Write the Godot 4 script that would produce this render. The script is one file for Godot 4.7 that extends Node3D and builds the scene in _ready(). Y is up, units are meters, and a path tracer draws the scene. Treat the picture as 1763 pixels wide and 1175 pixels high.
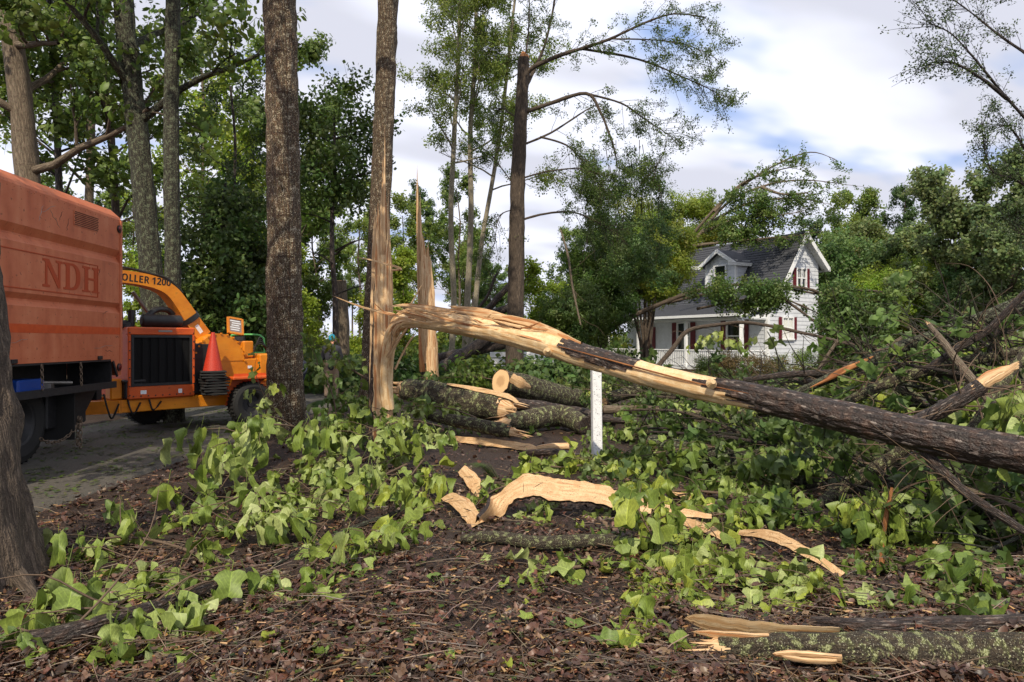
extends Node3D
# A storm-felled wood beside a driveway: snapped tulip trees, a chip truck with a chipper, a house under fallen limbs.
# Units are metres, y is up, the camera looks along -z. px()/gp() turn a sight line and a distance into a place.

const FOC := 1175.0
const EYE := 1.5

# ------------------------------------------------------------------ mesh builder
class MB:
	var v := PackedVector3Array()
	var t := PackedVector2Array()
	var c := PackedColorArray()
	var ix := PackedInt32Array()
	var same := PackedInt32Array() # pairs of vertices at a seam that share a normal
	var col := Color(1, 1, 1)
	var xf := Transform3D.IDENTITY

	func vert(p: Vector3, uv := Vector2.ZERO) -> int:
		v.append(xf * p); t.append(uv); c.append(col)
		return v.size() - 1

	func tri(a: Vector3, b: Vector3, d: Vector3, ua := Vector2.ZERO, ub := Vector2.ZERO, ud := Vector2.ZERO) -> void:
		var i := vert(a, ua)
		vert(b, ub); vert(d, ud)
		ix.append(i); ix.append(i + 1); ix.append(i + 2)

	func poly(p: Array, out: Vector3, us := 1.0) -> void: # convex, flat, facing out
		var a: Vector3 = p[0]
		var b: Vector3 = p[1]
		var d: Vector3 = p[p.size() - 1]
		var n := (d - a).cross(b - a)
		var flip := n.dot(out) < 0.0
		var e := (b - a).normalized()
		var f := e.cross(n.normalized())
		if absf(e.y) > 0.8:
			var sw := e
			e = f; f = sw
		var base := v.size()
		for q: Vector3 in p:
			vert(q, Vector2((q - Vector3.ZERO).dot(e), (q - Vector3.ZERO).dot(f)) * us)
		for k in range(1, p.size() - 1):
			ix.append(base)
			ix.append(base + (k + 1 if flip else k))
			ix.append(base + (k if flip else k + 1))

	func box(ctr: Vector3, size: Vector3, bs := Basis.IDENTITY, us := 1.0) -> void:
		var h := size * 0.5
		for ax in 3:
			for s: float in [-1.0, 1.0]:
				var n := Vector3.ZERO
				n[ax] = s
				var a1 := (ax + 1) % 3
				var a2 := (ax + 2) % 3
				var pts := []
				for k: Array in [[-1, -1], [1, -1], [1, 1], [-1, 1]]:
					var q := n * h[ax]
					q[a1] = k[0] * h[a1]
					q[a2] = k[1] * h[a2]
					pts.append(ctr + bs * q)
				poly(pts, bs * n, us)

	func bevbox(ctr: Vector3, size: Vector3, b := 0.01, bs := Basis.IDENTITY) -> void: # box with chamfered edges
		var h := size * 0.5
		b = minf(b, minf(h.x, minf(h.y, h.z)) * 0.45)
		for ax in 3:
			var a1 := (ax + 1) % 3
			var a2 := (ax + 2) % 3
			for s: float in [-1.0, 1.0]:
				var n := Vector3.ZERO
				n[ax] = s
				var pts := []
				for k: Array in [[-1, -1], [1, -1], [1, 1], [-1, 1]]:
					var q := n * h[ax]
					q[a1] = k[0] * (h[a1] - b)
					q[a2] = k[1] * (h[a2] - b)
					pts.append(ctr + bs * q)
				poly(pts, bs * n)
				for s2: float in [-1.0, 1.0]:
					var m := Vector3.ZERO
					m[a1] = s2
					var pp := []
					for e: Array in [[1, -1], [1, 1], [0, 1], [0, -1]]:
						var q2 := Vector3.ZERO
						q2[ax] = s * (h[ax] if e[0] == 1 else h[ax] - b)
						q2[a1] = s2 * (h[a1] - b if e[0] == 1 else h[a1])
						q2[a2] = e[1] * (h[a2] - b)
						pp.append(ctr + bs * q2)
					poly(pp, bs * (n + m))
		for sx: float in [-1.0, 1.0]:
			for sy: float in [-1.0, 1.0]:
				for sz: float in [-1.0, 1.0]:
					var g := Vector3(sx, sy, sz)
					poly([ctr + bs * (g * (h - Vector3(0, b, b))), ctr + bs * (g * (h - Vector3(b, 0, b))), ctr + bs * (g * (h - Vector3(b, b, 0)))], bs * g)

	# A tube along points; o: cap0, cap1, squash, amp (radial noise), nz, nf, furrow, tile, mask (Callable ring, angle -> bool), roll
	func tube(p: PackedVector3Array, r: PackedFloat32Array, sides: int, o := {}) -> void:
		var n := p.size()
		var base := v.size()
		var tile: float = o.get("tile", 0.8)
		var amp: float = o.get("amp", 0.0)
		var nz: FastNoiseLite = o.get("nz", null)
		var nf: float = o.get("nf", 3.0)
		var fur: float = o.get("furrow", 0.0)
		var sq: Vector2 = o.get("squash", Vector2.ONE)
		var roll: float = o.get("roll", 0.0)
		var useg := maxf(1.0, roundf(TAU * r[0] / tile))
		var tg := (p[1] - p[0]).normalized()
		var u := Vector3.UP.cross(tg) if absf(tg.y) < 0.9 else Vector3.RIGHT
		u = (u - tg * u.dot(tg)).normalized()
		var ln := 0.0
		for i in n:
			if i > 0:
				ln += p[i].distance_to(p[i - 1])
				var nt := (p[mini(i + 1, n - 1)] - p[i - 1]).normalized()
				u = (u - nt * u.dot(nt)).normalized()
				tg = nt
			var w := tg.cross(u)
			for k in sides + 1:
				var a := TAU * (k % sides) / sides + roll
				var ca := cos(a)
				var sa := sin(a)
				var rr := r[i]
				if nz and amp > 0.0:
					rr += amp * nz.get_noise_3d(ca * nf * 20.0, sa * nf * 20.0, ln * nf * 20.0)
				if nz and fur > 0.0:
					rr -= fur * (1.0 - absf(nz.get_noise_3d(ca * r[0] * 320.0, sa * r[0] * 320.0, ln * 26.0 + 50.0)) * 2.0)
				vert(p[i] + u * (ca * rr * sq.x) + w * (sa * rr * sq.y), Vector2(useg * k / sides, -ln / tile))
			same.append(v.size() - 1 - sides); same.append(v.size() - 1)
		var mask = o.get("mask", null)
		for i in n - 1:
			for k in sides:
				if mask and not mask.call(i, TAU * (k + 0.5) / sides):
					continue
				var a0 := base + i * (sides + 1) + k
				var b0 := a0 + sides + 1
				ix.append(a0); ix.append(b0); ix.append(b0 + 1)
				ix.append(a0); ix.append(b0 + 1); ix.append(a0 + 1)
		for e in 2:
			if o.get("cap%d" % e, false):
				var i := 0 if e == 0 else n - 1
				var ci := vert(p[i], Vector2(0.5, 0.5))
				var first := v.size()
				for k in sides:
					var q := v[base + i * (sides + 1) + k]
					v.append(q); c.append(col)
					var a := TAU * k / sides
					t.append(Vector2(0.5 + 0.5 * cos(a), 0.5 + 0.5 * sin(a)))
				for k in sides:
					var k2 := (k + 1) % sides
					ix.append(ci)
					ix.append(first + (k if e == 0 else k2))
					ix.append(first + (k2 if e == 0 else k))

	func lathe(prof: Array, sides: int, at := Transform3D.IDENTITY) -> void: # prof: Vector2(radius, height) upwards
		for j in prof.size() - 1:
			var a: Vector2 = prof[j]
			var b: Vector2 = prof[j + 1]
			var base := v.size()
			for k in sides + 1:
				var an := TAU * (k % sides) / sides
				vert(at * Vector3(cos(an) * a.x, a.y, -sin(an) * a.x), Vector2(float(k) / sides, a.y))
				vert(at * Vector3(cos(an) * b.x, b.y, -sin(an) * b.x), Vector2(float(k) / sides, b.y))
			same.append(base); same.append(base + sides * 2)
			same.append(base + 1); same.append(base + sides * 2 + 1)
			for k in sides:
				var q := base + k * 2
				ix.append(q); ix.append(q + 1); ix.append(q + 3)
				ix.append(q); ix.append(q + 3); ix.append(q + 2)

	func mesh() -> ArrayMesh:
		var nn := PackedVector3Array()
		nn.resize(v.size())
		var k := 0
		while k < ix.size():
			var a := ix[k]
			var b := ix[k + 1]
			var d := ix[k + 2]
			var n := (v[d] - v[a]).cross(v[b] - v[a])
			nn[a] += n; nn[b] += n; nn[d] += n
			k += 3
		for i in range(0, same.size(), 2):
			var sm := nn[same[i]] + nn[same[i + 1]]
			nn[same[i]] = sm; nn[same[i + 1]] = sm
		for i in nn.size():
			nn[i] = nn[i].normalized() if nn[i].length_squared() > 0.0 else Vector3.UP
		var ar := []
		ar.resize(Mesh.ARRAY_MAX)
		ar[Mesh.ARRAY_VERTEX] = v
		ar[Mesh.ARRAY_NORMAL] = nn
		ar[Mesh.ARRAY_TEX_UV] = t
		ar[Mesh.ARRAY_COLOR] = c
		ar[Mesh.ARRAY_INDEX] = ix
		var m := ArrayMesh.new()
		if ix.size() > 0:
			m.add_surface_from_arrays(Mesh.PRIMITIVE_TRIANGLES, ar)
		return m

# ------------------------------------------------------------------ a cloud of copies
class Cloud:
	var x: Array[Transform3D] = []
	var c := PackedColorArray()
	func add(tr: Transform3D, col: Color) -> void:
		x.append(tr); c.append(col)

var M := {}
var NZ := FastNoiseLite.new()
var rng := RandomNumberGenerator.new()
var used := {}
var spray := {}
var leaf_meshes: Array[ArrayMesh] = []
var leaf_mats: Array[StandardMaterial3D] = []

# ------------------------------------------------------------------ places
func px(x: float, y: float, d: float) -> Vector3:
	return Vector3((x - 881.5) / FOC * d, EYE - (y - 587.5) / FOC * d, -d)

func gy(x: float, z: float) -> float: # height of the ground
	var h := 0.10 * NZ.get_noise_2d(x * 9.0, z * 9.0) + 0.05 * NZ.get_noise_2d(x * 40.0 + 77.0, z * 40.0)
	var side := smoothstep(-4.3, -3.3, x) + smoothstep(-7.4, -8.4, x)
	h *= clampf(side, 0.0, 1.0)
	h += 0.05 * clampf(side, 0.0, 1.0) * exp(-pow((x + 3.2) / 0.8, 2.0))
	h += 0.25 * smoothstep(-28.0, -60.0, z) * NZ.get_noise_2d(x * 1.5, z * 1.5)
	return h

func gp(x: float, y: float, up := 0.0) -> Vector3: # the ground seen at that sight line
	var d := EYE * FOC / (y - 587.5)
	var q := px(x, y, d)
	q.y = gy(q.x, q.z) + up
	return q

func at_ground(x: float, d: float, up := 0.0) -> Vector3:
	var wx := (x - 881.5) / FOC * d
	return Vector3(wx, gy(wx, -d) + up, -d)

func R(a: float, b: float) -> float:
	return rng.randf_range(a, b)

func rdir() -> Vector3:
	var z := R(-1, 1)
	var a := R(0, TAU)
	var s := sqrt(1.0 - z * z)
	return Vector3(s * cos(a), z, s * sin(a))

# ------------------------------------------------------------------ nodes
func numbered(called: String) -> String:
	used[called] = used.get(called, 0) + 1
	return called if used[called] == 1 else "%s_%03d" % [called, used[called] - 1]

func tag(o: Node3D, label: String, category := "", group := "", kind := "") -> Node3D:
	if label: o.set_meta("label", label)
	if category: o.set_meta("category", category)
	if group: o.set_meta("group", group)
	if kind: o.set_meta("kind", kind)
	return o

func thing(called: String, label: String, category: String, at := Vector3.ZERO, bs := Basis.IDENTITY, group := "") -> Node3D:
	var o := Node3D.new()
	o.name = numbered(called)
	add_child(o)
	o.transform = Transform3D(bs, at)
	tag(o, label, category, group)
	return o

func put(called: String, mesh: Mesh, mat: Material, parent: Node3D = null, tr := Transform3D.IDENTITY) -> MeshInstance3D:
	var o := MeshInstance3D.new()
	o.mesh = mesh
	o.material_override = mat
	o.transform = tr
	if parent == null or parent == self:
		o.name = numbered(called)
		add_child(o)
	else:
		var key := str(parent.get_instance_id()) + called
		used[key] = used.get(key, 0) + 1
		o.name = called if used[key] == 1 else "%s_%03d" % [called, used[key] - 1]
		parent.add_child(o, true)
	return o

func build(called: String, mb: MB, mat: Material, parent: Node3D = null, tr := Transform3D.IDENTITY) -> MeshInstance3D:
	return put(called, mb.mesh(), mat, parent, tr)

func struct(called: String, mb: MB, mat: Material) -> MeshInstance3D:
	var o := build(called, mb, mat)
	o.set_meta("kind", "structure")
	return o

func cloud(called: String, mesh: Mesh, mat: Material, cl: Cloud, parent: Node3D = null) -> MultiMeshInstance3D:
	var mm := MultiMesh.new()
	mm.transform_format = MultiMesh.TRANSFORM_3D
	mm.use_colors = true
	mm.mesh = mesh
	mm.instance_count = cl.x.size()
	for i in cl.x.size():
		mm.set_instance_transform(i, cl.x[i])
		mm.set_instance_color(i, cl.c[i])
	var o := MultiMeshInstance3D.new()
	o.multimesh = mm
	o.material_override = mat
	o.set_meta("kind", "stuff")
	if parent:
		var key := str(parent.get_instance_id()) + called
		used[key] = used.get(key, 0) + 1
		o.name = called if used[key] == 1 else "%s_%03d" % [called, used[key] - 1]
		parent.add_child(o, true)
	else:
		o.name = numbered(called)
		add_child(o)
	return o

# ------------------------------------------------------------------ curves
func smooth(p: Array, per := 4) -> PackedVector3Array: # Catmull-Rom through the points
	var out := PackedVector3Array()
	var n := p.size()
	for i in n - 1:
		var a: Vector3 = p[maxi(i - 1, 0)]
		var b: Vector3 = p[i]
		var c: Vector3 = p[i + 1]
		var d: Vector3 = p[mini(i + 2, n - 1)]
		for k in per:
			out.append(b.cubic_interpolate(c, a, d, float(k) / per))
	out.append(p[n - 1])
	return out

func taper(n: int, r0: float, r1: float, e := 1.0) -> PackedFloat32Array:
	var out := PackedFloat32Array()
	for i in n:
		out.append(lerpf(r0, r1, pow(float(i) / (n - 1), e)))
	return out

func radii(keys: Array, per: int) -> PackedFloat32Array:
	var out := PackedFloat32Array()
	for i in keys.size() - 1:
		for k in per:
			out.append(lerpf(keys[i], keys[i + 1], float(k) / per))
	out.append(keys[-1])
	return out

func sight(list: Array) -> Array: # [x, y, d] rows to places
	var out := []
	for q: Array in list:
		out.append(px(q[0], q[1], q[2]))
	return out

func along(p: PackedVector3Array, f: float) -> Vector3:
	var k := clampf(f, 0.0, 0.9999) * (p.size() - 1)
	return p[int(k)].lerp(p[int(k) + 1], k - int(k))

func heading(p: PackedVector3Array, f: float) -> Vector3:
	var k := clampi(int(f * (p.size() - 1)), 0, p.size() - 2)
	return (p[k + 1] - p[k]).normalized()

func frame(y: Vector3, z: Vector3) -> Basis: # y kept, z made square to it
	y = y.normalized()
	z = z - y * z.dot(y)
	if z.length_squared() < 1e-6:
		z = Vector3.RIGHT.cross(y)
		if z.length_squared() < 1e-6: z = Vector3.FORWARD
	z = z.normalized()
	return Basis(y.cross(z), y, z)

# ------------------------------------------------------------------ textures
func layer(sd: int, freq: float, w: int, h: int, w0 := 0, h0 := 0, oct := 4, kind := FastNoiseLite.TYPE_SIMPLEX_SMOOTH) -> PackedByteArray:
	var n := FastNoiseLite.new()
	n.seed = sd
	n.noise_type = kind
	n.frequency = freq
	n.fractal_octaves = oct
	if kind == FastNoiseLite.TYPE_CELLULAR:
		n.fractal_type = FastNoiseLite.FRACTAL_NONE
	var im := n.get_seamless_image(w0 if w0 else w, h0 if h0 else h)
	im.convert(Image.FORMAT_L8)
	im.resize(w, h, Image.INTERPOLATE_CUBIC)
	return im.get_data()

func tex(w: int, h: int, data: PackedByteArray, f := Image.FORMAT_RGB8) -> ImageTexture:
	return ImageTexture.create_from_image(Image.create_from_data(w, h, false, f, data))

# stops: colours (sRGB) from low to high by the main layer; spots: a second layer over a threshold lays another colour on
func ramp_tex(w: int, h: int, main: PackedByteArray, stops: Array, patches := []) -> ImageTexture:
	var lut := PackedByteArray()
	for i in 256:
		var f := i / 255.0 * (stops.size() - 1)
		var k := mini(int(f), stops.size() - 2)
		var c: Color = stops[k]
		c = c.lerp(stops[k + 1], f - k)
		lut.append(int(clampf(c.r, 0, 1) * 255)); lut.append(int(clampf(c.g, 0, 1) * 255)); lut.append(int(clampf(c.b, 0, 1) * 255))
	var out := PackedByteArray()
	out.resize(w * h * 3)
	for i in w * h:
		var q := main[i] * 3
		out[i * 3] = lut[q]; out[i * 3 + 1] = lut[q + 1]; out[i * 3 + 2] = lut[q + 2]
	for pt: Array in patches: # [layer, threshold 0..255, softness, colour, strength]
		var la: PackedByteArray = pt[0]
		var th: float = pt[1]
		var sf: float = pt[2]
		var col: Color = pt[3]
		var st: float = pt[4]
		var cr := int(col.r * 255); var cg := int(col.g * 255); var cb := int(col.b * 255)
		for i in w * h:
			var k := la[i] - th
			if k > 0.0:
				var s := minf(k / sf, 1.0) * st * (0.55 + main[i] / 420.0)
				if s > 1.0: s = 1.0
				var j := i * 3
				out[j] = int(out[j] + (cr - out[j]) * s)
				out[j + 1] = int(out[j + 1] + (cg - out[j + 1]) * s)
				out[j + 2] = int(out[j + 2] + (cb - out[j + 2]) * s)
	return tex(w, h, out)

func mixed(a: PackedByteArray, b: PackedByteArray, s: float) -> PackedByteArray:
	var o := PackedByteArray()
	o.resize(a.size())
	for i in a.size():
		o[i] = int(clampf(a[i] * (1.0 - s) + b[i] * s, 0, 255))
	return o

func ridged(a: PackedByteArray, gain := 2.2) -> PackedByteArray:
	var o := PackedByteArray()
	o.resize(a.size())
	for i in a.size():
		o[i] = int(clampf(absf(a[i] - 128.0) * gain, 0, 255))
	return o

func lin(r: float, g: float, b: float) -> Color:
	return Color(r, g, b).linear_to_srgb()

func flat(called: String, c: Color, rough := 0.7, metal := 0.0) -> StandardMaterial3D:
	var m := StandardMaterial3D.new()
	m.resource_name = called
	m.albedo_color = c
	m.roughness = rough
	m.metallic = metal
	M[called] = m
	return m

func textured(called: String, t: Texture2D, rough := 0.8, height: PackedByteArray = PackedByteArray(), w := 0, h := 0, cm := 1.0, tri := 0.0) -> StandardMaterial3D:
	var m := flat(called, Color.WHITE, rough)
	m.albedo_texture = t
	if height.size():
		m.heightmap_enabled = true
		m.heightmap_texture = tex(w, h, height, Image.FORMAT_L8)
		m.heightmap_scale = cm
	if tri > 0.0:
		m.uv1_triplanar = true
		m.uv1_world_triplanar = true
		m.uv1_scale = Vector3.ONE * tri
	return m

func make_materials() -> void:
	var S := 512
	var streak := layer(11, 0.02, S, S, 512, 72, 5)
	var furrow := ridged(layer(12, 0.018, S, S, 512, 110, 3), 2.4)
	var fine := layer(13, 0.09, S, S, 512, 256, 3)
	var blot := layer(14, 0.022, S, S, 0, 0, 4)
	var spots := layer(15, 0.05, S, S, 0, 0, 3)
	var flecks := layer(17, 0.026, S, S, 0, 0, 5)
	var flakes := layer(18, 0.035, S, S, 512, 100, 4)
	var wide := layer(19, 0.008, S, S, 0, 0, 2)
	var crust := mixed(flecks, wide, 0.45)
	var spots2 := layer(16, 0.085, S, S, 0, 0, 2)
	var bk := mixed(mixed(furrow, streak, 0.35), fine, 0.3)
	M["h_bark"] = bk
	# sun-warmed brown bark with pale lichen flecks
	textured("bark_brown", ramp_tex(S, S, bk, [Color8(18, 12, 7), Color8(54, 37, 23), Color8(94, 67, 44), Color8(134, 103, 72)],
		[[blot, 140, 40, Color8(74, 70, 30), 0.55], [mixed(crust, spots, 0.35), 149, 7, Color8(190, 182, 160), 0.95], [flakes, 176, 16, Color8(150, 126, 98), 0.6], [spots, 178, 10, Color8(176, 168, 146), 0.9], [spots2, 190, 8, Color8(206, 202, 184), 0.9]]), 0.85, bk, S, S, 3.0)
	textured("bark_grey", ramp_tex(S, S, bk, [Color8(44, 36, 28), Color8(88, 74, 60), Color8(126, 110, 92), Color8(156, 142, 122)],
		[[blot, 158, 40, Color8(110, 112, 84), 0.5], [spots2, 180, 14, Color8(176, 172, 156), 0.6]]), 0.85, bk, S, S, 1.6)
	textured("bark_pale", ramp_tex(S, S, bk, [Color8(74, 66, 54), Color8(126, 116, 98), Color8(166, 156, 136), Color8(192, 184, 164)],
		[[blot, 158, 40, Color8(128, 130, 96), 0.5], [spots2, 184, 14, Color8(206, 202, 190), 0.6]]), 0.85, bk, S, S, 1.2)
	textured("bark_lichen", ramp_tex(S, S, bk, [Color8(16, 14, 11), Color8(38, 34, 27), Color8(64, 58, 46), Color8(92, 86, 70)],
		[[blot, 140, 30, Color8(66, 74, 50), 0.6], [crust, 142, 8, Color8(110, 120, 94), 0.85], [spots, 178, 14, Color8(138, 146, 118), 0.8]]), 0.88, bk, S, S, 2.0)
	textured("bark_dark", ramp_tex(S, S, bk, [Color8(15, 10, 8), Color8(33, 24, 19), Color8(58, 44, 37), Color8(96, 80, 70)],
		[[flakes, 160, 14, Color8(140, 130, 122), 0.85], [wide, 150, 30, Color8(84, 52, 32), 0.35], [spots2, 204, 8, Color8(150, 142, 132), 0.6]]), 0.6, bk, S, S, 1.8)
	textured("bark_plain", ramp_tex(S, S, bk, [Color8(32, 26, 21), Color8(68, 57, 47), Color8(100, 86, 73), Color8(132, 117, 102)],
		[[spots2, 190, 14, Color8(140, 132, 112), 0.5]]), 0.86, bk, S, S, 1.8)
	textured("bark_moss", ramp_tex(S, S, mixed(bk, spots, 0.3), [Color8(20, 16, 12), Color8(46, 38, 28), Color8(78, 68, 50), Color8(104, 94, 72)],
		[[wide, 140, 30, Color8(66, 70, 38), 0.6], [crust, 146, 12, Color8(116, 122, 76), 0.85], [mixed(crust, spots2, 0.4), 154, 8, Color8(160, 164, 120), 0.85], [spots2, 196, 8, Color8(196, 198, 176), 0.8]]), 0.92, mixed(bk, spots, 0.55), S, S, 2.4)
	textured("twig", ramp_tex(S, S, fine, [Color8(52, 40, 30), Color8(92, 74, 58), Color8(126, 108, 88)]), 0.8)
	# torn heartwood: long pale grain with rusty seams
	var grain := layer(21, 0.03, S, S, 512, 24, 5)
	var grain2 := layer(22, 0.05, S, S, 512, 40, 4)
	var seam := layer(23, 0.012, S, S, 512, 40, 3)
	var gr := mixed(grain, grain2, 0.5)
	textured("wood_pale", ramp_tex(S, S, gr, [Color8(138, 98, 62), Color8(198, 160, 116), Color8(220, 190, 148), Color8(234, 212, 174)],
		[[seam, 160, 26, Color8(164, 98, 50), 0.8], [grain2, 186, 14, Color8(142, 92, 52), 0.6], [spots, 200, 10, Color8(196, 150, 96), 0.6]]), 0.62, gr, S, S, 0.7)
	textured("wood_smooth", ramp_tex(S, S, mixed(gr, blot, 0.5), [Color8(186, 148, 102), Color8(214, 182, 136), Color8(226, 200, 158), Color8(234, 214, 176)],
		[[seam, 176, 24, Color8(182, 126, 72), 0.6], [grain2, 196, 16, Color8(190, 140, 86), 0.5], [spots2, 200, 8, Color8(150, 110, 70), 0.7], [wide, 150, 40, Color8(206, 168, 118), 0.5]]), 0.5, gr, S, S, 0.35)
	textured("wood_slab", ramp_tex(S, S, mixed(gr, grain2, 0.4), [Color8(150, 112, 74), Color8(192, 156, 112), Color8(206, 174, 132), Color8(218, 190, 150)],
		[[seam, 168, 24, Color8(150, 98, 56), 0.6], [grain2, 186, 16, Color8(156, 110, 66), 0.6], [spots2, 186, 10, Color8(110, 74, 46), 0.8], [wide, 140, 40, Color8(176, 136, 92), 0.6]]), 0.6, gr, S, S, 0.6)
	textured("wood_rust", ramp_tex(S, S, gr, [Color8(92, 50, 26), Color8(142, 86, 46), Color8(184, 128, 76), Color8(210, 166, 114)]), 0.7, gr, S, S, 0.8)
	# end grain
	var rd := PackedByteArray()
	rd.resize(256 * 256 * 3)
	var rn := FastNoiseLite.new()
	rn.frequency = 0.02
	for y in 256:
		for x in 256:
			var dx := x - 128.0
			var dy := y - 128.0
			var r := sqrt(dx * dx + dy * dy) + 5.0 * rn.get_noise_2d(x, y)
			var ring := 0.5 + 0.5 * sin(r * 0.55)
			var heart := smoothstep(74.0, 40.0, r + 14.0 * rn.get_noise_2d(x * 2.0, y * 2.0 + 300.0))
			var cc := Color8(232, 196, 146).lerp(Color8(206, 158, 104), ring * 0.45).lerp(Color8(168, 126, 84), heart * 0.55)
			if r > 121.0: cc = Color8(70, 50, 34)
			var j := (y * 256 + x) * 3
			rd[j] = cc.r8; rd[j + 1] = cc.g8; rd[j + 2] = cc.b8
	textured("wood_end", tex(256, 256, rd), 0.7)
	# forest floor: rotting leaves, crumbs and bark
	var cell := layer(31, 0.045, S, S, 0, 0, 1, FastNoiseLite.TYPE_CELLULAR)
	var cell2 := layer(32, 0.10, S, S, 0, 0, 1, FastNoiseLite.TYPE_CELLULAR)
	var soil := mixed(mixed(cell, cell2, 0.5), fine, 0.4)
	textured("litter_soil", ramp_tex(S, S, soil, [Color8(18, 12, 8), Color8(36, 25, 18), Color8(56, 39, 29), Color8(84, 60, 44)],
		[[spots2, 192, 8, Color8(130, 96, 62), 0.7], [blot, 176, 30, Color8(60, 34, 24), 0.6]]), 0.8, soil, S, S, 2.0, 1.1)
	textured("verge_soil", ramp_tex(S, S, soil, [Color8(36, 34, 18), Color8(66, 66, 34), Color8(92, 96, 50), Color8(124, 120, 74)],
		[[spots2, 188, 8, Color8(168, 146, 100), 0.7], [blot, 160, 30, Color8(70, 52, 36), 0.7]]), 0.85, soil, S, S, 2.0, 0.8)
	var grit := layer(33, 0.22, S, S, 0, 0, 2)
	textured("asphalt", ramp_tex(S, S, mixed(grit, blot, 0.35), [Color8(56, 53, 49), Color8(80, 76, 70), Color8(104, 99, 90)],
		[[blot, 168, 30, Color8(54, 52, 46), 0.7], [spots2, 196, 6, Color8(128, 124, 92), 0.6]]), 0.75, grit, S, S, 0.35, 0.9)
	# worn paint
	textured("paint_orange", ramp_tex(S, S, mixed(blot, layer(41, 0.02, S, S, 512, 60, 5), 0.6), [Color8(158, 82, 50), Color8(188, 102, 66), Color8(200, 118, 80), Color8(206, 134, 98)],
		[[spots2, 214, 6, Color8(110, 62, 40), 0.8]]), 0.55, PackedByteArray(), 0, 0, 1.0, 0.35)
	textured("paint_red_orange", ramp_tex(S, S, blot, [Color8(176, 68, 16), Color8(204, 84, 24), Color8(212, 96, 34)],
		[[spots2, 212, 8, Color8(92, 52, 30), 0.6], [wide, 150, 40, Color8(160, 76, 34), 0.4]]), 0.5, PackedByteArray(), 0, 0, 1.0, 0.3)
	textured("paint_yellow", ramp_tex(S, S, blot, [Color8(186, 106, 12), Color8(216, 130, 18), Color8(228, 148, 32)],
		[[spots2, 214, 8, Color8(120, 82, 40), 0.6], [wide, 150, 40, Color8(170, 108, 40), 0.4]]), 0.42, PackedByteArray(), 0, 0, 1.0, 0.3)
	textured("paint_band", ramp_tex(S, S, blot, [Color8(186, 70, 18), Color8(206, 84, 24)]), 0.55, PackedByteArray(), 0, 0, 1.0, 0.8)
	textured("white_paint", ramp_tex(S, S, mixed(blot, fine, 0.3), [Color8(206, 208, 210), Color8(228, 230, 232), Color8(240, 240, 240)],
		[[spots2, 205, 8, Color8(120, 112, 100), 0.8]]), 0.6, PackedByteArray(), 0, 0, 1.0, 0.9)
	textured("siding", ramp_tex(S, S, mixed(blot, streak, 0.4), [Color8(178, 182, 189), Color8(202, 206, 213), Color8(218, 221, 226)]), 0.7, PackedByteArray(), 0, 0, 1.0, 0.4)
	textured("shingle", ramp_tex(S, S, mixed(cell, grit, 0.5), [Color8(42, 44, 50), Color8(70, 72, 79), Color8(102, 104, 110)]), 0.9, grit, S, S, 0.5, 0.9)
	textured("rubber", ramp_tex(S, S, grit, [Color8(20, 20, 20), Color8(38, 37, 36)]), 0.75, PackedByteArray(), 0, 0, 1.0, 2.0)
	textured("black_steel", ramp_tex(S, S, mixed(blot, grit, 0.4), [Color8(14, 14, 15), Color8(32, 32, 34), Color8(52, 48, 46)]), 0.55, PackedByteArray(), 0, 0, 1.0, 1.0)
	textured("cone_red", ramp_tex(S, S, blot, [Color8(150, 36, 20), Color8(190, 52, 30), Color8(200, 74, 48)], [[spots2, 190, 10, Color8(96, 46, 34), 0.6]]), 0.5, PackedByteArray(), 0, 0, 1.0, 3.0)
	flat("dark_hole", Color8(9, 9, 10), 0.9)
	flat("steel", Color8(150, 146, 140), 0.4, 0.8)
	flat("chain", Color8(120, 104, 88), 0.5, 0.7)
	flat("red_lamp", Color8(92, 16, 22), 0.25)
	flat("print_orange", Color8(172, 64, 16), 0.6)
	flat("print_black", Color8(22, 20, 18), 0.6)
	flat("green_paint", Color8(94, 172, 92), 0.45)
	flat("blue_plastic", Color8(20, 62, 140), 0.4)
	flat("shutter", Color8(96, 26, 36), 0.6)
	flat("pane", Color8(30, 36, 38), 0.08)
	flat("curtain", Color8(206, 206, 200), 0.8)
	flat("soffit", Color8(196, 198, 200), 0.7)
	flat("skin", Color8(200, 140, 112), 0.6)
	flat("cap_blue", Color8(38, 140, 168), 0.8)
	flat("shirt_dark", Color8(52, 52, 60), 0.9)
	flat("shirt_grey", Color8(128, 134, 150), 0.9)
	flat("khaki", Color8(150, 128, 108), 0.9)
	flat("denim", Color8(34, 40, 58), 0.9)
	flat("hair", Color8(60, 44, 32), 0.9)
	# foliage: colours come with each copy
	for q: Array in [["foliage", 0.5, 0.95], ["foliage_dark", 0.45, 0.75], ["foliage_light", 0.5, 1.0]]:
		var m := flat(q[0], Color.WHITE, q[1])
		m.vertex_color_use_as_albedo = true
		m.backlight_enabled = true
		m.backlight = Color(q[2], q[2], q[2])
	var lm := flat("litter_leaf", Color.WHITE, 0.45)
	lm.vertex_color_use_as_albedo = true
	# big leaves, each with veins
	var vein := PackedByteArray()
	vein.resize(128 * 128 * 3)
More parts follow.
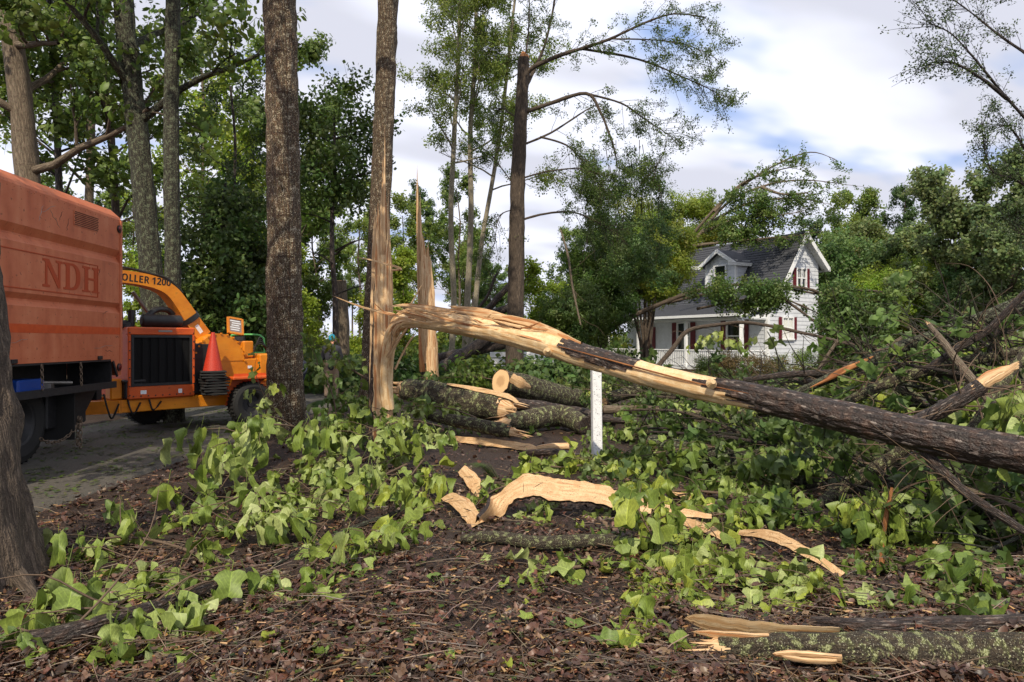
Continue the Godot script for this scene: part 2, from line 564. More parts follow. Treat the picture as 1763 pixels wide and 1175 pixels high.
	for y in 128:
		for x in 128:
			var uu := (x - 63.5) / 64.0
			var vv := y / 127.0
			var k := 1.0 - 0.25 * fposmod(vv * 2.0 + rn.get_noise_2d(x, y) * 0.3, 1.0) * 0.2
			var mid := exp(-pow(uu / 0.03, 2.0))
			var side := exp(-pow(fposmod(vv * 5.0 - absf(uu) * 3.2, 1.0) - 0.5, 2.0) * 220.0)
			k += 0.28 * maxf(mid, side * 0.6) + 0.16 * rn.get_noise_2d(x * 4.0, y * 4.0)
			var j := (y * 128 + x) * 3
			var g := int(clampf(k * 0.78, 0, 1) * 255)
			vein[j] = g; vein[j + 1] = g; vein[j + 2] = g
	var vt := tex(128, 128, vein)
	for q: Array in [[0.175, 0.235, 0.048], [0.135, 0.195, 0.038], [0.095, 0.150, 0.030], [0.215, 0.280, 0.095], [0.265, 0.320, 0.140], [0.062, 0.105, 0.022], [0.235, 0.285, 0.050]]:
		var m := flat("leaf_%d" % leaf_mats.size(), lin(q[0] * 1.95, q[1] * 1.88, q[2] * 1.5), 0.55)
		m.albedo_texture = vt
		m.backlight_enabled = true
		m.backlight = Color(0.5, 0.5, 0.4)
		leaf_mats.append(m)
	flat("petal", Color8(222, 186, 92), 0.6)
	flat("petal_orange", Color8(220, 150, 60), 0.6)

func make_sky() -> PanoramaSkyMaterial:
	var w := 2048
	var h := 1024
	var half := h / 2
	var big := FastNoiseLite.new()
	big.seed = 12; big.frequency = 1.0; big.fractal_octaves = 5; big.fractal_gain = 0.52
	var soft := FastNoiseLite.new()
	soft.seed = 9; soft.frequency = 1.0; soft.fractal_octaves = 3
	var d := PackedByteArray()
	d.resize(w * h * 3)
	var tilt := 0.42
	for y in h:
		if y > half + 8:
			for x in w:
				var j := (y * w + x) * 3
				d[j] = 92; d[j + 1] = 96; d[j + 2] = 84
			continue
		var el := (0.5 - (y + 0.5) / h) * PI
		var sy := maxf(sin(el), 0.0)
		var cy := cos(el)
		var k := cy / (sy + 0.16)
		for x in w:
			var az := ((x + 0.5) / w - 0.5) * TAU
			var a := sin(az) * k
			var b := cos(az) * k
			var s := a * cos(tilt) + b * sin(tilt)
			var q := -a * sin(tilt) + b * cos(tilt)
			var f := big.get_noise_2d(s * 0.75 + 3.0, q * 1.5)
			var g := soft.get_noise_2d(s * 0.5 + 40.0, q * 1.3 + 7.0)
			var cover := smoothstep(-0.46, 0.10, f + 0.40 * g + 0.26)
			cover = maxf(cover, smoothstep(0.30, 0.02, sy) * 0.8)
			var shade := smoothstep(-0.1, 0.45, g * 1.1 - f * 0.45 + 0.08)
			var br := lerpf(0.965, 0.84, shade)
			var r := lerpf(0.57, br * 0.95, cover)
			var gg := lerpf(0.67, br * 0.96, cover)
			var bb := lerpf(0.86, minf(1.0, br * 1.0 + 0.015), cover)
			var j := (y * w + x) * 3
			d[j] = int(r * 255); d[j + 1] = int(gg * 255); d[j + 2] = int(bb * 255)
	var m := PanoramaSkyMaterial.new()
	m.panorama = tex(w, h, d)
	return m

# ------------------------------------------------------------------ leaves
# A tulip-tree leaf: four lobes and a notched tip, folded along the midrib, curled and wavy
func tulip_leaf(fold: float, curl: float, wave: float, sd: int) -> ArrayMesh:
	var mb := MB.new()
	var out := [Vector2(0, 0), Vector2(0.20, -0.03), Vector2(0.40, 0.06), Vector2(0.53, 0.22), Vector2(0.40, 0.33), Vector2(0.33, 0.44), Vector2(0.42, 0.62), Vector2(0.44, 0.80), Vector2(0.26, 0.76), Vector2(0.10, 0.72), Vector2(0, 0.68)]
	var midy := [0.0, 0.03, 0.10, 0.20, 0.30, 0.40, 0.50, 0.58, 0.63, 0.66, 0.68]
	var r := RandomNumberGenerator.new()
	r.seed = sd
	var ph := r.randf_range(0, TAU)
	var bendp := func(p: Vector2, s: float) -> Vector3:
		var ax := absf(p.x)
		var lift := ax * sin(fold)
		var y := p.y
		var a := curl * y * y
		var z := lift - a * 0.8 + wave * sin(p.y * 9.0 + ph + s) * ax - curl * 0.9 * ax * ax
		return Vector3(p.x * cos(fold), y * cos(minf(absf(a), 1.2) * 0.7), z)
	for s: float in [-1.0, 1.0]:
		var bi := mb.v.size()
		for k in out.size():
			var o: Vector2 = out[k]
			var e := Vector2(o.x * s, o.y) * r.randf_range(0.94, 1.06)
			if k == 0 or k == out.size() - 1: e = Vector2(0, o.y)
			var m := Vector2(0, midy[k])
			for f: float in [0.0, 0.55, 1.0]:
				var q := m.lerp(e, f)
				mb.vert(bendp.call(q, s), Vector2(0.5 + q.x * 0.9, 1.0 - q.y - 0.05))
		for k in out.size() - 1:
			for f in 2:
				var a := bi + k * 3 + f
				if s > 0:
					for w: int in [a, a + 1, a + 4, a, a + 4, a + 3]: mb.ix.append(w)
				else:
					for w: int in [a, a + 4, a + 1, a, a + 3, a + 4]: mb.ix.append(w)
	# stalk
	for q in 3:
		var an := TAU * q / 3
		mb.vert(Vector3(cos(an) * 0.012, 0.02, sin(an) * 0.012))
		mb.vert(Vector3(cos(an) * 0.012, -0.38, sin(an) * 0.012 - 0.05))
	var b0 := mb.v.size() - 6
	for q in 3:
		var a := b0 + q * 2
		var b := b0 + ((q + 1) % 3) * 2
		for w: int in [a, b, b + 1, a, b + 1, a + 1]: mb.ix.append(w)
	return mb.mesh()

# A bunch of small leaves that a twig's end carries, for trees some way off
func make_spray(n: int, rad: float, len: float, wid: float, droop: float, sd: int, twig := true) -> ArrayMesh:
	var r := RandomNumberGenerator.new()
	r.seed = sd
	var mb := MB.new()
	for k in n:
		var f := (k + 0.5) / n
		var at := Vector3(r.randf_range(-0.25, 0.25), f, r.randf_range(-0.25, 0.25)) * rad
		var d := Vector3(r.randf_range(-1, 1), r.randf_range(-0.2, 0.9) - droop, r.randf_range(-1, 1)).normalized()
		var up := (Vector3(r.randf_range(-0.7, 0.7), 1, r.randf_range(-0.7, 0.7))).normalized()
		var sd2 := d.cross(up).normalized()
		var nn := sd2.cross(d).normalized()
		var l := len * r.randf_range(0.7, 1.2)
		var wd := wid * r.randf_range(0.75, 1.2)
		var q := r.randf_range(0.7, 1.25)
		mb.col = Color(q * r.randf_range(0.9, 1.12), q, q * r.randf_range(0.8, 1.1))
		var p0 := at + d * 0.03
		var p1 := p0 + d * l * 0.45 + nn * 0.06 * l
		var p2 := p0 + d * l * 0.8 + nn * 0.02 * l
		var p3 := p0 + d * l - nn * 0.12 * l
		var e0 := sd2 * wd * 0.5 - nn * wd * 0.12
		var e1 := sd2 * wd * 0.3 - nn * wd * 0.12
		var i := mb.vert(p0)
		for z: Vector3 in [p1 + e0, p1 - sd2 * wd * 0.5 - nn * wd * 0.12, p2 + e1, p2 - sd2 * wd * 0.3 - nn * wd * 0.12, p3, p1]:
			mb.vert(z)
		for w: int in [0, 6, 1, 0, 2, 6, 6, 3, 1, 6, 2, 4, 6, 4, 3, 3, 4, 5]: mb.ix.append(i + w)
	if twig:
		mb.col = Color(0.35, 0.25, 0.3)
		var b0 := mb.v.size()
		for q in 3:
			var an := TAU * q / 3
			mb.vert(Vector3(cos(an), 0, sin(an)) * 0.006)
			mb.vert(Vector3(cos(an) * 0.002, rad, sin(an) * 0.002))
		for q in 3:
			var a := b0 + q * 2
			var b := b0 + ((q + 1) % 3) * 2
			for w: int in [a, a + 1, b + 1, a, b + 1, b]: mb.ix.append(w)
	return mb.mesh()

func leaf_cluster(k: int) -> ArrayMesh: # a twig's end with four lobed leaves
	if spray.has("lobed%d" % k): return spray["lobed%d" % k]
	var mb := MB.new()
	var r := RandomNumberGenerator.new()
	r.seed = 70 + k
	for j in 5:
		var src: ArrayMesh = leaf_meshes[(k * 3 + j) % 8]
		var ar := src.surface_get_arrays(0)
		var d := Vector3(r.randf_range(-1, 1), r.randf_range(-0.2, 0.8), r.randf_range(-1, 1))
		var tr := Transform3D(frame(d, Vector3(r.randf_range(-0.6, 0.6), 1, r.randf_range(-0.6, 0.6))).scaled_local(Vector3.ONE * r.randf_range(0.2, 0.34)), Vector3(r.randf_range(-0.05, 0.05), 0.12 * j, r.randf_range(-0.05, 0.05)))
		var g := r.randf_range(0.75, 1.25)
		mb.col = Color(g, g, g * r.randf_range(0.8, 1.2))
		mb.xf = tr
		var base := mb.v.size()
		for p: Vector3 in ar[Mesh.ARRAY_VERTEX]: mb.vert(p)
		for i: int in ar[Mesh.ARRAY_INDEX]: mb.ix.append(base + i)
	spray["lobed%d" % k] = mb.mesh()
	return spray["lobed%d" % k]

func make_leaves() -> void:
	leaf_meshes = [tulip_leaf(0.35, 0.35, 0.15, 1), tulip_leaf(0.85, 0.6, 0.25, 2), tulip_leaf(-0.55, 0.6, 0.25, 3), tulip_leaf(1.1, 0.4, 0.3, 4), tulip_leaf(0.6, 1.1, 0.35, 5), tulip_leaf(-0.9, 0.45, 0.25, 6), tulip_leaf(0.2, -0.5, 0.35, 7), tulip_leaf(0.9, 0.9, 0.5, 8)]
	for k in 3:
		spray["small%d" % k] = make_spray(11, 0.34, 0.10, 0.06, 0.1, 100 + k)
		spray["mid%d" % k] = make_spray(10, 0.42, 0.15, 0.10, 0.25, 110 + k)
		spray["big%d" % k] = make_spray(9, 0.55, 0.22, 0.15, 0.2, 120 + k)
		spray["slim%d" % k] = make_spray(16, 0.36, 0.16, 0.045, 0.35, 130 + k)

func tint(c: Color, v := 0.25) -> Color: # a linear colour, varied
	var q := 1.0 + R(-v, v)
	return Color(c.r * q * (1.0 + R(-0.14, 0.14)), c.g * q, c.b * q * (1.0 + R(-0.2, 0.2)))

func spray_at(cl: Cloud, p: Vector3, d: Vector3, s: float, col: Color, v := 0.25) -> void:
	var b := frame(d, rdir())
	cl.add(Transform3D(b.scaled_local(Vector3.ONE * s * R(0.75, 1.3)), p), tint(col * 1.3, v))

# A limb that wanders and forks; tubes go into wood, sprays into cl
func limb(wood: MB, cl: Cloud, p: Vector3, dir: Vector3, length: float, r0: float, lv: int, o: Dictionary) -> void:
	var n := 5 if lv > 0 else 3
	var pts := PackedVector3Array([p])
	var d := dir.normalized()
	var rise: float = o.get("rise", 0.06)
	var wob: float = o.get("wob", 0.22)
	for k in n:
		d = (d + rdir() * wob + Vector3.UP * rise).normalized()
		pts.append(pts[k] + d * length / n)
	var rr := taper(n + 1, r0, maxf(r0 * (0.35 if lv > 0 else 0.25), 0.003))
	wood.tube(pts, rr, 7 if r0 > 0.06 else (5 if r0 > 0.02 else 3), {"tile": 0.6})
	var per: int = o.get("kids", 5)
	if lv > 0:
		for k in per:
			var f := lerpf(o.get("bare", 0.3), 1.0, (k + R(0.1, 0.9)) / per)
			var a := along(pts, f)
			var h := heading(pts, f)
			var side := h.cross(rdir()).normalized()
			var nd: Vector3 = (h * R(0.4, 0.9) + side * R(0.5, 1.0) + Vector3.UP * o.get("lift", 0.1)).normalized()
			limb(wood, cl, a, nd, length * R(0.32, 0.55), maxf(lerpf(r0, r0 * 0.4, f) * 0.55, 0.004), lv - 1, o)
	if lv <= 1:
		var m: int = o.get("leaves", 4)
		for k in m:
			var f := R(0.35, 1.0) if lv == 0 else R(0.6, 1.0)
			spray_at(cl, along(pts, f), (heading(pts, f) * 0.6 + rdir() * 0.8 + Vector3.UP * o.get("hang", -0.1)), o.get("size", 1.0), o.get("col", Color(0.07, 0.13, 0.03)), o.get("var", 0.3))

# Tree with a trunk through pts (places, bottom first), bare below from..; limbs above
func tree(called: String, label: String, pts: Array, r0: float, r1: float, bark: String, o := {}) -> Node3D:
	var foot: Vector3 = pts[0]
	var root := thing(called, label, o.get("cat", "tree"), foot, Basis.IDENTITY, o.get("group", ""))
	var loc := []
	for q: Vector3 in pts: loc.append(q - foot)
	var per: int = o.get("per", 6)
	var p := smooth(loc, per)
	var rr := taper(p.size(), r0, r1, 0.9)
	for i in p.size(): # flare at the root
		var y := p[i].y
		rr[i] *= 1.0 + o.get("flare", 0.35) * exp(-y / (r0 * 1.6))
	var mb := MB.new()
	mb.tube(p, rr, o.get("sides", 14), {"tile": o.get("tile", 0.7), "nz": NZ, "amp": r0 * 0.16, "nf": 1.6, "cap1": true, "furrow": o.get("furrow", 0.0)})
	build("trunk", mb, M[bark], root)
	if o.get("limbs", 0) > 0:
		var wood := MB.new()
		var cl := Cloud.new()
		var nl: int = o.limbs
		for k in nl:
			var f := lerpf(o.get("from", 0.5), 0.99, (k + R(0, 1)) / nl)
			var a := along(p, f)
			var az := TAU * k * 0.381966 + R(-0.5, 0.5)
			var el: float = R(o.get("el0", 0.15), o.get("el1", 0.8))
			var L: float = o.get("len", 3.0) * lerpf(1.0, 0.55, (f - o.get("from", 0.5)) / maxf(0.01, 1.0 - o.get("from", 0.5))) * R(0.7, 1.2)
			limb(wood, cl, a, Vector3(cos(az) * cos(el), sin(el), sin(az) * cos(el)), L, maxf(lerpf(r0, r1, f) * 0.42, 0.012), o.get("levels", 2), o)
		build("limbs", wood, M[o.get("limb_bark", bark)], root)
		cloud("foliage", spray[o.get("spray", "mid0")], M[o.get("leafmat", "foliage")], cl, root)
	return root

func copy(o: Node3D, at: Vector3, turn: float, s: Vector3, label := "", group := "") -> Node3D:
	var r: Node3D = o.duplicate()
	r.name = numbered(o.name.rstrip("0123456789").trim_suffix("_"))
	add_child(r)
	r.transform = Transform3D(Basis(Vector3.UP, turn).scaled_local(s), at)
	if label: r.set_meta("label", label)
	if group: r.set_meta("group", group)
	return r

# Clumped mass of sprays in an ellipsoid: many lumps, each a shell of leaves, with gaps between
func mass(cl: Cloud, ctr: Vector3, ext: Vector3, lumps: int, per: int, lump_r: float, col: Color, size := 1.0, droop := -0.15, cut := -99.0) -> void:
	for k in lumps:
		var d := rdir()
		var f := pow(R(0.15, 1.0), 0.45)
		var lc := ctr + d * ext * f
		if lc.y < cut: continue
		var lr := lump_r * R(0.6, 1.3)
		var tone := tint(col, 0.22)
		for j in per:
			var e := rdir()
			var p := lc + e * Vector3(lr, lr * 0.7, lr) * pow(R(0.1, 1.0), 0.5)
			if p.y < cut: continue
			spray_at(cl, p, e + d * 0.5 + Vector3.UP * droop + rdir() * 0.6, size, tone, 0.2)

# A broken-off branch on the ground (or propped): stem, side twigs and big single leaves.
# path: places; o: shoots, leaves, size, parts (how many leaves are parts), r, tone, up
func leafy_branch(called: String, label: String, path: Array, o := {}) -> Node3D:
	var foot: Vector3 = path[0]
	var root := thing(called, label, "branch", foot, Basis.IDENTITY, o.get("group", "torn branches with wilting leaves"))
	var loc := []
	for q: Vector3 in path: loc.append(q - foot)
	var p := smooth(loc, 5)
	var r0: float = o.get("r", 0.012)
	var stem := MB.new()
	stem.tube(p, taper(p.size(), r0, r0 * 0.35), 7, {"tile": 0.3, "nz": NZ, "amp": r0 * 0.3, "nf": 3.0, "cap0": true})
	build("stem", stem, M[o.get("bark", "twig")], root)
	var tw := MB.new()
	var xs: Array[Transform3D] = []
	var sz: float = o.get("size", 0.15)
	var up: float = o.get("up", 0.5)
	var hang: float = o.get("hang", 0.9)
	var ns: int = o.get("shoots", 8)
	for k in ns:
		var f := lerpf(o.get("bare", 0.15), 1.0, (k + R(0, 0.9)) / ns)
		var a := along(p, f)
		var h := heading(p, f)
		var side := h.cross(rdir()).normalized()
		side.y = absf(side.y) * up + 0.05
		var d := (h * R(0.2, 0.8) + side * R(0.6, 1.0)).normalized()
		if k == ns - 1: d = (h + Vector3.UP * 0.2).normalized()
		var L: float = o.get("reach", 0.4) * R(0.6, 1.3)
		var sp := PackedVector3Array([a])
		var q := a
		for j in 4:
			d = (d + rdir() * 0.25 + Vector3.DOWN * 0.12 * j * o.get("sag", 1.0)).normalized()
			q += d * L / 4.0
			var gyy := gy(q.x + foot.x, q.z + foot.z) + 0.02 - foot.y
			if q.y < gyy: q.y = gyy
			sp.append(q)
		tw.tube(sp, taper(5, maxf(r0 * 0.45, 0.003), 0.0018), 4, {"tile": 0.2})
		var nl: int = o.get("leaves", 6)
		for j in nl:
			var g := lerpf(0.25, 1.0, (j + R(0.2, 0.8)) / nl)
			var lp := along(sp, g)
			var hd := heading(sp, g)
			var od := (hd * R(0.0, 0.6) + hd.cross(rdir()).normalized() * R(0.4, 1.0)).normalized()
			var ld := (od * 0.7 + Vector3.DOWN * hang * R(0.35, 1.5)).normalized()
			var nrm := (Vector3.UP * 0.5 + od * 0.7 + rdir() * 0.7 + Vector3(0, 0.1, 0.2))
			var s := sz * R(0.4, 1.3)
			var at := lp + od * s * 0.3 + ld * s * 0.1
			var gq := gy(at.x + foot.x, at.z + foot.z) + 0.015 - foot.y
			if at.y < gq: at.y = gq
			if at.y + ld.y * s * 0.7 < gq: # a leaf that meets the ground lies along it
				ld.y = (gq - at.y) / (s * 0.7)
				ld = ld.normalized()
			xs.append(Transform3D(frame(ld, nrm).scaled_local(Vector3(R(0.55, 1.0), R(0.9, 1.25), R(0.8, 1.3)) * s), at))
	build("twigs", tw, M["twig"], root)
	place_leaves(root, xs, o.get("parts", 80), o.get("tone", 0))
	return root

# The nearest leaves become parts of their own, the rest one part
func place_leaves(root: Node3D, xs: Array[Transform3D], parts: int, tone: int) -> void:
	var eye := Vector3(0, EYE, 0) - root.position
	xs.sort_custom(func(a: Transform3D, b: Transform3D) -> bool: return a.origin.distance_squared_to(eye) < b.origin.distance_squared_to(eye))
	var rest := Cloud.new()
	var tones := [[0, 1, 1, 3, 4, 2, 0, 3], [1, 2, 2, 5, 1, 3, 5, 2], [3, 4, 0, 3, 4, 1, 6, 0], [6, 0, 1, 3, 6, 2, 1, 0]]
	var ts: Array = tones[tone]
	for i in xs.size():
		if i < parts:
			put("leaf", leaf_meshes[rng.randi() % leaf_meshes.size()], leaf_mats[ts[rng.randi() % ts.size()]], root, xs[i])
		else:
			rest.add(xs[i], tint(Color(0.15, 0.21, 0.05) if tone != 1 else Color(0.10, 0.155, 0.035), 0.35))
	if rest.x.size():
		cloud("foliage", leaf_meshes[rng.randi() % leaf_meshes.size()], M["foliage"], rest, root)

# A bare log or limb as one thing
func log_thing(called: String, label: String, cat: String, path: Array, rad: Array, bark: String, o := {}) -> Node3D:
	var foot: Vector3 = path[0]
	var root := thing(called, label, cat, foot, Basis.IDENTITY, o.get("group", ""))
	var loc := []
	for q: Vector3 in path: loc.append(q - foot)
	var p := smooth(loc, 6)
	var rr := radii(rad, 6)
	var mb := MB.new()
	mb.tube(p, rr, o.get("sides", 16), {"tile": o.get("tile", 0.6), "nz": NZ, "amp": rad[0] * o.get("amp", 0.18), "nf": o.get("nf", 2.2), "squash": o.get("squash", Vector2.ONE), "furrow": o.get("furrow", 0.0), "mask": o.get("mask", null)})
	build(o.get("part", "bark"), mb, M[bark], root)
	for e in 2:
		var kind: String = o.get("end%d" % e, "wood_end")
		var i := 0 if e == 0 else p.size() - 1
		var c := MB.new()
		var dirv := (p[0] - p[1]).normalized() if e == 0 else (p[i] - p[i - 1]).normalized()
		if kind == "none": continue
		if kind == "torn":
			torn_end(root, p[i], dirv, rr[i])
		else:
			var pp := PackedVector3Array([p[i] - dirv * 0.02, p[i] + dirv * 0.004])
			c.tube(pp, PackedFloat32Array([rr[i] * 0.985, rr[i] * 0.97]), 24, {"cap1": true, "tile": 0.5, "nz": NZ, "amp": rr[i] * 0.06})
			build("cut_end", c, M[kind], root)
	return root

func splinter(mb: MB, p: Array, w: float, th: float, o := {}) -> void: # a torn sliver, four-sided, jagged to a point
	var c := smooth(p, 5)
	var n := c.size()
	var u: Vector3 = o.get("wide", Vector3.RIGHT)
	var base := mb.v.size()
	var ex: float = o.get("ex", 1.6)
	var ln := 0.0
	for i in n:
		var f := float(i) / (n - 1)
		var tg := (c[mini(i + 1, n - 1)] - c[maxi(i - 1, 0)]).normalized()
		var a := (u - tg * u.dot(tg)).normalized()
		var b := tg.cross(a)
		var k := (1.0 - pow(f, ex)) * (1.0 + R(-0.12, 0.12)) + 0.01
		if o.get("both", false): k = pow(sin(PI * clampf(f * 0.97 + 0.015, 0, 1)), 0.5)
		if i > 0: ln += c[i].distance_to(c[i - 1])
		for q in 5:
			var g: Vector2 = [Vector2(-1, -0.6), Vector2(-0.5, 1), Vector2(0.6, 0.85), Vector2(1, -0.5), Vector2(-1, -0.6)][q]
			mb.vert(c[i] + a * g.x * w * 0.5 * k + b * g.y * th * 0.5 * k, Vector2(q * w * 1.2, -ln * 1.2))
	for i in n - 1:
		for q in 4:
			var a0 := base + i * 5 + q
			var b0 := a0 + 5
			for z: int in [a0, b0, b0 + 1, a0, b0 + 1, a0 + 1]: mb.ix.append(z)

func torn_end(root: Node3D, at: Vector3, d: Vector3, r: float, mat := "wood_pale", len := 1.0) -> void:
	var s := d.cross(Vector3.UP).normalized()
	var t := s.cross(d)
	var core := MB.new()
	core.tube(PackedVector3Array([at - d * 0.05, at + d * r * 0.4, at + d * r * 1.0]), PackedFloat32Array([r * 0.95, r * 0.8, r * 0.35]), 12, {"tile": 0.5, "nz": NZ, "amp": r * 0.4, "nf": 5.0, "cap1": true})
	build("torn_wood", core, M[mat], root)
	for k in 9:
		var a := TAU * k / 9 + R(-0.2, 0.2)
		var o := (s * cos(a) + t * sin(a)) * r * R(0.35, 0.8)
		var m := MB.new()
		var L := r * R(1.2, 3.6) * len
		splinter(m, [at + o - d * 0.05, at + o + d * L * 0.5 + rdir() * r * 0.1, at + o * 1.1 + d * L], r * R(0.3, 0.6), r * R(0.15, 0.35), {"wide": o.cross(d)})
		build("splinter", m, M[mat], root)

# A slab of bark with its pale inside showing: ribbon along places, each with a width direction
func slab(called: String, label: String, path: Array, wides: Array, widths: Array, o := {}) -> Node3D:
	var foot: Vector3 = path[0]
	var root := thing(called, label, "bark slab", foot, Basis.IDENTITY, o.get("group", "torn bark slabs"))
	var loc := []
	for q: Vector3 in path: loc.append(q - foot)
	var per := 8
	var c := smooth(loc, per) if not o.get("kinked", false) else kinked(loc, per)
	var n := c.size()
	var th: float = o.get("th", 0.022)
	var top := MB.new()
	var bot := MB.new()
	var cols := 7
	var ln := 0.0
	for i in n:
		var f := float(i) / per
		var j := mini(int(f), wides.size() - 2)
		var wv: Vector3 = wides[j]
		wv = wv.lerp(wides[j + 1], f - j).normalized()
		var w: float = lerpf(widths[j], widths[j + 1], f - j) * 0.82
		var tg := (c[mini(i + 1, n - 1)] - c[maxi(i - 1, 0)]).normalized()
		wv = (wv - tg * wv.dot(tg)).normalized()
		var nn := tg.cross(wv)
		if nn.y < 0 and not o.get("wall", false): nn = -nn
		if o.get("wall", false) and nn.z < 0: nn = -nn
		if i > 0: ln += c[i].distance_to(c[i - 1])
		var jag := w * 0.14
		for k in cols:
			var e := float(k) / (cols - 1) - 0.5
			var ee := e * w
			if k == 0 or k == cols - 1: ee += signf(e) * jag * (0.7 * NZ.get_noise_2d(i * 6.0, k * 100.0) + 0.4 * NZ.get_noise_2d(i * 31.0, k * 57.0) + 0.08 * R(-1, 1))
			var hump: float = (0.25 - e * e) * w * o.get("cup", 0.5) + 0.004 * NZ.get_noise_2d(i * 14.0, k * 30.0)
			top.vert(c[i] + wv * ee + nn * (th * 0.5 + hump), Vector2(ee * 1.6, -ln * 1.6))
			bot.vert(c[i] + wv * ee * 1.01 + nn * (hump - th * 0.5), Vector2(ee * 1.6, -ln * 1.6))
	var up_is_front := Vector3.ZERO
	for i in n - 1:
		for k in cols - 1:
			var a := i * cols + k
			var b := a + cols
			for z: int in [a, b, b + 1, a, b + 1, a + 1]: top.ix.append(z)
			for z: int in [a, b + 1, b, a, a + 1, b + 1]: bot.ix.append(z)
	for i in n - 1: # edges
		for k: int in [0, cols - 1]:
			var a := i * cols + k
			var b := a + cols
			var i0 := bot.v.size()
			for q: Vector3 in [top.v[a], top.v[b], bot.v[b], bot.v[a]]: bot.vert(q, Vector2(q.x, q.z))
			for z: int in [0, 1, 2, 0, 2, 3]: bot.ix.append(i0 + z)
	build("inner_wood", top, M["wood_slab"], root)
	for k in 3: # drying cracks across the face
		var i0 := int(R(0.15, 0.85) * (n - 2))
		var cr := MB.new()
		var e0 := top.v[i0 * cols + 1 + k % 2]
		var e1 := top.v[mini(i0 + 1 + k, n - 1) * cols + cols - 2 - k % 2]
		cr.tube(PackedVector3Array([e0, (e0 + e1) * 0.5 + Vector3(0, 0.002, 0), e1]), PackedFloat32Array([0.001, 0.0035, 0.001]), 4)
		build("crack", cr, M["bark_dark"], root)
	build("bark", bot, M[o.get("bark", "bark_dark")], root)
	return root

func kinked(p: Array, per: int) -> PackedVector3Array:
	var out := PackedVector3Array()
	for i in p.size() - 1:
		var a: Vector3 = p[i]
		var b: Vector3 = p[i + 1]
		for k in per: out.append(a.lerp(b, float(k) / per) + Vector3(0, 0.012 * sin(PI * k / per), 0))
	out.append(p[-1])
	return out

# ------------------------------------------------------------------ ground and driveway
func make_ground() -> void:
	var mb := MB.new()
	var xs := PackedFloat32Array()
	var zs := PackedFloat32Array()
	var g := -14.0
	while g < 16.0:
		xs.append(g); g += 0.22
	var far := [20.0, 26.0, 34.0, 46.0, 62.0, 90.0, 140.0, 240.0, 420.0]
	for f: float in far: xs.append(f)
	for k in range(far.size() - 1, -1, -1): xs.insert(0, -far[k] + 1.0)
	xs.sort()
	g = 3.0
	while g > -24.0:
		zs.append(g); g -= 0.22
	for f: float in [-25.0, -27.0, -30.0, -33.0, -37.0, -42.0, -48.0, -56.0, -66.0, -80.0, -100.0, -130.0, -180.0, -280.0, -450.0]: zs.append(f)
	for f: float in [8.0, 20.0, 60.0, 200.0, 400.0]: zs.insert(0, f)
	for z in zs:
		for x in xs:
			mb.vert(Vector3(x, gy(x, z) - (0.06 if x > -7.6 and x < -4.12 and z > -40.0 else 0.0), z), Vector2(x, z))
	var nx := xs.size()
	for j in zs.size() - 1:
		for i in nx - 1:
			var a := j * nx + i
			for q: int in [a, a + nx + 1, a + nx, a, a + 1, a + nx + 1]: mb.ix.append(q)
	struct("forest_floor", mb, M["litter_soil"])
	var v := MB.new() # grassier ground beyond the debris
	var zz := -15.0
	var rows := []
	while zz > -120.0:
		rows.append(zz); zz -= 1.5
	var cols := []
	var xx := -3.4
	while xx < 90.0:
		cols.append(xx); xx += 1.5
	for z: float in rows:
		for x: float in cols:
			var xe := x + 0.8 * NZ.get_noise_2d(z * 14.0, x * 3.0)
			var ze := z + 1.2 * NZ.get_noise_2d(x * 14.0, 9.0) * smoothstep(-22.0, -15.0, z)
			v.vert(Vector3(xe, gy(xe, ze) + 0.012, ze))
	for j in rows.size() - 1:
		for i in cols.size() - 1:
			var a := j * cols.size() + i
			for q: int in [a, a + cols.size() + 1, a + cols.size(), a, a + 1, a + cols.size() + 1]: v.ix.append(q)
	struct("grass_verge", v, M["verge_soil"])
	var d := MB.new()
	var n := 70
	for i in n:
		var z := 2.0 - i * 0.6
		var wob := 0.05 * NZ.get_noise_1d(z * 30.0)
		var l := -7.45 + 0.08 * NZ.get_noise_1d(z * 20.0 + 90.0)
		var r := -4.2 + wob
		for q: Array in [[l, -0.08], [l, 0.012], [l * 0.66 + r * 0.34, 0.028], [r * 0.66 + l * 0.34, 0.028], [r - 0.02, 0.014], [r, -0.08]]:
			d.vert(Vector3(q[0], q[1], z))
	for i in n - 1:
		for k in 5:
			var a := i * 6 + k
			for q: int in [a, a + 7, a + 6, a, a + 1, a + 7]: d.ix.append(q)
	struct("driveway", d, M["asphalt"])

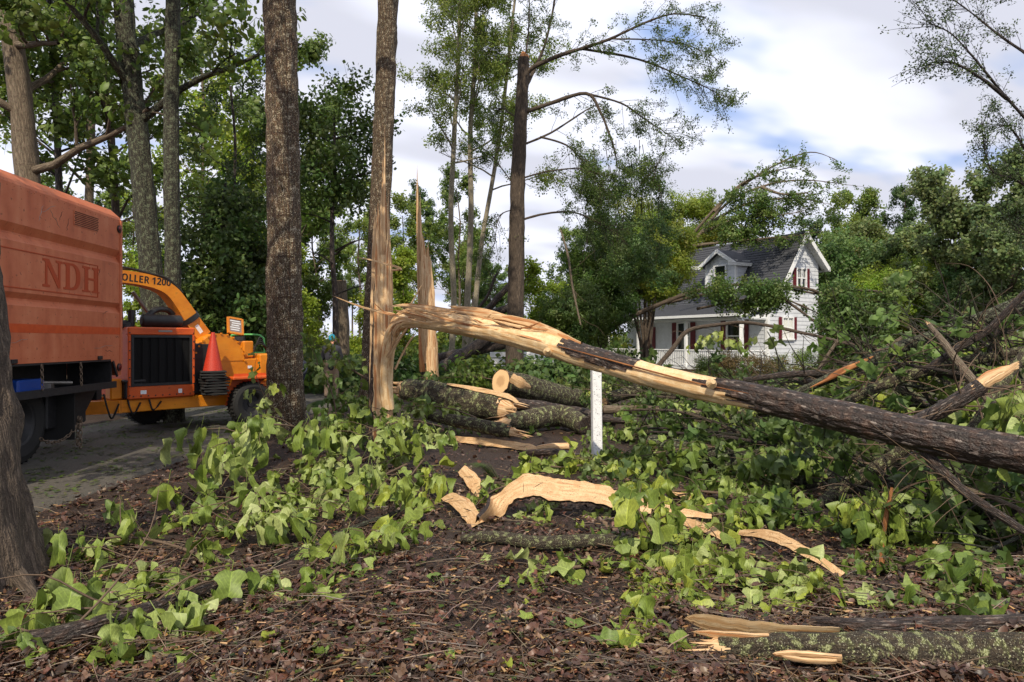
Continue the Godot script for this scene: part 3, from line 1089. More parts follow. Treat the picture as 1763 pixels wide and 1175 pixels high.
# ------------------------------------------------------------------ the house
func siding(poly: Array, tr: Transform3D, lap := 0.19) -> MB:
	var mb := MB.new()
	mb.xf = tr
	var lo := 1e9
	var hi := -1e9
	for p: Vector2 in poly:
		lo = minf(lo, p.y); hi = maxf(hi, p.y)
	var ext := func(h: float) -> Vector2:
		var a := 1e9
		var b := -1e9
		for i in poly.size():
			var p: Vector2 = poly[i]
			var q: Vector2 = poly[(i + 1) % poly.size()]
			if (p.y <= h and q.y >= h) or (q.y <= h and p.y >= h):
				if absf(q.y - p.y) < 1e-6:
					a = minf(a, minf(p.x, q.x)); b = maxf(b, maxf(p.x, q.x))
				else:
					var x := lerpf(p.x, q.x, (h - p.y) / (q.y - p.y))
					a = minf(a, x); b = maxf(b, x)
		return Vector2(a, b)
	var h := lo
	while h < hi - 0.01:
		var h1 := minf(h + lap, hi)
		var e0: Vector2 = ext.call(h + 0.001)
		var e1: Vector2 = ext.call(h1 - 0.001)
		mb.poly([Vector3(e0.x, h, 0.022), Vector3(e0.y, h, 0.022), Vector3(e1.y, h1, 0.004), Vector3(e1.x, h1, 0.004)], tr.basis * Vector3(0, 0.1, 1))
		mb.poly([Vector3(e0.x, h, 0.022), Vector3(e0.y, h, 0.022), Vector3(e0.y, h, 0.0), Vector3(e0.x, h, 0.0)], tr.basis * Vector3(0, -1, 0.1))
		h = h1
	return mb

func slope(mb: MB, a: Vector2, b: Vector2, z0: float, z1: float, course := 0.16, th := 0.14) -> void: # shingle courses from a (low) to b (high)
	var d := b - a
	var n := maxi(2, int(d.length() / course))
	var nn := Vector2(-d.y, d.x).normalized()
	if nn.y < 0: nn = -nn
	for i in n:
		var p := a + d * (float(i) / n)
		var q := a + d * (float(i + 1) / n)
		var p1 := p + nn * 0.022
		var q1 := q + nn * 0.004
		mb.poly([Vector3(p1.x, p1.y, z0), Vector3(p1.x, p1.y, z1), Vector3(q1.x, q1.y, z1), Vector3(q1.x, q1.y, z0)], Vector3(nn.x, nn.y, 0))
		mb.poly([Vector3(p1.x, p1.y, z0), Vector3(p1.x, p1.y, z1), Vector3(p.x, p.y, z1), Vector3(p.x, p.y, z0)], Vector3(-d.x, -d.y, 0))
	var u0 := a - nn * th
	var u1 := b - nn * th
	mb.poly([Vector3(u0.x, u0.y, z0), Vector3(u0.x, u0.y, z1), Vector3(u1.x, u1.y, z1), Vector3(u1.x, u1.y, z0)], Vector3(-nn.x, -nn.y, 0))
	for z: float in [z0, z1]:
		mb.poly([Vector3(a.x, a.y, z), Vector3(b.x, b.y, z), Vector3(u1.x, u1.y, z), Vector3(u0.x, u0.y, z)], Vector3(0, 0, signf(z - (z0 + z1) * 0.5)))

func window(root: Node3D, tr: Transform3D, w: float, h: float, pairs: int, shut: float, bright := false) -> void:
	var f := MB.new()
	f.xf = tr
	var t := 0.07
	f.box(Vector3(0, h / 2 + t / 2, 0.03), Vector3(w + 2 * t, t, 0.09))
	f.box(Vector3(0, -h / 2 - t / 2, 0.04), Vector3(w + 2.6 * t, t, 0.12))
	for s: float in [-1.0, 1.0]: f.box(Vector3(s * (w / 2 + t / 2), 0, 0.03), Vector3(t, h, 0.086))
	if pairs > 1: f.box(Vector3(0, 0, 0.028), Vector3(0.07, h, 0.08))
	var fr := build("window", f, M["white_paint"], root)
	var ws := w / pairs
	for k in pairs:
		var cx := (k - (pairs - 1) * 0.5) * ws
		var p := MB.new()
		p.xf = tr
		p.box(Vector3(cx, 0, 0.004), Vector3(ws - 0.05, h, 0.006))
		build("pane", p, M["curtain"] if bright else M["pane"], fr)
		var s := MB.new()
		s.xf = tr
		s.box(Vector3(cx, 0, 0.022), Vector3(ws - 0.02, 0.05, 0.04))
		if bright or pairs > 1: s.box(Vector3(cx, h * 0.25, 0.018), Vector3(0.025, h * 0.5, 0.02))
		build("sash", s, M["white_paint"], fr)
	if shut > 0:
		for s: float in [-1.0, 1.0]:
			var m := MB.new()
			m.xf = tr
			m.bevbox(Vector3(s * (w / 2 + t + shut / 2 + 0.02), 0, 0.035), Vector3(shut, h + 0.1, 0.04), 0.008)
			for k in int(h / 0.09): m.box(Vector3(s * (w / 2 + t + shut / 2 + 0.02), -h / 2 + 0.08 + k * 0.09, 0.058), Vector3(shut * 0.8, 0.03, 0.014))
			build("shutter", m, M["shutter"], root)

func make_house() -> void:
	var e := Vector3(0.879, 0, -0.477)
	var bs := Basis(e, Vector3.UP, Vector3(0.477, 0, 0.879))
	var root := thing("house", "white clapboard house with dark roof, dormer and porch under fallen limbs", "house", Vector3(12.0, 0, -32.0), bs)
	var LEN := 10.5
	var rw := 3.55
	var ridge := Vector2(2.24, 6.78)
	var low := Vector2(0.1, 3.4)
	var rear := Vector2(rw, 5.47)
	var gp2 := [Vector2(0, 0.0), Vector2(rw, 0.0), Vector2(rw, 5.35), Vector2(2.24, 6.64), Vector2(0.1, 3.3), Vector2(0, 3.3)]
	var wg := build("gable_wall", siding(gp2, Transform3D(Basis.IDENTITY, Vector3.ZERO)), M["siding"], root)
	wg.set_meta("label", "sunlit gable wall of pale clapboards")
	build("gable_wall", siding(gp2, Transform3D(Basis(Vector3.LEFT, Vector3.UP, Vector3.FORWARD), Vector3(0, 0, -LEN)) * Transform3D(Basis.from_scale(Vector3(-1, 1, 1)), Vector3.ZERO)), M["siding"], root)
	var fw := Basis(Vector3(0, 0, 1), Vector3.UP, Vector3(-1, 0, 0))
	build("porch_wall", siding([Vector2(-LEN, 0.1), Vector2(0, 0.1), Vector2(0, 3.3), Vector2(-LEN, 3.3)], Transform3D(fw, Vector3.ZERO)), M["siding"], root)
	build("rear_wall", siding([Vector2(0, 0), Vector2(LEN, 0), Vector2(LEN, 5.3), Vector2(0, 5.3)], Transform3D(Basis(Vector3(0, 0, -1), Vector3.UP, Vector3(1, 0, 0)), Vector3(rw, 0, 0))), M["siding"], root)
	var core := MB.new()
	core.box(Vector3(rw / 2, 1.6, -LEN / 2), Vector3(rw - 0.06, 3.1, LEN - 0.06))
	build("inner_wall", core, M["dark_hole"], root)
	var rf := MB.new()
	slope(rf, low, ridge, 0.38, -LEN - 0.38)
	slope(rf, Vector2(3.92, 5.1), ridge, 0.38, -LEN - 0.38)
	slope(rf, Vector2(-1.95, 2.76), Vector2(0.16, 3.48), 0.12, -LEN - 0.2)
	var roof := build("roof", rf, M["shingle"], root)
	var fa := MB.new() # white bargeboards and fascia
	for q: Array in [[low, ridge], [ridge, Vector2(3.92, 5.1)], [Vector2(-1.95, 2.76), Vector2(0.2, 3.49)]]:
		var a: Vector2 = q[0]
		var b: Vector2 = q[1]
		var zf: float = 0.40 if b.y > 4.0 or a.y > 4.0 else 0.14
		var d := (b - a).normalized()
		var nn := Vector2(-d.y, d.x)
		if nn.y < 0: nn = -nn
		var c := (a + b) * 0.5 - nn * 0.1
		fa.box(Vector3(c.x, c.y, zf), Vector3((b - a).length() + 0.04, 0.2, 0.04), Basis(Vector3.BACK, atan2(d.y, d.x)))
	fa.box(Vector3(3.93, 5.02, -LEN / 2), Vector3(0.04, 0.2, LEN + 0.8))
	build("bargeboard", fa, M["white_paint"], root)
	var so := MB.new()
	so.poly([Vector3(2.24, 6.56, 0.02), Vector3(2.24, 6.56, 0.38), Vector3(3.9, 4.92, 0.38), Vector3(3.9, 4.92, 0.02)], Vector3(-0.7, -0.7, 0))
	build("soffit", so, M["soffit"], root)
	var gt := MB.new()
	gt.box(Vector3(-2.0, 2.71, -LEN / 2 - 0.04), Vector3(0.12, 0.13, LEN + 0.3))
	build("gutter", gt, M["white_paint"], root)
	var pc := MB.new()
	pc.box(Vector3(-0.95, 2.58, -LEN / 2), Vector3(1.9, 0.05, LEN))
	pc.box(Vector3(-1.62, 2.62, -LEN / 2), Vector3(0.14, 0.22, LEN - 0.02))
	pc.box(Vector3(-0.8, 2.62, -0.08), Vector3(1.6, 0.22, 0.14))
	build("porch_ceiling", pc, M["white_paint"], root)
	var fl := MB.new()
	fl.box(Vector3(-0.85, 0.14, -LEN / 2), Vector3(1.7, 0.1, LEN))
	build("porch_floor", fl, M["white_paint"], root)
	var sk := MB.new()
	sk.box(Vector3(-1.6, 0.03, -LEN / 2), Vector3(0.05, 0.12, LEN - 0.1))
	build("porch_skirt", sk, M["wood_rust"], root)
	for z: float in [-0.1, -3.74, -7.5, -10.3]:
		var p := MB.new()
		p.bevbox(Vector3(-1.6, 1.37, z), Vector3(0.16, 2.36, 0.16), 0.02)
		p.bevbox(Vector3(-1.6, 0.28, z), Vector3(0.2, 0.18, 0.2), 0.02)
		p.bevbox(Vector3(-1.6, 2.44, z), Vector3(0.2, 0.1, 0.2), 0.02)
		build("porch_post", p, M["white_paint"], root)
	var cp := MB.new()
	cp.box(Vector3(0.0, 1.67, 0.03), Vector3(0.14, 3.2, 0.08))
	cp.box(Vector3(-0.04, 1.67, -0.04), Vector3(0.08, 3.2, 0.14))
	build("corner_board", cp, M["white_paint"], root)
	var dp := MB.new()
	dp.tube(smooth([Vector3(-1.95, 2.68, -0.1), Vector3(-1.9, 2.52, -0.1), Vector3(-1.72, 2.42, -0.1), Vector3(-1.7, 2.3, -0.1), Vector3(-1.7, 0.2, -0.1)], 4), taper(17, 0.045, 0.045), 8)
	build("downpipe", dp, M["white_paint"], root)
	var rl := MB.new()
	rl.bevbox(Vector3(-1.6, 1.04, -LEN / 2), Vector3(0.09, 0.06, LEN - 0.2))
	rl.box(Vector3(-1.6, 0.30, -LEN / 2), Vector3(0.06, 0.06, LEN - 0.2))
	rl.bevbox(Vector3(-0.8, 1.042, -0.1), Vector3(1.5, 0.06, 0.09))
	rl.box(Vector3(-0.8, 0.302, -0.1), Vector3(1.5, 0.06, 0.06))
	var rail := build("railing", rl, M["white_paint"], root)
	var bl := MB.new()
	var z := -0.22
	while z > -LEN + 0.1:
		bl.box(Vector3(-1.6, 0.67, z), Vector3(0.045, 0.7, 0.045)); z -= 0.135
	for k in 10: bl.box(Vector3(-1.45 + k * 0.135, 0.67, -0.1), Vector3(0.045, 0.7, 0.045))
	build("balusters", bl, M["white_paint"], rail).set_meta("kind", "stuff")
	# windows and door
	window(root, Transform3D(Basis.IDENTITY, Vector3(1.30, 2.1, 0.03)), 0.66, 0.98, 2, 0.2, true)
	window(root, Transform3D(Basis.IDENTITY, Vector3(2.26, 4.55, 0.03)), 0.58, 0.86, 2, 0.2)
	window(root, Transform3D(fw, Vector3(-0.03, 1.75, -2.0)), 0.9, 1.4, 1, 0.36)
	window(root, Transform3D(fw, Vector3(-0.03, 1.75, -5.6)), 0.9, 1.4, 1, 0.36)
	var dr := MB.new()
	dr.box(Vector3(-0.05, 1.25, -8.4), Vector3(0.06, 2.1, 0.95))
	var door := build("door", dr, M["shutter"], root)
	var dk := MB.new()
	dk.lathe([Vector2(0.0, 0.0), Vector2(0.03, 0.01), Vector2(0.03, 0.04), Vector2(0, 0.05)], 8, Transform3D(Basis(Vector3.FORWARD, -PI / 2), Vector3(-0.08, 1.15, -8.05)))
	build("handle", dk, M["steel"], door)
	var ve := MB.new()
	for k in 7: ve.box(Vector3(2.1, 5.6 + k * 0.1, 0.04), Vector3(0.36, 0.05, 0.05))
	build("attic_vent", ve, M["white_paint"], root)
	# dormer
	var zc := -3.43
	var hw := 1.05
	var fx := 0.5
	var dtr := Transform3D(fw, Vector3(fx, 0, zc))
	build("dormer_face", siding([Vector2(-hw, 4.0), Vector2(hw, 4.0), Vector2(hw, 5.55), Vector2(0, 6.12), Vector2(-hw, 5.55)], dtr), M["siding"], root)
	for s: float in [1.0, -1.0]:
		var tb := Transform3D(Basis(Vector3(1, 0, 0), Vector3.UP, Vector3(0, 0, 1)), Vector3(0, 0, zc + hw * s))
		var pl := [Vector2(fx, 4.0), Vector2(0.46 + 0.04, 4.05), Vector2(1.5, 5.62), Vector2(fx, 5.55)]
		var sd := siding(pl, tb) if s > 0 else siding(pl, tb * Transform3D(Basis.IDENTITY, Vector3(0, 0, -0.03)))
		build("dormer_side", sd, M["siding"], root)
		var cb := MB.new()
		cb.box(Vector3(fx - 0.01, 4.8, zc + s * (hw - 0.03)), Vector3(0.1, 1.6, 0.12))
		build("corner_board", cb, M["white_paint"], root)
	var dr2 := MB.new()
	var sl := Vector2(hw + 0.2, 0.75).normalized()
	for s: float in [1.0, -1.0]:
		var p0 := Vector3(fx - 0.3, 5.44, zc + s * (hw + 0.2))
		var p1 := Vector3(fx - 0.3, 6.20, zc)
		var q1 := Vector3(1.86, 6.20, zc)
		var q0 := Vector3(1.42, 5.44, zc + s * (hw + 0.2))
		dr2.poly([p0, p1, q1, q0], Vector3(0, 1, s))
		var dn := Vector3(0, -0.1, 0)
		dr2.poly([p0 + dn, p1 + dn, q1 + dn, q0 + dn], Vector3(0, -1, -s))
		dr2.poly([p0, q0, q0 + dn, p0 + dn], Vector3(0, 0, s))
		dr2.poly([p0, p1, p1 + dn, p0 + dn], Vector3(-1, 0, 0))
	build("dormer_roof", dr2, M["shingle"], root)
	var db := MB.new()
	for s: float in [1.0, -1.0]:
		var a := Vector3(fx - 0.32, 5.36, zc + s * (hw + 0.22))
		var b := Vector3(fx - 0.32, 6.13, zc)
		var dd := (b - a)
		db.box((a + b) * 0.5, Vector3(0.04, dd.length(), 0.18), Basis(Vector3.RIGHT, atan2(dd.z, dd.y)))
		db.box(Vector3(0.55, 5.36, zc + s * (hw + 0.22)), Vector3(1.7, 0.16, 0.04))
	build("bargeboard", db, M["white_paint"], root)
	window(root, Transform3D(fw, Vector3(fx - 0.03, 4.86, zc)), 0.72, 1.0, 1, 0.0)

# ------------------------------------------------------------------ machines
func bar(mb: MB, pts: Array, hw: float, hh: Array, side: Vector3) -> void: # a box section swept along points; side is its width axis
	var n := pts.size()
	var rows := []
	for i in n:
		var a: Vector3 = pts[maxi(i - 1, 0)]
		var b: Vector3 = pts[mini(i + 1, n - 1)]
		var up := side.cross(b - a).normalized()
		var p: Vector3 = pts[i]
		var h: float = hh[i]
		rows.append([p + side * hw + up * h, p + side * hw - up * h, p - side * hw - up * h, p - side * hw + up * h])
	for i in n - 1:
		for k in 4:
			var r0: Array = rows[i]
			var r1: Array = rows[i + 1]
			var m: Vector3 = (r0[k] + r0[(k + 1) % 4]) * 0.5
			mb.poly([r0[k], r0[(k + 1) % 4], r1[(k + 1) % 4], r1[k]], m - pts[i])
	mb.poly(rows[0], pts[0] - pts[1])
	mb.poly(rows[n - 1], pts[n - 1] - pts[n - 2])

func text(root: Node3D, s: String, size: float, mat: String, tr: Transform3D, serif := false, bold := true, wide := 1.0) -> void:
	var f := SystemFont.new()
	f.font_names = PackedStringArray(["Droid Serif" if serif else "Droid Sans"])
	f.font_weight = 700 if bold else 400
	var m := TextMesh.new()
	m.text = s
	m.font = f
	m.font_size = 64
	m.pixel_size = size / 46.0
	m.depth = 0.003
	put("lettering", m, M[mat], root, tr * Transform3D(Basis.from_scale(Vector3(wide, 1, 1)), Vector3.ZERO))

func wheel(root: Node3D, at: Vector3, r: float, w: float, rim: String) -> void: # axis along local z
	var tr := Transform3D(Basis(Vector3.RIGHT, PI / 2), at)
	var mb := MB.new()
	mb.lathe([Vector2(r * 0.55, -w * 0.42), Vector2(r * 0.8, -w * 0.5), Vector2(r * 0.95, -w * 0.42), Vector2(r, -w * 0.25), Vector2(r, w * 0.25), Vector2(r * 0.95, w * 0.42), Vector2(r * 0.8, w * 0.5), Vector2(r * 0.55, w * 0.42)], 32, tr)
	for k in 36:
		var a := TAU * k / 36
		for s: float in [-1.0, 1.0]:
			mb.box(tr * Vector3(cos(a + s * 0.04) * r * 0.995, s * w * 0.2, sin(a + s * 0.04) * r * 0.995), Vector3(0.03, 0.02, w * 0.3), Basis(Vector3.BACK, -a))
	var ty := build("tyre", mb, M["rubber"], root)
	var rm := MB.new()
	rm.lathe([Vector2(0.001, w * 0.16), Vector2(r * 0.14, w * 0.16), Vector2(r * 0.16, w * 0.1), Vector2(r * 0.4, w * 0.12), Vector2(r * 0.5, w * 0.36), Vector2(r * 0.57, w * 0.42)].map(func(q): return Vector2(q.x, -q.y)), 24, tr)
	rm.lathe([Vector2(r * 0.57, w * 0.42), Vector2(r * 0.5, w * 0.36), Vector2(r * 0.4, w * 0.12), Vector2(r * 0.16, w * 0.1), Vector2(r * 0.14, w * 0.16), Vector2(0.001, w * 0.16)], 24, tr)
	build("rim", rm, M[rim], ty)

func chain(root: Node3D, a: Vector3, b: Vector3, sag: float, ln := 0.055) -> void:
	var n := maxi(3, int(a.distance_to(b) / (ln * 0.74)))
	var ring := MB.new()
	var p := PackedVector3Array()
	for k in 11:
		var t := TAU * k / 10
		p.append(Vector3(cos(t) * ln * 0.28, sin(t) * ln * 0.5, 0))
	ring.tube(p, taper(11, ln * 0.1, ln * 0.1), 6)
	var m := ring.mesh()
	var ch := Node3D.new()
	ch.name = "chain"
	root.add_child(ch, true)
	for k in n:
		var f := (k + 0.5) / n
		var q := a.lerp(b, f) + Vector3.DOWN * sag * 4.0 * f * (1.0 - f)
		var f2 := f + 0.01
		var q2 := a.lerp(b, f2) + Vector3.DOWN * sag * 4.0 * f2 * (1.0 - f2)
		var bs := frame(q2 - q, Vector3(0.3, 0.1, 1)) * Basis(Vector3.UP, PI / 2 * (k % 2) + 0.3)
		put("link", m, M["chain"], ch, Transform3D(bs, q))

func make_truck() -> void:
	var fx := Vector3(-0.069, 0, -0.9976)
	var bs := Basis(fx, Vector3.UP, Vector3(0.9976, 0, -0.069))
	var root := thing("chip_truck", "faded orange chip truck with ribbed box and open tool bay, parked on the driveway", "truck", Vector3(-5.73, 0, -10.0), bs)
	var x0 := -5.6
	var prof := [Vector2(0, 1.24), Vector2(0, 1.90), Vector2(-0.05, 1.965), Vector2(-0.05, 1.985), Vector2(0, 2.05), Vector2(0, 2.62), Vector2(-0.055, 2.70), Vector2(-0.055, 2.725), Vector2(0, 2.82), Vector2(0, 3.26), Vector2(-0.015, 3.3), Vector2(-0.15, 3.42), Vector2(-1.2, 3.5)]
	var b := MB.new()
	for i in prof.size() - 1:
		var a: Vector2 = prof[i]
		var c: Vector2 = prof[i + 1]
		var d := c - a
		b.poly([Vector3(x0, a.y, a.x), Vector3(0, a.y, a.x), Vector3(0, c.y, c.x), Vector3(x0, c.y, c.x)], Vector3(0, -d.x, d.y))
		b.poly([Vector3(x0, a.y, -2.4 - a.x), Vector3(0, a.y, -2.4 - a.x), Vector3(0, c.y, -2.4 - c.x), Vector3(x0, c.y, -2.4 - c.x)], Vector3(0, -d.x, -d.y))
	b.poly([Vector3(-0.30, 1.24, 0), Vector3(0, 1.24, 0), Vector3(0, 1.0, 0), Vector3(-0.12, 1.0, 0), Vector3(-0.18, 1.04, 0)], Vector3(0, 0, 1))
	var rear := []
	for q: Vector2 in prof: rear.append(Vector3(0, q.y, q.x if q.x > -0.1 or q.y > 3.3 else -0.01))
	var rr := []
	for q: Vector3 in [Vector3(0, 1.0, 0), Vector3(0, 3.28, 0), Vector3(0, 3.42, -0.15), Vector3(0, 3.5, -1.2), Vector3(0, 3.42, -2.25), Vector3(0, 3.28, -2.4), Vector3(0, 1.0, -2.4)]: rr.append(q + Vector3(-0.03, 0, 0))
	b.poly(rr, Vector3(1, 0, 0))
	b.poly([Vector3(x0, 1.24, 0), Vector3(0, 1.24, 0), Vector3(0, 1.24, -2.4), Vector3(x0, 1.24, -2.4)], Vector3(0, -1, 0))
	b.poly([Vector3(x0, 1.0, 0), Vector3(x0, 3.3, 0), Vector3(x0, 3.5, -1.2), Vector3(x0, 3.3, -2.4), Vector3(x0, 1.0, -2.4)], Vector3(-1, 0, 0))
	b.bevbox(Vector3(-0.9, 3.45, -0.5), Vector3(0.5, 0.08, 0.3), 0.02)
	var body := build("chip_box", b, M["paint_orange"], root)
	var fr := MB.new()
	fr.bevbox(Vector3(-0.02, 2.2, 0.004), Vector3(0.05, 2.1, 0.03), 0.008)
	build("corner_trim", fr, M["paint_orange"], body)
	var band := MB.new()
	band.box(Vector3(x0 / 2, 1.645, 0.0015), Vector3(-x0, 0.10, 0.003))
	build("painted_band", band, M["paint_band"], body)
	# NDH in a printed frame
	var ft := MB.new()
	for q: Array in [[-1.92, 2.53, 2.55, 0.012], [-1.92, 2.10, 2.55, 0.012]]: ft.box(Vector3(q[0], q[1], 0.003), Vector3(q[2], q[3], 0.006))
	for q: float in [-0.645, -3.195]: ft.box(Vector3(q, 2.315, 0.003), Vector3(0.012, 0.442, 0.006))
	build("lettering_frame", ft, M["print_orange"], body)
	text(body, "NDH", 0.34, "print_orange", Transform3D(Basis.IDENTITY, Vector3(-1.24, 2.315, 0.003)), true, true, 1.15)
	# vent of punched holes
	var vb := MB.new()
	vb.box(Vector3(-0.93, 3.09, 0.003), Vector3(0.58, 0.20, 0.006))
	var vent := build("vent", vb, M["paint_orange"], body)
	var vh := MB.new()
	for r in 8:
		for k in 20:
			vh.box(Vector3(-1.2 + k * 0.0285 + (r % 2) * 0.014, 3.008 + r * 0.0235, 0.0065), Vector3(0.019, 0.014, 0.003))
	build("punched_holes", vh, M["dark_hole"], vent).set_meta("kind", "stuff")
	for q: Array in [[-0.07, 3.13], [-0.075, 1.12]]:
		var l := MB.new()
		l.lathe([Vector2(0.055, 0), Vector2(0.055, 0.018), Vector2(0.042, 0.02)], 20, Transform3D(Basis(Vector3.RIGHT, PI / 2), Vector3(q[0], q[1], 0)))
		var lm := build("marker_light", l, M["black_steel"], body)
		var l2 := MB.new()
		l2.lathe([Vector2(0.042, 0.014), Vector2(0.034, 0.028), Vector2(0.0, 0.034)], 20, Transform3D(Basis(Vector3.RIGHT, PI / 2), Vector3(q[0], q[1], 0)))
		build("lens", l2, M["red_lamp"], lm)
	# rivets, scuffs and a latch
	var rv := MB.new()
	for k in 44:
		for y: float in [1.30, 3.23]: rv.lathe([Vector2(0.009, 0), Vector2(0.007, 0.004), Vector2(0, 0.005)], 6, Transform3D(Basis(Vector3.RIGHT, PI / 2), Vector3(-0.1 - k * 0.12, y, 0)))
	for k in 14: rv.lathe([Vector2(0.009, 0), Vector2(0.007, 0.004), Vector2(0, 0.005)], 6, Transform3D(Basis(Vector3.RIGHT, PI / 2), Vector3(-0.02, 1.1 + k * 0.15, 0.019)))
	build("rivets", rv, M["paint_orange"], body).set_meta("kind", "stuff")
	for q: Array in [[-1.75, 3.1, 0.30, 0.5], [-1.62, 3.0, 0.26, -0.7], [-1.5, 3.06, 0.16, 1.1], [-1.35, 2.98, 0.2, 1.3], [-1.9, 3.02, 0.24, 1.2], [-0.12, 1.56, 0.1, 0.05], [-0.5, 1.42, 0.5, 0.1], [-0.35, 1.36, 0.2, -0.05], [-0.6, 2.45, 0.12, 1.2], [-0.45, 1.9, 0.16, 0.4], [-2.3, 1.5, 0.3, 0.2]]:
		var sc := MB.new()
		var pp := PackedVector3Array()
		for k in 7:
			var f := k / 6.0 - 0.5
			pp.append(Vector3(q[0] + cos(q[3]) * f * q[2] + 0.012 * sin(k * 2.3), q[1] + sin(q[3]) * f * q[2] + 0.01 * cos(k * 1.7), 0.0005))
		sc.tube(pp, PackedFloat32Array([0.001, 0.003, 0.002, 0.004, 0.002, 0.003, 0.001]), 4)
		build("scratch", sc, M["black_steel" if q[2] < 0.22 else "steel"], body)
	var la := MB.new()
	la.bevbox(Vector3(-0.6, 1.27, 0.012), Vector3(0.1, 0.05, 0.024), 0.006)
	la.bevbox(Vector3(-2.4, 1.27, 0.012), Vector3(0.1, 0.05, 0.024), 0.006)
	build("latch", la, M["black_steel"], body)
	# tool bay
	var tb := MB.new()
	tb.box(Vector3(-2.0, 1.05, -0.62), Vector3(3.4, 0.5, 0.04))
	tb.box(Vector3(-0.26, 1.05, -0.31), Vector3(0.03, 0.4, 0.6))
	tb.box(Vector3(-2.0, 0.87, -0.31), Vector3(3.5, 0.03, 0.62))
	tb.box(Vector3(-2.0, 0.88, 0.03), Vector3(3.52, 0.09, 0.05))
	tb.box(Vector3(-0.20, 1.1, 0.012), Vector3(0.035, 0.25, 0.02), Basis(Vector3.BACK, 0.5))
	tb.box(Vector3(-2.0, 1.225, -0.3), Vector3(3.4, 0.02, 0.6))
	var bay := build("tool_bay", tb, M["black_steel"], root)
	var bx := MB.new()
	bx.bevbox(Vector3(-1.95, 0.97, -0.22), Vector3(0.5, 0.15, 0.3), 0.02)
	build("blue_crate", bx, M["blue_plastic"], bay)
	var tl := MB.new()
	tl.box(Vector3(-1.35, 0.93, -0.25), Vector3(0.35, 0.08, 0.12), Basis(Vector3.UP, 0.4))
	tl.tube(PackedVector3Array([Vector3(-1.5, 0.98, -0.3), Vector3(-1.0, 0.95, -0.15)]), PackedFloat32Array([0.025, 0.025]), 8)
	build("tool", tl, M["steel"], bay)
	chain(root, Vector3(-1.13, 1.22, 0.04), Vector3(-1.15, 0.92, 0.06), 0.0)
	chain(root, Vector3(-1.95, 1.22, 0.04), Vector3(-1.97, 0.92, 0.06), 0.0)
	# chassis, flap, hitch
	var ch := MB.new()
	ch.box(Vector3(-2.6, 0.78, -0.95), Vector3(5.6, 0.2, 0.1))
	ch.box(Vector3(-2.6, 0.78, -1.5), Vector3(5.6, 0.2, 0.1))
	ch.box(Vector3(-0.12, 0.80, -1.2), Vector3(0.14, 0.3, 1.9))
	ch.bevbox(Vector3(-0.9, 0.62, -0.5), Vector3(0.9, 0.5, 0.5), 0.02)
	ch.poly([Vector3(-0.15, 0.9, -0.22), Vector3(-0.9, 0.9, -0.22), Vector3(-0.9, 0.3, -0.22), Vector3(-0.6, 0.45, -0.22)], Vector3(0, 0, 1))
	ch.bevbox(Vector3(-0.05, 0.55, -1.2), Vector3(0.1, 0.5, 0.5), 0.02)
	build("chassis", ch, M["black_steel"], root)
	var mf := MB.new()
	mf.box(Vector3(-1.15, 0.55, -0.3), Vector3(0.02, 0.66, 0.55))
	build("mud_flap", mf, M["rubber"], root)
	for x: float in [-1.9, -5.2]:
		for z: float in [-0.35, -2.05]:
			wheel(root, Vector3(x, 0.5 + 0.03, z), 0.5, 0.3, "black_steel")
	chain(root, Vector3(-1.05, 0.5, 0.0), Vector3(-1.1, 0.10, 0.02), 0.0, 0.07)
	chain(root, Vector3(-1.0, 0.5, -0.06), Vector3(-1.06, 0.14, -0.04), 0.0, 0.07)
	chain(root, Vector3(-1.75, 0.32, -0.1), Vector3(-1.08, 0.4, -0.03), 0.12, 0.07)

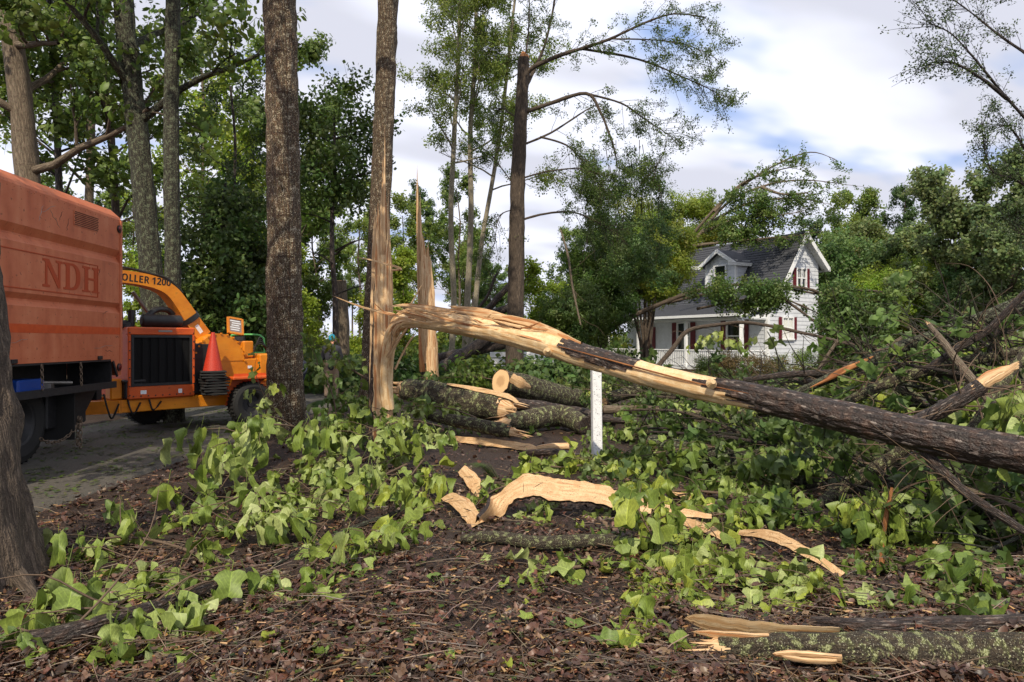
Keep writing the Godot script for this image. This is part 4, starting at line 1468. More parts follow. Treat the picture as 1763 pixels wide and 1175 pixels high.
func make_chipper() -> void:
	var cx := Vector3(0.62, 0, -0.785).normalized()
	var bs := Basis(cx, Vector3.UP, Vector3(-cx.z, 0, cx.x))
	var root := thing("wood_chipper", "yellow and orange towed wood chipper with big radiator grille behind the truck", "wood chipper", Vector3(-5.22, 0.03, -12.47), bs)
	# frame and tongue
	var fm := MB.new()
	for z: float in [0.46, -0.46]: fm.bevbox(Vector3(-0.75, 0.45, z), Vector3(2.6, 0.2, 0.1), 0.012)
	bar(fm, [Vector3(-2.0, 0.45, 0.46), Vector3(-2.6, 0.44, 0.15), Vector3(-3.1, 0.40, 0.02)], 0.06, [0.1, 0.1, 0.09], Vector3(0, 0, 1))
	bar(fm, [Vector3(-2.0, 0.451, -0.46), Vector3(-2.6, 0.441, -0.15), Vector3(-3.1, 0.401, -0.02)], 0.05, [0.095, 0.095, 0.085], Vector3(0, 0, 1))
	for x: float in [-1.9, -0.9, 0.3]: fm.box(Vector3(x, 0.45, 0), Vector3(0.1, 0.12, 0.86))
	build("frame", fm, M["paint_yellow"], root)
	var hb := MB.new()
	hb.bevbox(Vector3(-2.05, 0.72, 0.36), Vector3(0.18, 0.32, 0.2), 0.02)
	build("bracket", hb, M["paint_yellow"], root)
	var bb := MB.new()
	bb.bevbox(Vector3(-1.82, 0.70, 0.42), Vector3(0.30, 0.26, 0.25), 0.02)
	bb.bevbox(Vector3(-1.82, 0.84, 0.42), Vector3(0.33, 0.04, 0.28), 0.01)
	build("battery_box", bb, M["black_steel"], root)
	var cp := MB.new()
	cp.bevbox(Vector3(-3.1, 0.40, 0), Vector3(0.25, 0.16, 0.14), 0.02)
	bar(cp, [Vector3(-2.95, 0.45, 0.12), Vector3(-2.7, 0.66, 0.16)], 0.03, [0.05, 0.05], Vector3(0, 0, 1))
	build("coupler", cp, M["black_steel"], root)
	for k in 3: # hoses hanging under the tongue
		var hs := MB.new()
		var xx := -2.25 + k * 0.32
		hs.tube(smooth([Vector3(xx, 0.66, 0.5), Vector3(xx + 0.04, 0.4, 0.56), Vector3(xx + 0.12, 0.28 + 0.05 * k, 0.5), Vector3(xx + 0.2, 0.5, 0.54)], 6), taper(19, 0.014, 0.014), 6)
		build("hose", hs, M["rubber"], root)
	wheel(root, Vector3(0, 0.375, 0.78), 0.375, 0.26, "black_steel")
	wheel(root, Vector3(-1.05, 0.375, -0.8), 0.375, 0.26, "black_steel")
	var fd := MB.new()
	fd.bevbox(Vector3(0.0, 0.62, 0.66), Vector3(0.75, 0.14, 0.06), 0.02)
	fd.poly([Vector3(-0.42, 0.36, 0.70), Vector3(-0.25, 0.9, 0.70), Vector3(0.35, 0.9, 0.70), Vector3(0.42, 0.82, 0.70), Vector3(-0.1, 0.78, 0.70), Vector3(-0.28, 0.36, 0.70)], Vector3(0, 0, 1))
	fd.bevbox(Vector3(0.05, 0.83, 0.8), Vector3(0.9, 0.05, 0.3), 0.015)
	build("fender", fd, M["paint_red_orange"], root)
	# engine housing with the radiator
	var eh := MB.new()
	var zf := 0.52
	eh.bevbox(Vector3(-1.4, 1.13, -0.03), Vector3(1.0, 1.12, 1.02), 0.02)
	var h := build("engine_housing", eh, M["paint_red_orange"], root)
	var rf := MB.new()
	rf.bevbox(Vector3(-1.4, 1.625, zf), Vector3(1.06, 0.13, 0.1), 0.02)
	rf.bevbox(Vector3(-1.4, 0.655, zf), Vector3(1.06, 0.21, 0.1), 0.02)
	for s: float in [-1.0, 1.0]: rf.bevbox(Vector3(-1.4 + s * 0.505, 1.16, zf), Vector3(0.05, 0.82, 0.098), 0.012)
	build("grille_surround", rf, M["paint_red_orange"], h)
	var gf := MB.new()
	for s: float in [-1.0, 1.0]:
		gf.box(Vector3(-1.4 + s * 0.46, 1.16, zf + 0.02), Vector3(0.04, 0.82, 0.06))
		gf.box(Vector3(-1.4, 1.16 + s * 0.385, zf + 0.021), Vector3(0.9, 0.04, 0.06))
	build("grille_frame", gf, M["black_steel"], h)
	var gs := MB.new()
	gs.box(Vector3(-1.4, 1.16, zf - 0.01), Vector3(0.92, 0.78, 0.02))
	for k in 7: gs.box(Vector3(-1.79 + k * 0.13, 1.16, zf + 0.012 + 0.006 * (k % 2)), Vector3(0.09, 0.76, 0.02))
	for k in 60: gs.box(Vector3(-1.85 + k * 0.0153, 1.16, zf + 0.03), Vector3(0.003, 0.76, 0.003))
	build("grille", gs, M["dark_hole"], h)
	var pl := MB.new()
	pl.box(Vector3(-1.36, 1.63, zf + 0.053), Vector3(0.22, 0.03, 0.005))
	build("plate", pl, M["steel"], h)
	var mu := MB.new()
	mu.tube(PackedVector3Array([Vector3(-1.62, 1.80, 0.3), Vector3(-1.60, 1.80, 0.3), Vector3(-1.0, 1.80, 0.3), Vector3(-0.98, 1.80, 0.3)]), PackedFloat32Array([0.06, 0.105, 0.105, 0.08]), 20, {"cap0": true, "cap1": true})
	mu.tube(PackedVector3Array([Vector3(-1.75, 1.70, 0.25), Vector3(-1.75, 1.92, 0.25), Vector3(-1.75, 1.95, 0.24)]), PackedFloat32Array([0.05, 0.05, 0.06]), 14, {"cap1": true})
	mu.lathe([Vector2(0.13, 0), Vector2(0.13, 0.07), Vector2(0.05, 0.12), Vector2(0.0, 0.12)], 20, Transform3D(Basis(Vector3.BACK, 0.3), Vector3(-1.83, 1.68, 0.2)))
	mu.tube(smooth([Vector3(-1.45, 1.88, 0.15), Vector3(-1.3, 1.99, 0.1), Vector3(-1.1, 2.0, 0.05), Vector3(-0.98, 1.92, 0.02)], 5), taper(16, 0.05, 0.05), 10)
	build("muffler", mu, M["black_steel"], root)
	var bt := MB.new() # bolts and hinges of the housing
	for s: float in [-1.0, 1.0]:
		for k in 8: bt.lathe([Vector2(0.012, 0), Vector2(0.012, 0.008), Vector2(0, 0.01)], 6, Transform3D(Basis(Vector3.RIGHT, PI / 2), Vector3(-1.4 + s * 0.505, 0.62 + k * 0.14, zf + 0.049)))
	for k in 9: bt.lathe([Vector2(0.012, 0), Vector2(0.012, 0.008), Vector2(0, 0.01)], 6, Transform3D(Basis(Vector3.RIGHT, PI / 2), Vector3(-1.85 + k * 0.112, 0.6, zf + 0.049)))
	build("bolts", bt, M["black_steel"], h).set_meta("kind", "stuff")
	var hg := MB.new()
	for y: float in [0.85, 1.45]: hg.tube(PackedVector3Array([Vector3(-0.868, y - 0.05, zf + 0.03), Vector3(-0.868, y + 0.05, zf + 0.03)]), PackedFloat32Array([0.014, 0.014]), 8, {"cap0": true, "cap1": true})
	build("hinge", hg, M["black_steel"], h)
	var dc := MB.new()
	dc.box(Vector3(-1.7, 0.66, zf + 0.052), Vector3(0.09, 0.06, 0.003))
	dc.box(Vector3(-1.12, 0.65, zf + 0.052), Vector3(0.06, 0.07, 0.003))
	build("decal", dc, M["white_paint"], h)
	# drum housing, belt guard, feed box
	var dh := MB.new()
	var arc := []
	for k in 13:
		var a := PI * 0.98 * k / 12.0
		arc.append(Vector2(-0.36 + cos(a) * 0.46, 1.12 + sin(a) * 0.48))
	for k in 12:
		var p: Vector2 = arc[k]
		var q: Vector2 = arc[k + 1]
		dh.poly([Vector3(p.x, p.y, 0.44), Vector3(q.x, q.y, 0.44), Vector3(q.x, q.y, -0.5), Vector3(p.x, p.y, -0.5)], Vector3(p.x + q.x + 0.72, p.y + q.y - 2.24, 0))
		dh.poly([Vector3(-0.36, 1.12, 0.44), Vector3(p.x, p.y, 0.44), Vector3(q.x, q.y, 0.44)], Vector3(0, 0, 1))
	dh.bevbox(Vector3(0.0, 0.85, -0.03), Vector3(1.1, 0.6, 0.92), 0.015)
	for k in 12:
		var p: Vector2 = arc[k]
		dh.box(Vector3(p.x, p.y, 0.45), Vector3(0.03, 0.03, 0.02))
	build("drum_housing", dh, M["paint_yellow"], root)
	text(root, "420", 0.055, "print_black", Transform3D(Basis.IDENTITY, Vector3(-0.52, 1.40, 0.446)))
	var gu := MB.new()
	gu.bevbox(Vector3(-0.66, 1.0, 0.30), Vector3(0.42, 0.86, 0.3), 0.02)
	build("belt_guard", gu, M["black_steel"], root)
	var fb := MB.new()
	fb.bevbox(Vector3(0.72, 0.98, 0.05), Vector3(0.7, 0.5, 0.9), 0.02)
	fb.bevbox(Vector3(0.22, 1.32, 0.25), Vector3(0.2, 0.3, 0.25), 0.02)
	build("feed_box", fb, M["paint_yellow"], root)
	var wl := MB.new()
	wl.box(Vector3(0.6, 1.12, 0.503), Vector3(0.16, 0.1, 0.004))
	wl.box(Vector3(0.2, 1.0, 0.442), Vector3(0.08, 0.05, 0.004))
	build("white_label", wl, M["white_paint"], root)
	var hy := MB.new()
	for k in 4: hy.tube(smooth([Vector3(0.3, 1.35 - k * 0.03, 0.4), Vector3(0.4, 1.42 + k * 0.04, 0.45), Vector3(0.6, 1.32, 0.42 - k * 0.04), Vector3(0.75, 1.2, 0.35)], 6), taper(19, 0.016, 0.016), 6)
	build("hydraulic_hose", hy, M["rubber"], root)
	var sp := MB.new() # instruction board
	var st := Transform3D(Basis(Vector3.BACK, -0.14) * Basis(Vector3.RIGHT, -0.3), Vector3(0.0, 1.74, 0.3))
	sp.xf = st
	for s: float in [-1.0, 1.0]:
		sp.box(Vector3(s * 0.135, 0, 0), Vector3(0.035, 0.3, 0.04))
		sp.box(Vector3(0, s * 0.14, 0.001), Vector3(0.24, 0.035, 0.04))
	var sb := build("instruction_board", sp, M["paint_yellow"], root)
	var sp2 := MB.new()
	sp2.xf = st
	sp2.box(Vector3(0, 0, 0), Vector3(0.24, 0.25, 0.02))
	build("board_face", sp2, flat("board_grey", Color8(138, 124, 116), 0.5), sb)
	var sl := MB.new()
	sl.xf = st
	for k in 5: sl.box(Vector3(R(-0.02, 0.02), 0.09 - k * 0.042, 0.0115), Vector3(0.19 - 0.02 * (k % 3), 0.02, 0.003))
	build("printed_line", sl, M["white_paint"], sb)
	# discharge chute
	var ct := MB.new()
	var cpts := smooth([Vector3(-0.5, 1.55, 0.02), Vector3(-0.70, 1.82, 0.02), Vector3(-0.86, 2.06, 0.02), Vector3(-1.04, 2.29, 0.02), Vector3(-1.26, 2.42, 0.02), Vector3(-1.6, 2.49, 0.02), Vector3(-2.0, 2.50, 0.02), Vector3(-2.5, 2.42, 0.02)], 4)
	var hh := []
	var pa := []
	for i in cpts.size():
		pa.append(cpts[i])
		hh.append(lerpf(0.135, 0.1, clampf(i / 14.0, 0, 1)))
	bar(ct, pa, 0.15, hh, Vector3(0, 0, 1))
	var chute := build("discharge_chute", ct, M["paint_yellow"], root)
	var fl := MB.new()
	fl.tube(PackedVector3Array([Vector3(-0.75, 1.89, 0.02), Vector3(-0.70, 1.82, 0.02)]), PackedFloat32Array([0.2, 0.2]), 24, {"cap0": true, "cap1": true})
	build("swivel_ring", fl, M["black_steel"], chute)
	text(chute, "ROLLER 1200", 0.115, "print_black", Transform3D(Basis(Vector3.BACK, -0.06), Vector3(-1.52, 2.475, 0.171)), false, true, 0.9)
	var lb := MB.new()
	lb.box(Vector3(-0.60, 1.68, 0.171), Vector3(0.16, 0.07, 0.004), Basis(Vector3.BACK, -0.94))
	build("white_label", lb, M["white_paint"], chute)
	var ho := MB.new()
	ho.tube(smooth([Vector3(-2.4, 2.56, 0.05), Vector3(-1.9, 2.66, 0.1), Vector3(-1.4, 2.59, 0.1), Vector3(-1.1, 2.52, 0.1), Vector3(-0.85, 2.3, 0.1)], 5), taper(21, 0.02, 0.02), 6)
	ho.tube(smooth([Vector3(-2.4, 2.59, 0.0), Vector3(-1.9, 2.63, 0.0), Vector3(-1.5, 2.63, 0.02), Vector3(-1.05, 2.5, 0.0)], 5), taper(16, 0.016, 0.016), 6)
	build("hydraulic_hose", ho, M["rubber"], chute)
	var st2 := MB.new() # strut and second chute arm seen under the first
	bar(st2, [Vector3(-2.3, 2.05, -0.5), Vector3(-1.2, 1.55, -0.5)], 0.08, [0.08, 0.08], Vector3(0, 0, 1))
	build("support_arm", st2, M["paint_yellow"], root)
	var st3 := MB.new()
	st3.tube(PackedVector3Array([Vector3(-1.5, 2.3, -0.3), Vector3(-1.1, 1.75, -0.3)]), PackedFloat32Array([0.03, 0.03]), 10, {"cap0": true})
	build("hydraulic_ram", st3, M["steel"], root)

	# traffic cones stacked on the frame
	var co := MB.new()
	co.lathe([Vector2(0.16, 0.03), Vector2(0.028, 0.69), Vector2(0.022, 0.69), Vector2(0.0, 0.67)], 28)
	var cb := MB.new()
	cb.bevbox(Vector3(0, 0.022, 0), Vector3(0.4, 0.03, 0.4), 0.012)
	cb.lathe([Vector2(0.2, 0.0), Vector2(0.205, 0.03), Vector2(0.165, 0.042)], 24)
	var cm := co.mesh()
	var bm := cb.mesh()
	var at := Transform3D(bs, Vector3(-5.22, 0.03, -12.47)) * Vector3(-0.60, 0.56, 0.66)
	var names := ["lowest traffic cone of the stack, only its black base showing", "second lowest cone base of the stack beside the grille", "third black cone base from the bottom of the stack", "fourth black cone base from the bottom of the stack", "fifth black cone base, above the middle of the stack", "sixth black cone base, third below the red cone", "seventh black cone base, second below the red cone", "eighth black cone base, directly under the red cone", "red traffic cone topping the stack beside the radiator grille"]
	for k in 9:
		var c := thing("traffic_cone", names[k], "traffic cone", at + Vector3(R(-0.012, 0.012), k * 0.046, R(-0.012, 0.012)), Basis(Vector3.UP, R(-0.25, 0.25) + 0.7), "traffic cones stacked on the chipper")
		put("cone_base", bm, M["rubber"], c)
		put("cone_body", cm, M["cone_red"], c)

	# green rail of another machine behind
	var gr := thing("green_rail", "light green tubular rail of a machine behind the chipper", "rail", px(432, 588, 15.5))
	var g := MB.new()
	g.tube(smooth([Vector3(-0.45, 0.14, 0), Vector3(-0.3, 0.15, 0), Vector3(0.1, 0.15, 0), Vector3(0.24, 0.1, 0), Vector3(0.3, -0.1, 0), Vector3(0.3, -1.4, 0)], 6), taper(31, 0.022, 0.022), 8)
	g.tube(PackedVector3Array([Vector3(-0.45, 0.14, 0), Vector3(-0.45, -1.4, 0)]), PackedFloat32Array([0.022, 0.022]), 8)
	g.tube(PackedVector3Array([Vector3(-0.45, -0.26, 0), Vector3(0.3, -0.26, 0)]), PackedFloat32Array([0.022, 0.022]), 8)
	build("tube", g, M["green_paint"], gr)
	var g2 := MB.new()
	g2.bevbox(Vector3(-0.3, 0.06, -0.05), Vector3(0.28, 0.12, 0.1), 0.02)
	build("black_box", g2, M["black_steel"], gr)

# ------------------------------------------------------------------ standing trees
func line(xb: float, xt: float, d: float, h: float, wob := 0.05, dz := 0.0) -> Array: # a trunk seen at xb at its foot and at xt at the frame's top
	var out := []
	var yb := 587.5 + EYE * FOC / d
	for k in 7:
		var hh := h * k / 6.0
		var y := 587.5 - (hh - EYE) * FOC / d
		var q := px(lerpf(xb, xt, (yb - y) / yb), y, d)
		q += Vector3(R(-1, 1), 0, R(-1, 1)) * wob * (0.0 if k == 0 else 1.0) + Vector3(0, 0, dz * k / 6.0)
		if k == 0: q.y = gy(q.x, q.z) - 0.06
		out.append(q)
	return out

const GREEN := Color(0.110, 0.165, 0.030)
const DARK := Color(0.046, 0.078, 0.020)
const LIGHT := Color(0.175, 0.235, 0.048)
const LIME := Color(0.215, 0.285, 0.030)

func make_trees() -> void:
	# the near trunk at the left edge
	var a := tree("oak_tree", "thick dark trunk with flared roots at the left edge", [px(-42, 1035, 4.0) - Vector3(0, 0.05, 0), px(-52, 850, 4.0), px(-66, 620, 4.0), px(-85, 350, 4.0), px(-120, 0, 4.0), px(-190, -900, 4.1), px(-260, -2200, 4.3)], 0.285, 0.16, "bark_plain",
		{"sides": 48, "per": 14, "flare": 0.45, "tile": 0.45, "furrow": 0.03, "limbs": 8, "from": 0.74, "len": 3.2, "levels": 2, "kids": 5, "leaves": 3, "col": GREEN, "size": 1.0})
	for q: Array in [[70, 985, 150, 1010, 0.09], [40, 1040, 110, 1100, 0.08], [-60, 1090, 10, 1150, 0.1], [90, 950, 175, 945, 0.06]]:
		var mb := MB.new()
		var s := px(-30, 1000, 4.0) + Vector3(0, 0.18, 0) - a.position
		var m := gp(q[0], q[1], 0.05) - a.position
		var e := gp(q[2], q[3], -0.05) - a.position
		var p := smooth([s, (s + m) * 0.5 + Vector3(0, 0.03, 0), m, e], 5)
		mb.tube(p, taper(p.size(), q[4] * 1.2, 0.012), 14, {"tile": 0.45, "nz": NZ, "amp": 0.02, "nf": 3.0})
		build("root", mb, M["bark_plain"], a)
	# the big lichen-flecked trunk and its neighbours
	tree("poplar_tree", "thick brown trunk flecked with pale lichen beside the chipper's wheel", line(491, 481, 10.5, 17.0, 0.03), 0.275, 0.2, "bark_brown",
		{"sides": 56, "per": 26, "tile": 0.62, "furrow": 0.022, "flare": 0.25, "limbs": 9, "from": 0.62, "len": 3.6, "levels": 2, "kids": 5, "leaves": 3, "col": GREEN, "size": 1.0})
	tree("poplar_tree", "tall brown trunk standing right behind the split pale stump", line(637, 667, 14.0, 20.0, 0.03), 0.235, 0.17, "bark_brown",
		{"sides": 40, "per": 20, "tile": 0.6, "furrow": 0.018, "limbs": 9, "from": 0.64, "len": 3.6, "levels": 2, "kids": 5, "leaves": 3, "col": GREEN})
	tree("lichen_tree", "grey-green lichened trunk leaning left, thickest behind the chipper chute", line(288, 214, 13.0, 15.0, 0.04), 0.235, 0.14, "bark_lichen",
		{"sides": 32, "per": 12, "tile": 0.6, "furrow": 0.02, "limbs": 12, "from": 0.34, "len": 3.2, "levels": 2, "kids": 4, "leaves": 3, "col": GREEN, "size": 0.95})
	tree("lichen_tree", "straight slim lichened trunk just right of the thick leaning one", line(301, 296, 12.4, 16.0, 0.03), 0.15, 0.11, "bark_lichen",
		{"sides": 28, "per": 12, "tile": 0.55, "furrow": 0.014, "limbs": 7, "from": 0.55, "len": 2.8, "levels": 2, "kids": 5, "leaves": 3, "col": GREEN})
	tree("hardwood_tree", "dark leaning trunk at the far left above the truck box", line(112, 8, 14.0, 13.0, 0.06), 0.27, 0.15, "bark_grey",
		{"sides": 20, "limbs": 11, "from": 0.36, "len": 3.2, "levels": 2, "kids": 4, "leaves": 3, "col": GREEN, "el0": -0.1, "size": 1.0})
	tree("hardwood_tree", "thin dark trunk between the far left leaning tree and the pale one", line(120, 84, 16.5, 14.0, 0.1), 0.1, 0.05, "bark_dark",
		{"limbs": 12, "from": 0.28, "len": 2.6, "levels": 2, "leaves": 3, "kids": 4, "col": GREEN})
	tree("hardwood_tree", "pale grey straight trunk above the truck's vent", line(166, 147, 20.0, 15.0, 0.08), 0.14, 0.09, "bark_grey",
		{"limbs": 13, "from": 0.3, "len": 2.8, "levels": 2, "leaves": 3, "kids": 4, "col": LIGHT})
	tree("hardwood_tree", "slender brown trunk right of the pale one above the truck corner", line(216, 176, 17.0, 13.0, 0.12), 0.11, 0.06, "bark_plain",
		{"limbs": 12, "from": 0.3, "len": 2.6, "levels": 2, "leaves": 3, "kids": 4, "col": GREEN})
	tree("slender_tree", "very thin dark sapling rising through the dark evergreen", line(412, 396, 18.5, 8.4, 0.06), 0.06, 0.03, "bark_dark",
		{"limbs": 9, "from": 0.5, "len": 1.8, "levels": 1, "leaves": 5, "col": DARK, "size": 0.8, "spray": "small1"})
	tree("maple_tree", "bright yellow-green maple far behind the lichened trunks", line(352, 340, 30.0, 13.5, 0.2), 0.14, 0.05, "bark_grey",
		{"limbs": 18, "from": 0.25, "len": 3.4, "levels": 2, "leaves": 3, "kids": 4, "col": LIME, "size": 1.1, "leafmat": "foliage_light"})
	# dense dark evergreen and the dark crown behind the big trunk
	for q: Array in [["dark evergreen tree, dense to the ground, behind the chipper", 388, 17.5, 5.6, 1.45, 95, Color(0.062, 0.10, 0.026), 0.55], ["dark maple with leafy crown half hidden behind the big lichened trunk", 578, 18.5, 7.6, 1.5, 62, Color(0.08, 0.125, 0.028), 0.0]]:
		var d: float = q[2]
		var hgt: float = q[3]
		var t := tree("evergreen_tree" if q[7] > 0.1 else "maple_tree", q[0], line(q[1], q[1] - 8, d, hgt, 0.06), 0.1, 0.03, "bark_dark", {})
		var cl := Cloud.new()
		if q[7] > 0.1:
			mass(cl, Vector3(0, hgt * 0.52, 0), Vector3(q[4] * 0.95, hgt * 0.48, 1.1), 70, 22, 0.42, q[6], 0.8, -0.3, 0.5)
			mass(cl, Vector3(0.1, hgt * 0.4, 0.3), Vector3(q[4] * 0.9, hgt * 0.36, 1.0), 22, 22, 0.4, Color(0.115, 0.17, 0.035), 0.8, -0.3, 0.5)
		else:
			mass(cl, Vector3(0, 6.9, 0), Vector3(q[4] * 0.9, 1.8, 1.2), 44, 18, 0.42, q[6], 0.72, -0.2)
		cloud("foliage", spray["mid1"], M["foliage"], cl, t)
		var lb := MB.new()
		for k in 16:
			var z := R(0.35, 0.95) * hgt
			var az := R(0, TAU)
			lb.tube(PackedVector3Array([Vector3(0, z, 0), Vector3(cos(az) * 0.5, z + 0.2, sin(az) * 0.5), Vector3(cos(az) * 1.1, z + 0.3, sin(az) * 1.0)]), taper(3, 0.03, 0.008), 5)
		build("limbs", lb, M["bark_dark"], t).set_meta("kind", "stuff")
	# sawn pole
	log_thing("sawn_trunk", "grey sawn-off trunk with pale cut top behind the person in the blue cap", "tree trunk", [at_ground(590, 22.0, -0.1), px(588, 545, 22.0), px(585, 484, 22.0)], [0.26, 0.215, 0.2], "bark_grey", {"sides": 20, "tile": 0.6, "end0": "none", "end1": "wood_pale"})
	# slim pale trunks in the middle
	tree("slim_tree", "pale slim trunk, leftmost of three close together behind the second stump", line(774, 788, 24.0, 17.0, 0.08), 0.12, 0.05, "bark_pale",
		{"tile": 0.5, "limbs": 16, "from": 0.44, "len": 2.3, "levels": 2, "kids": 5, "leaves": 4, "col": Color(0.20, 0.265, 0.055), "el0": 0.3, "el1": 1.0, "size": 0.85, "spray": "small0", "leafmat": "foliage_light"})
	tree("slim_tree", "pale slim trunk, middle one of three close together", line(797, 820, 24.6, 18.0, 0.08), 0.13, 0.05, "bark_pale",
		{"tile": 0.5, "limbs": 17, "from": 0.45, "len": 2.4, "levels": 2, "kids": 5, "leaves": 4, "col": Color(0.20, 0.265, 0.055), "el0": 0.3, "el1": 1.0, "size": 0.85, "spray": "small1", "leafmat": "foliage_light"})
	tree("slim_tree", "pale slim trunk leaning right towards the broken-topped dark tree", line(799, 888, 25.2, 15.0, 0.1), 0.12, 0.04, "bark_pale",
		{"tile": 0.5, "limbs": 15, "from": 0.45, "len": 2.2, "levels": 2, "kids": 5, "leaves": 4, "col": Color(0.20, 0.265, 0.055), "el0": 0.1, "el1": 0.9, "size": 0.85, "spray": "small2", "leafmat": "foliage_light"})
	make_broken_top()
	make_background()

func make_broken_top() -> void:
	var D := 20.0
	var foot := at_ground(884, D, -0.05)
	var t := thing("broken_top_tree", "dark trunk with snapped top and long limbs arching right over the bush", "tree", foot)
	var p := smooth([Vector3.ZERO, px(886, 600, D) - foot, px(889, 450, D) - foot, px(892, 300, D) - foot, px(898, 180, D) - foot, px(902, 100, D) - foot], 8)
	var mb := MB.new()
	var rr := taper(p.size(), 0.285, 0.165)
	rr[0] *= 1.25
	mb.tube(p, rr, 36, {"tile": 0.6, "nz": NZ, "amp": 0.05, "nf": 2.4, "furrow": 0.02})
	build("trunk", mb, M["bark_plain"], t)
	torn_end(t, p[p.size() - 1], Vector3.UP, 0.165, "wood_rust", 0.8)
	var cl := Cloud.new()
	var limbs := [
		[[905, 135, 0], [918, 116, 0.1], [968, 94, 0.3], [1000, 84, 0.4], [1050, 67, 0.6], [1111, 39, 0.8], [1160, 24, 0.9], [1215, 30, 0.9], [0.075, 0.012], 12],
		[[1000, 84, 0.4], [1074, 96, 0.2], [1123, 110, 0.0], [1172, 131, -0.2], [1215, 150, -0.3], [1243, 165, -0.3], [0.04, 0.008], 14],
		[[1050, 67, 0.6], [1110, 68, 0.9], [1170, 74, 1.2], [1225, 95, 1.3], [0.025, 0.006], 12],
		[[900, 195, 0], [948, 178, 0.2], [1009, 161, 0.5], [1033, 192, 0.6], [1054, 245, 0.7], [1064, 290, 0.7], [0.07, 0.012], 6],
		[[1009, 161, 0.5], [1070, 178, 0.2], [1110, 205, 0.1], [1150, 231, 0.0], [0.035, 0.008], 12],
		[[899, 250, 0], [948, 229, -0.2], [1009, 190, -0.5], [1030, 180, -0.6], [0.04, 0.01], 3],
		[[930, 236, -0.1], [975, 250, -0.2], [1005, 280, -0.4], [1040, 330, -0.4], [0.035, 0.008], 12],
		[[897, 308, 0], [940, 296, 0.4], [998, 290, 0.7], [1030, 300, 0.8], [0.03, 0.007], 9],
		[[905, 150, 0], [922, 115, -0.3], [939, 73, -0.5], [955, 0, -0.7], [960, -80, -0.8], [0.06, 0.015], 9],
		[[903, 112, 0], [910, 50, 0.2], [912, -30, 0.3], [0.03, 0.012], 6],
		[[894, 380, 0], [940, 368, -0.3], [988, 366, -0.5], [1030, 384, -0.6], [1060, 402, -0.6], [0.04, 0.008], 10],
		[[893, 330, 0], [850, 272, 0.3], [842, 265, 0.4], [0.02, 0.008], 5],
		[[899, 210, 0], [868, 188, -0.2], [862, 186, -0.3], [0.02, 0.006], 5],
		[[892, 360, 0], [860, 372, 0.2], [852, 420, 0.3], [0.02, 0.006], 5],
		[[1150, 231, 0.0], [1140, 270, 0.0], [1120, 300, 0.1], [0.01, 0.004], 8],
	]
	for L: Array in limbs:
		var pts := []
		for k in L.size() - 2: pts.append(px(L[k][0], L[k][1], D - L[k][2]) - foot)
		var c := smooth(pts, 5)
		var m := MB.new()
		var rs: Array = L[L.size() - 2]
		m.tube(c, taper(c.size(), rs[0], rs[1]), 8, {"tile": 0.5, "nz": NZ, "amp": rs[0] * 0.3})
		var n: int = L[L.size() - 1]
		for k in n * 3:
			var f := lerpf(0.3, 1.0, (k + R(0, 1)) / (n * 3))
			var h := heading(c, f)
			limb(m, cl, along(c, f), h + rdir() * 0.8 + Vector3.DOWN * 0.15, R(0.4, 1.2), 0.009, 1 if k % 5 == 0 else 0, {"leaves": 4, "col": Color(0.085, 0.135, 0.03), "size": 0.6, "hang": -0.4, "rise": -0.05, "kids": 3})
		build("limb", m, M["bark_plain"], t)
	# the hung-up end of the broken limb: a curtain of dark leaves
	var hang := Cloud.new()
	for k in 34:
		var q := px(R(1000, 1150), R(270, 470), 23.0 + R(-0.8, 0.8)) - foot
		mass(hang, q, Vector3(0.35, 0.7, 0.35), 3, 16, 0.3, Color(0.075, 0.13, 0.034), 0.62, -0.7)
	cloud("foliage", spray["slim0"], M["foliage_dark"], hang, t)
	var tw := MB.new()
	for k in 30:
		var x := R(1000, 1140)
		var y := R(240, 330)
		tw.tube(smooth([px(x, y, 22.6) - foot, px(x + R(-8, 12), y + 70, 22.8) - foot, px(x + R(-15, 30), y + R(110, 190), 23.0) - foot], 4), taper(9, 0.012, 0.004), 4)
	build("twigs", tw, M["bark_plain"], t)
	cloud("foliage", spray["small0"], M["foliage"], cl, t)

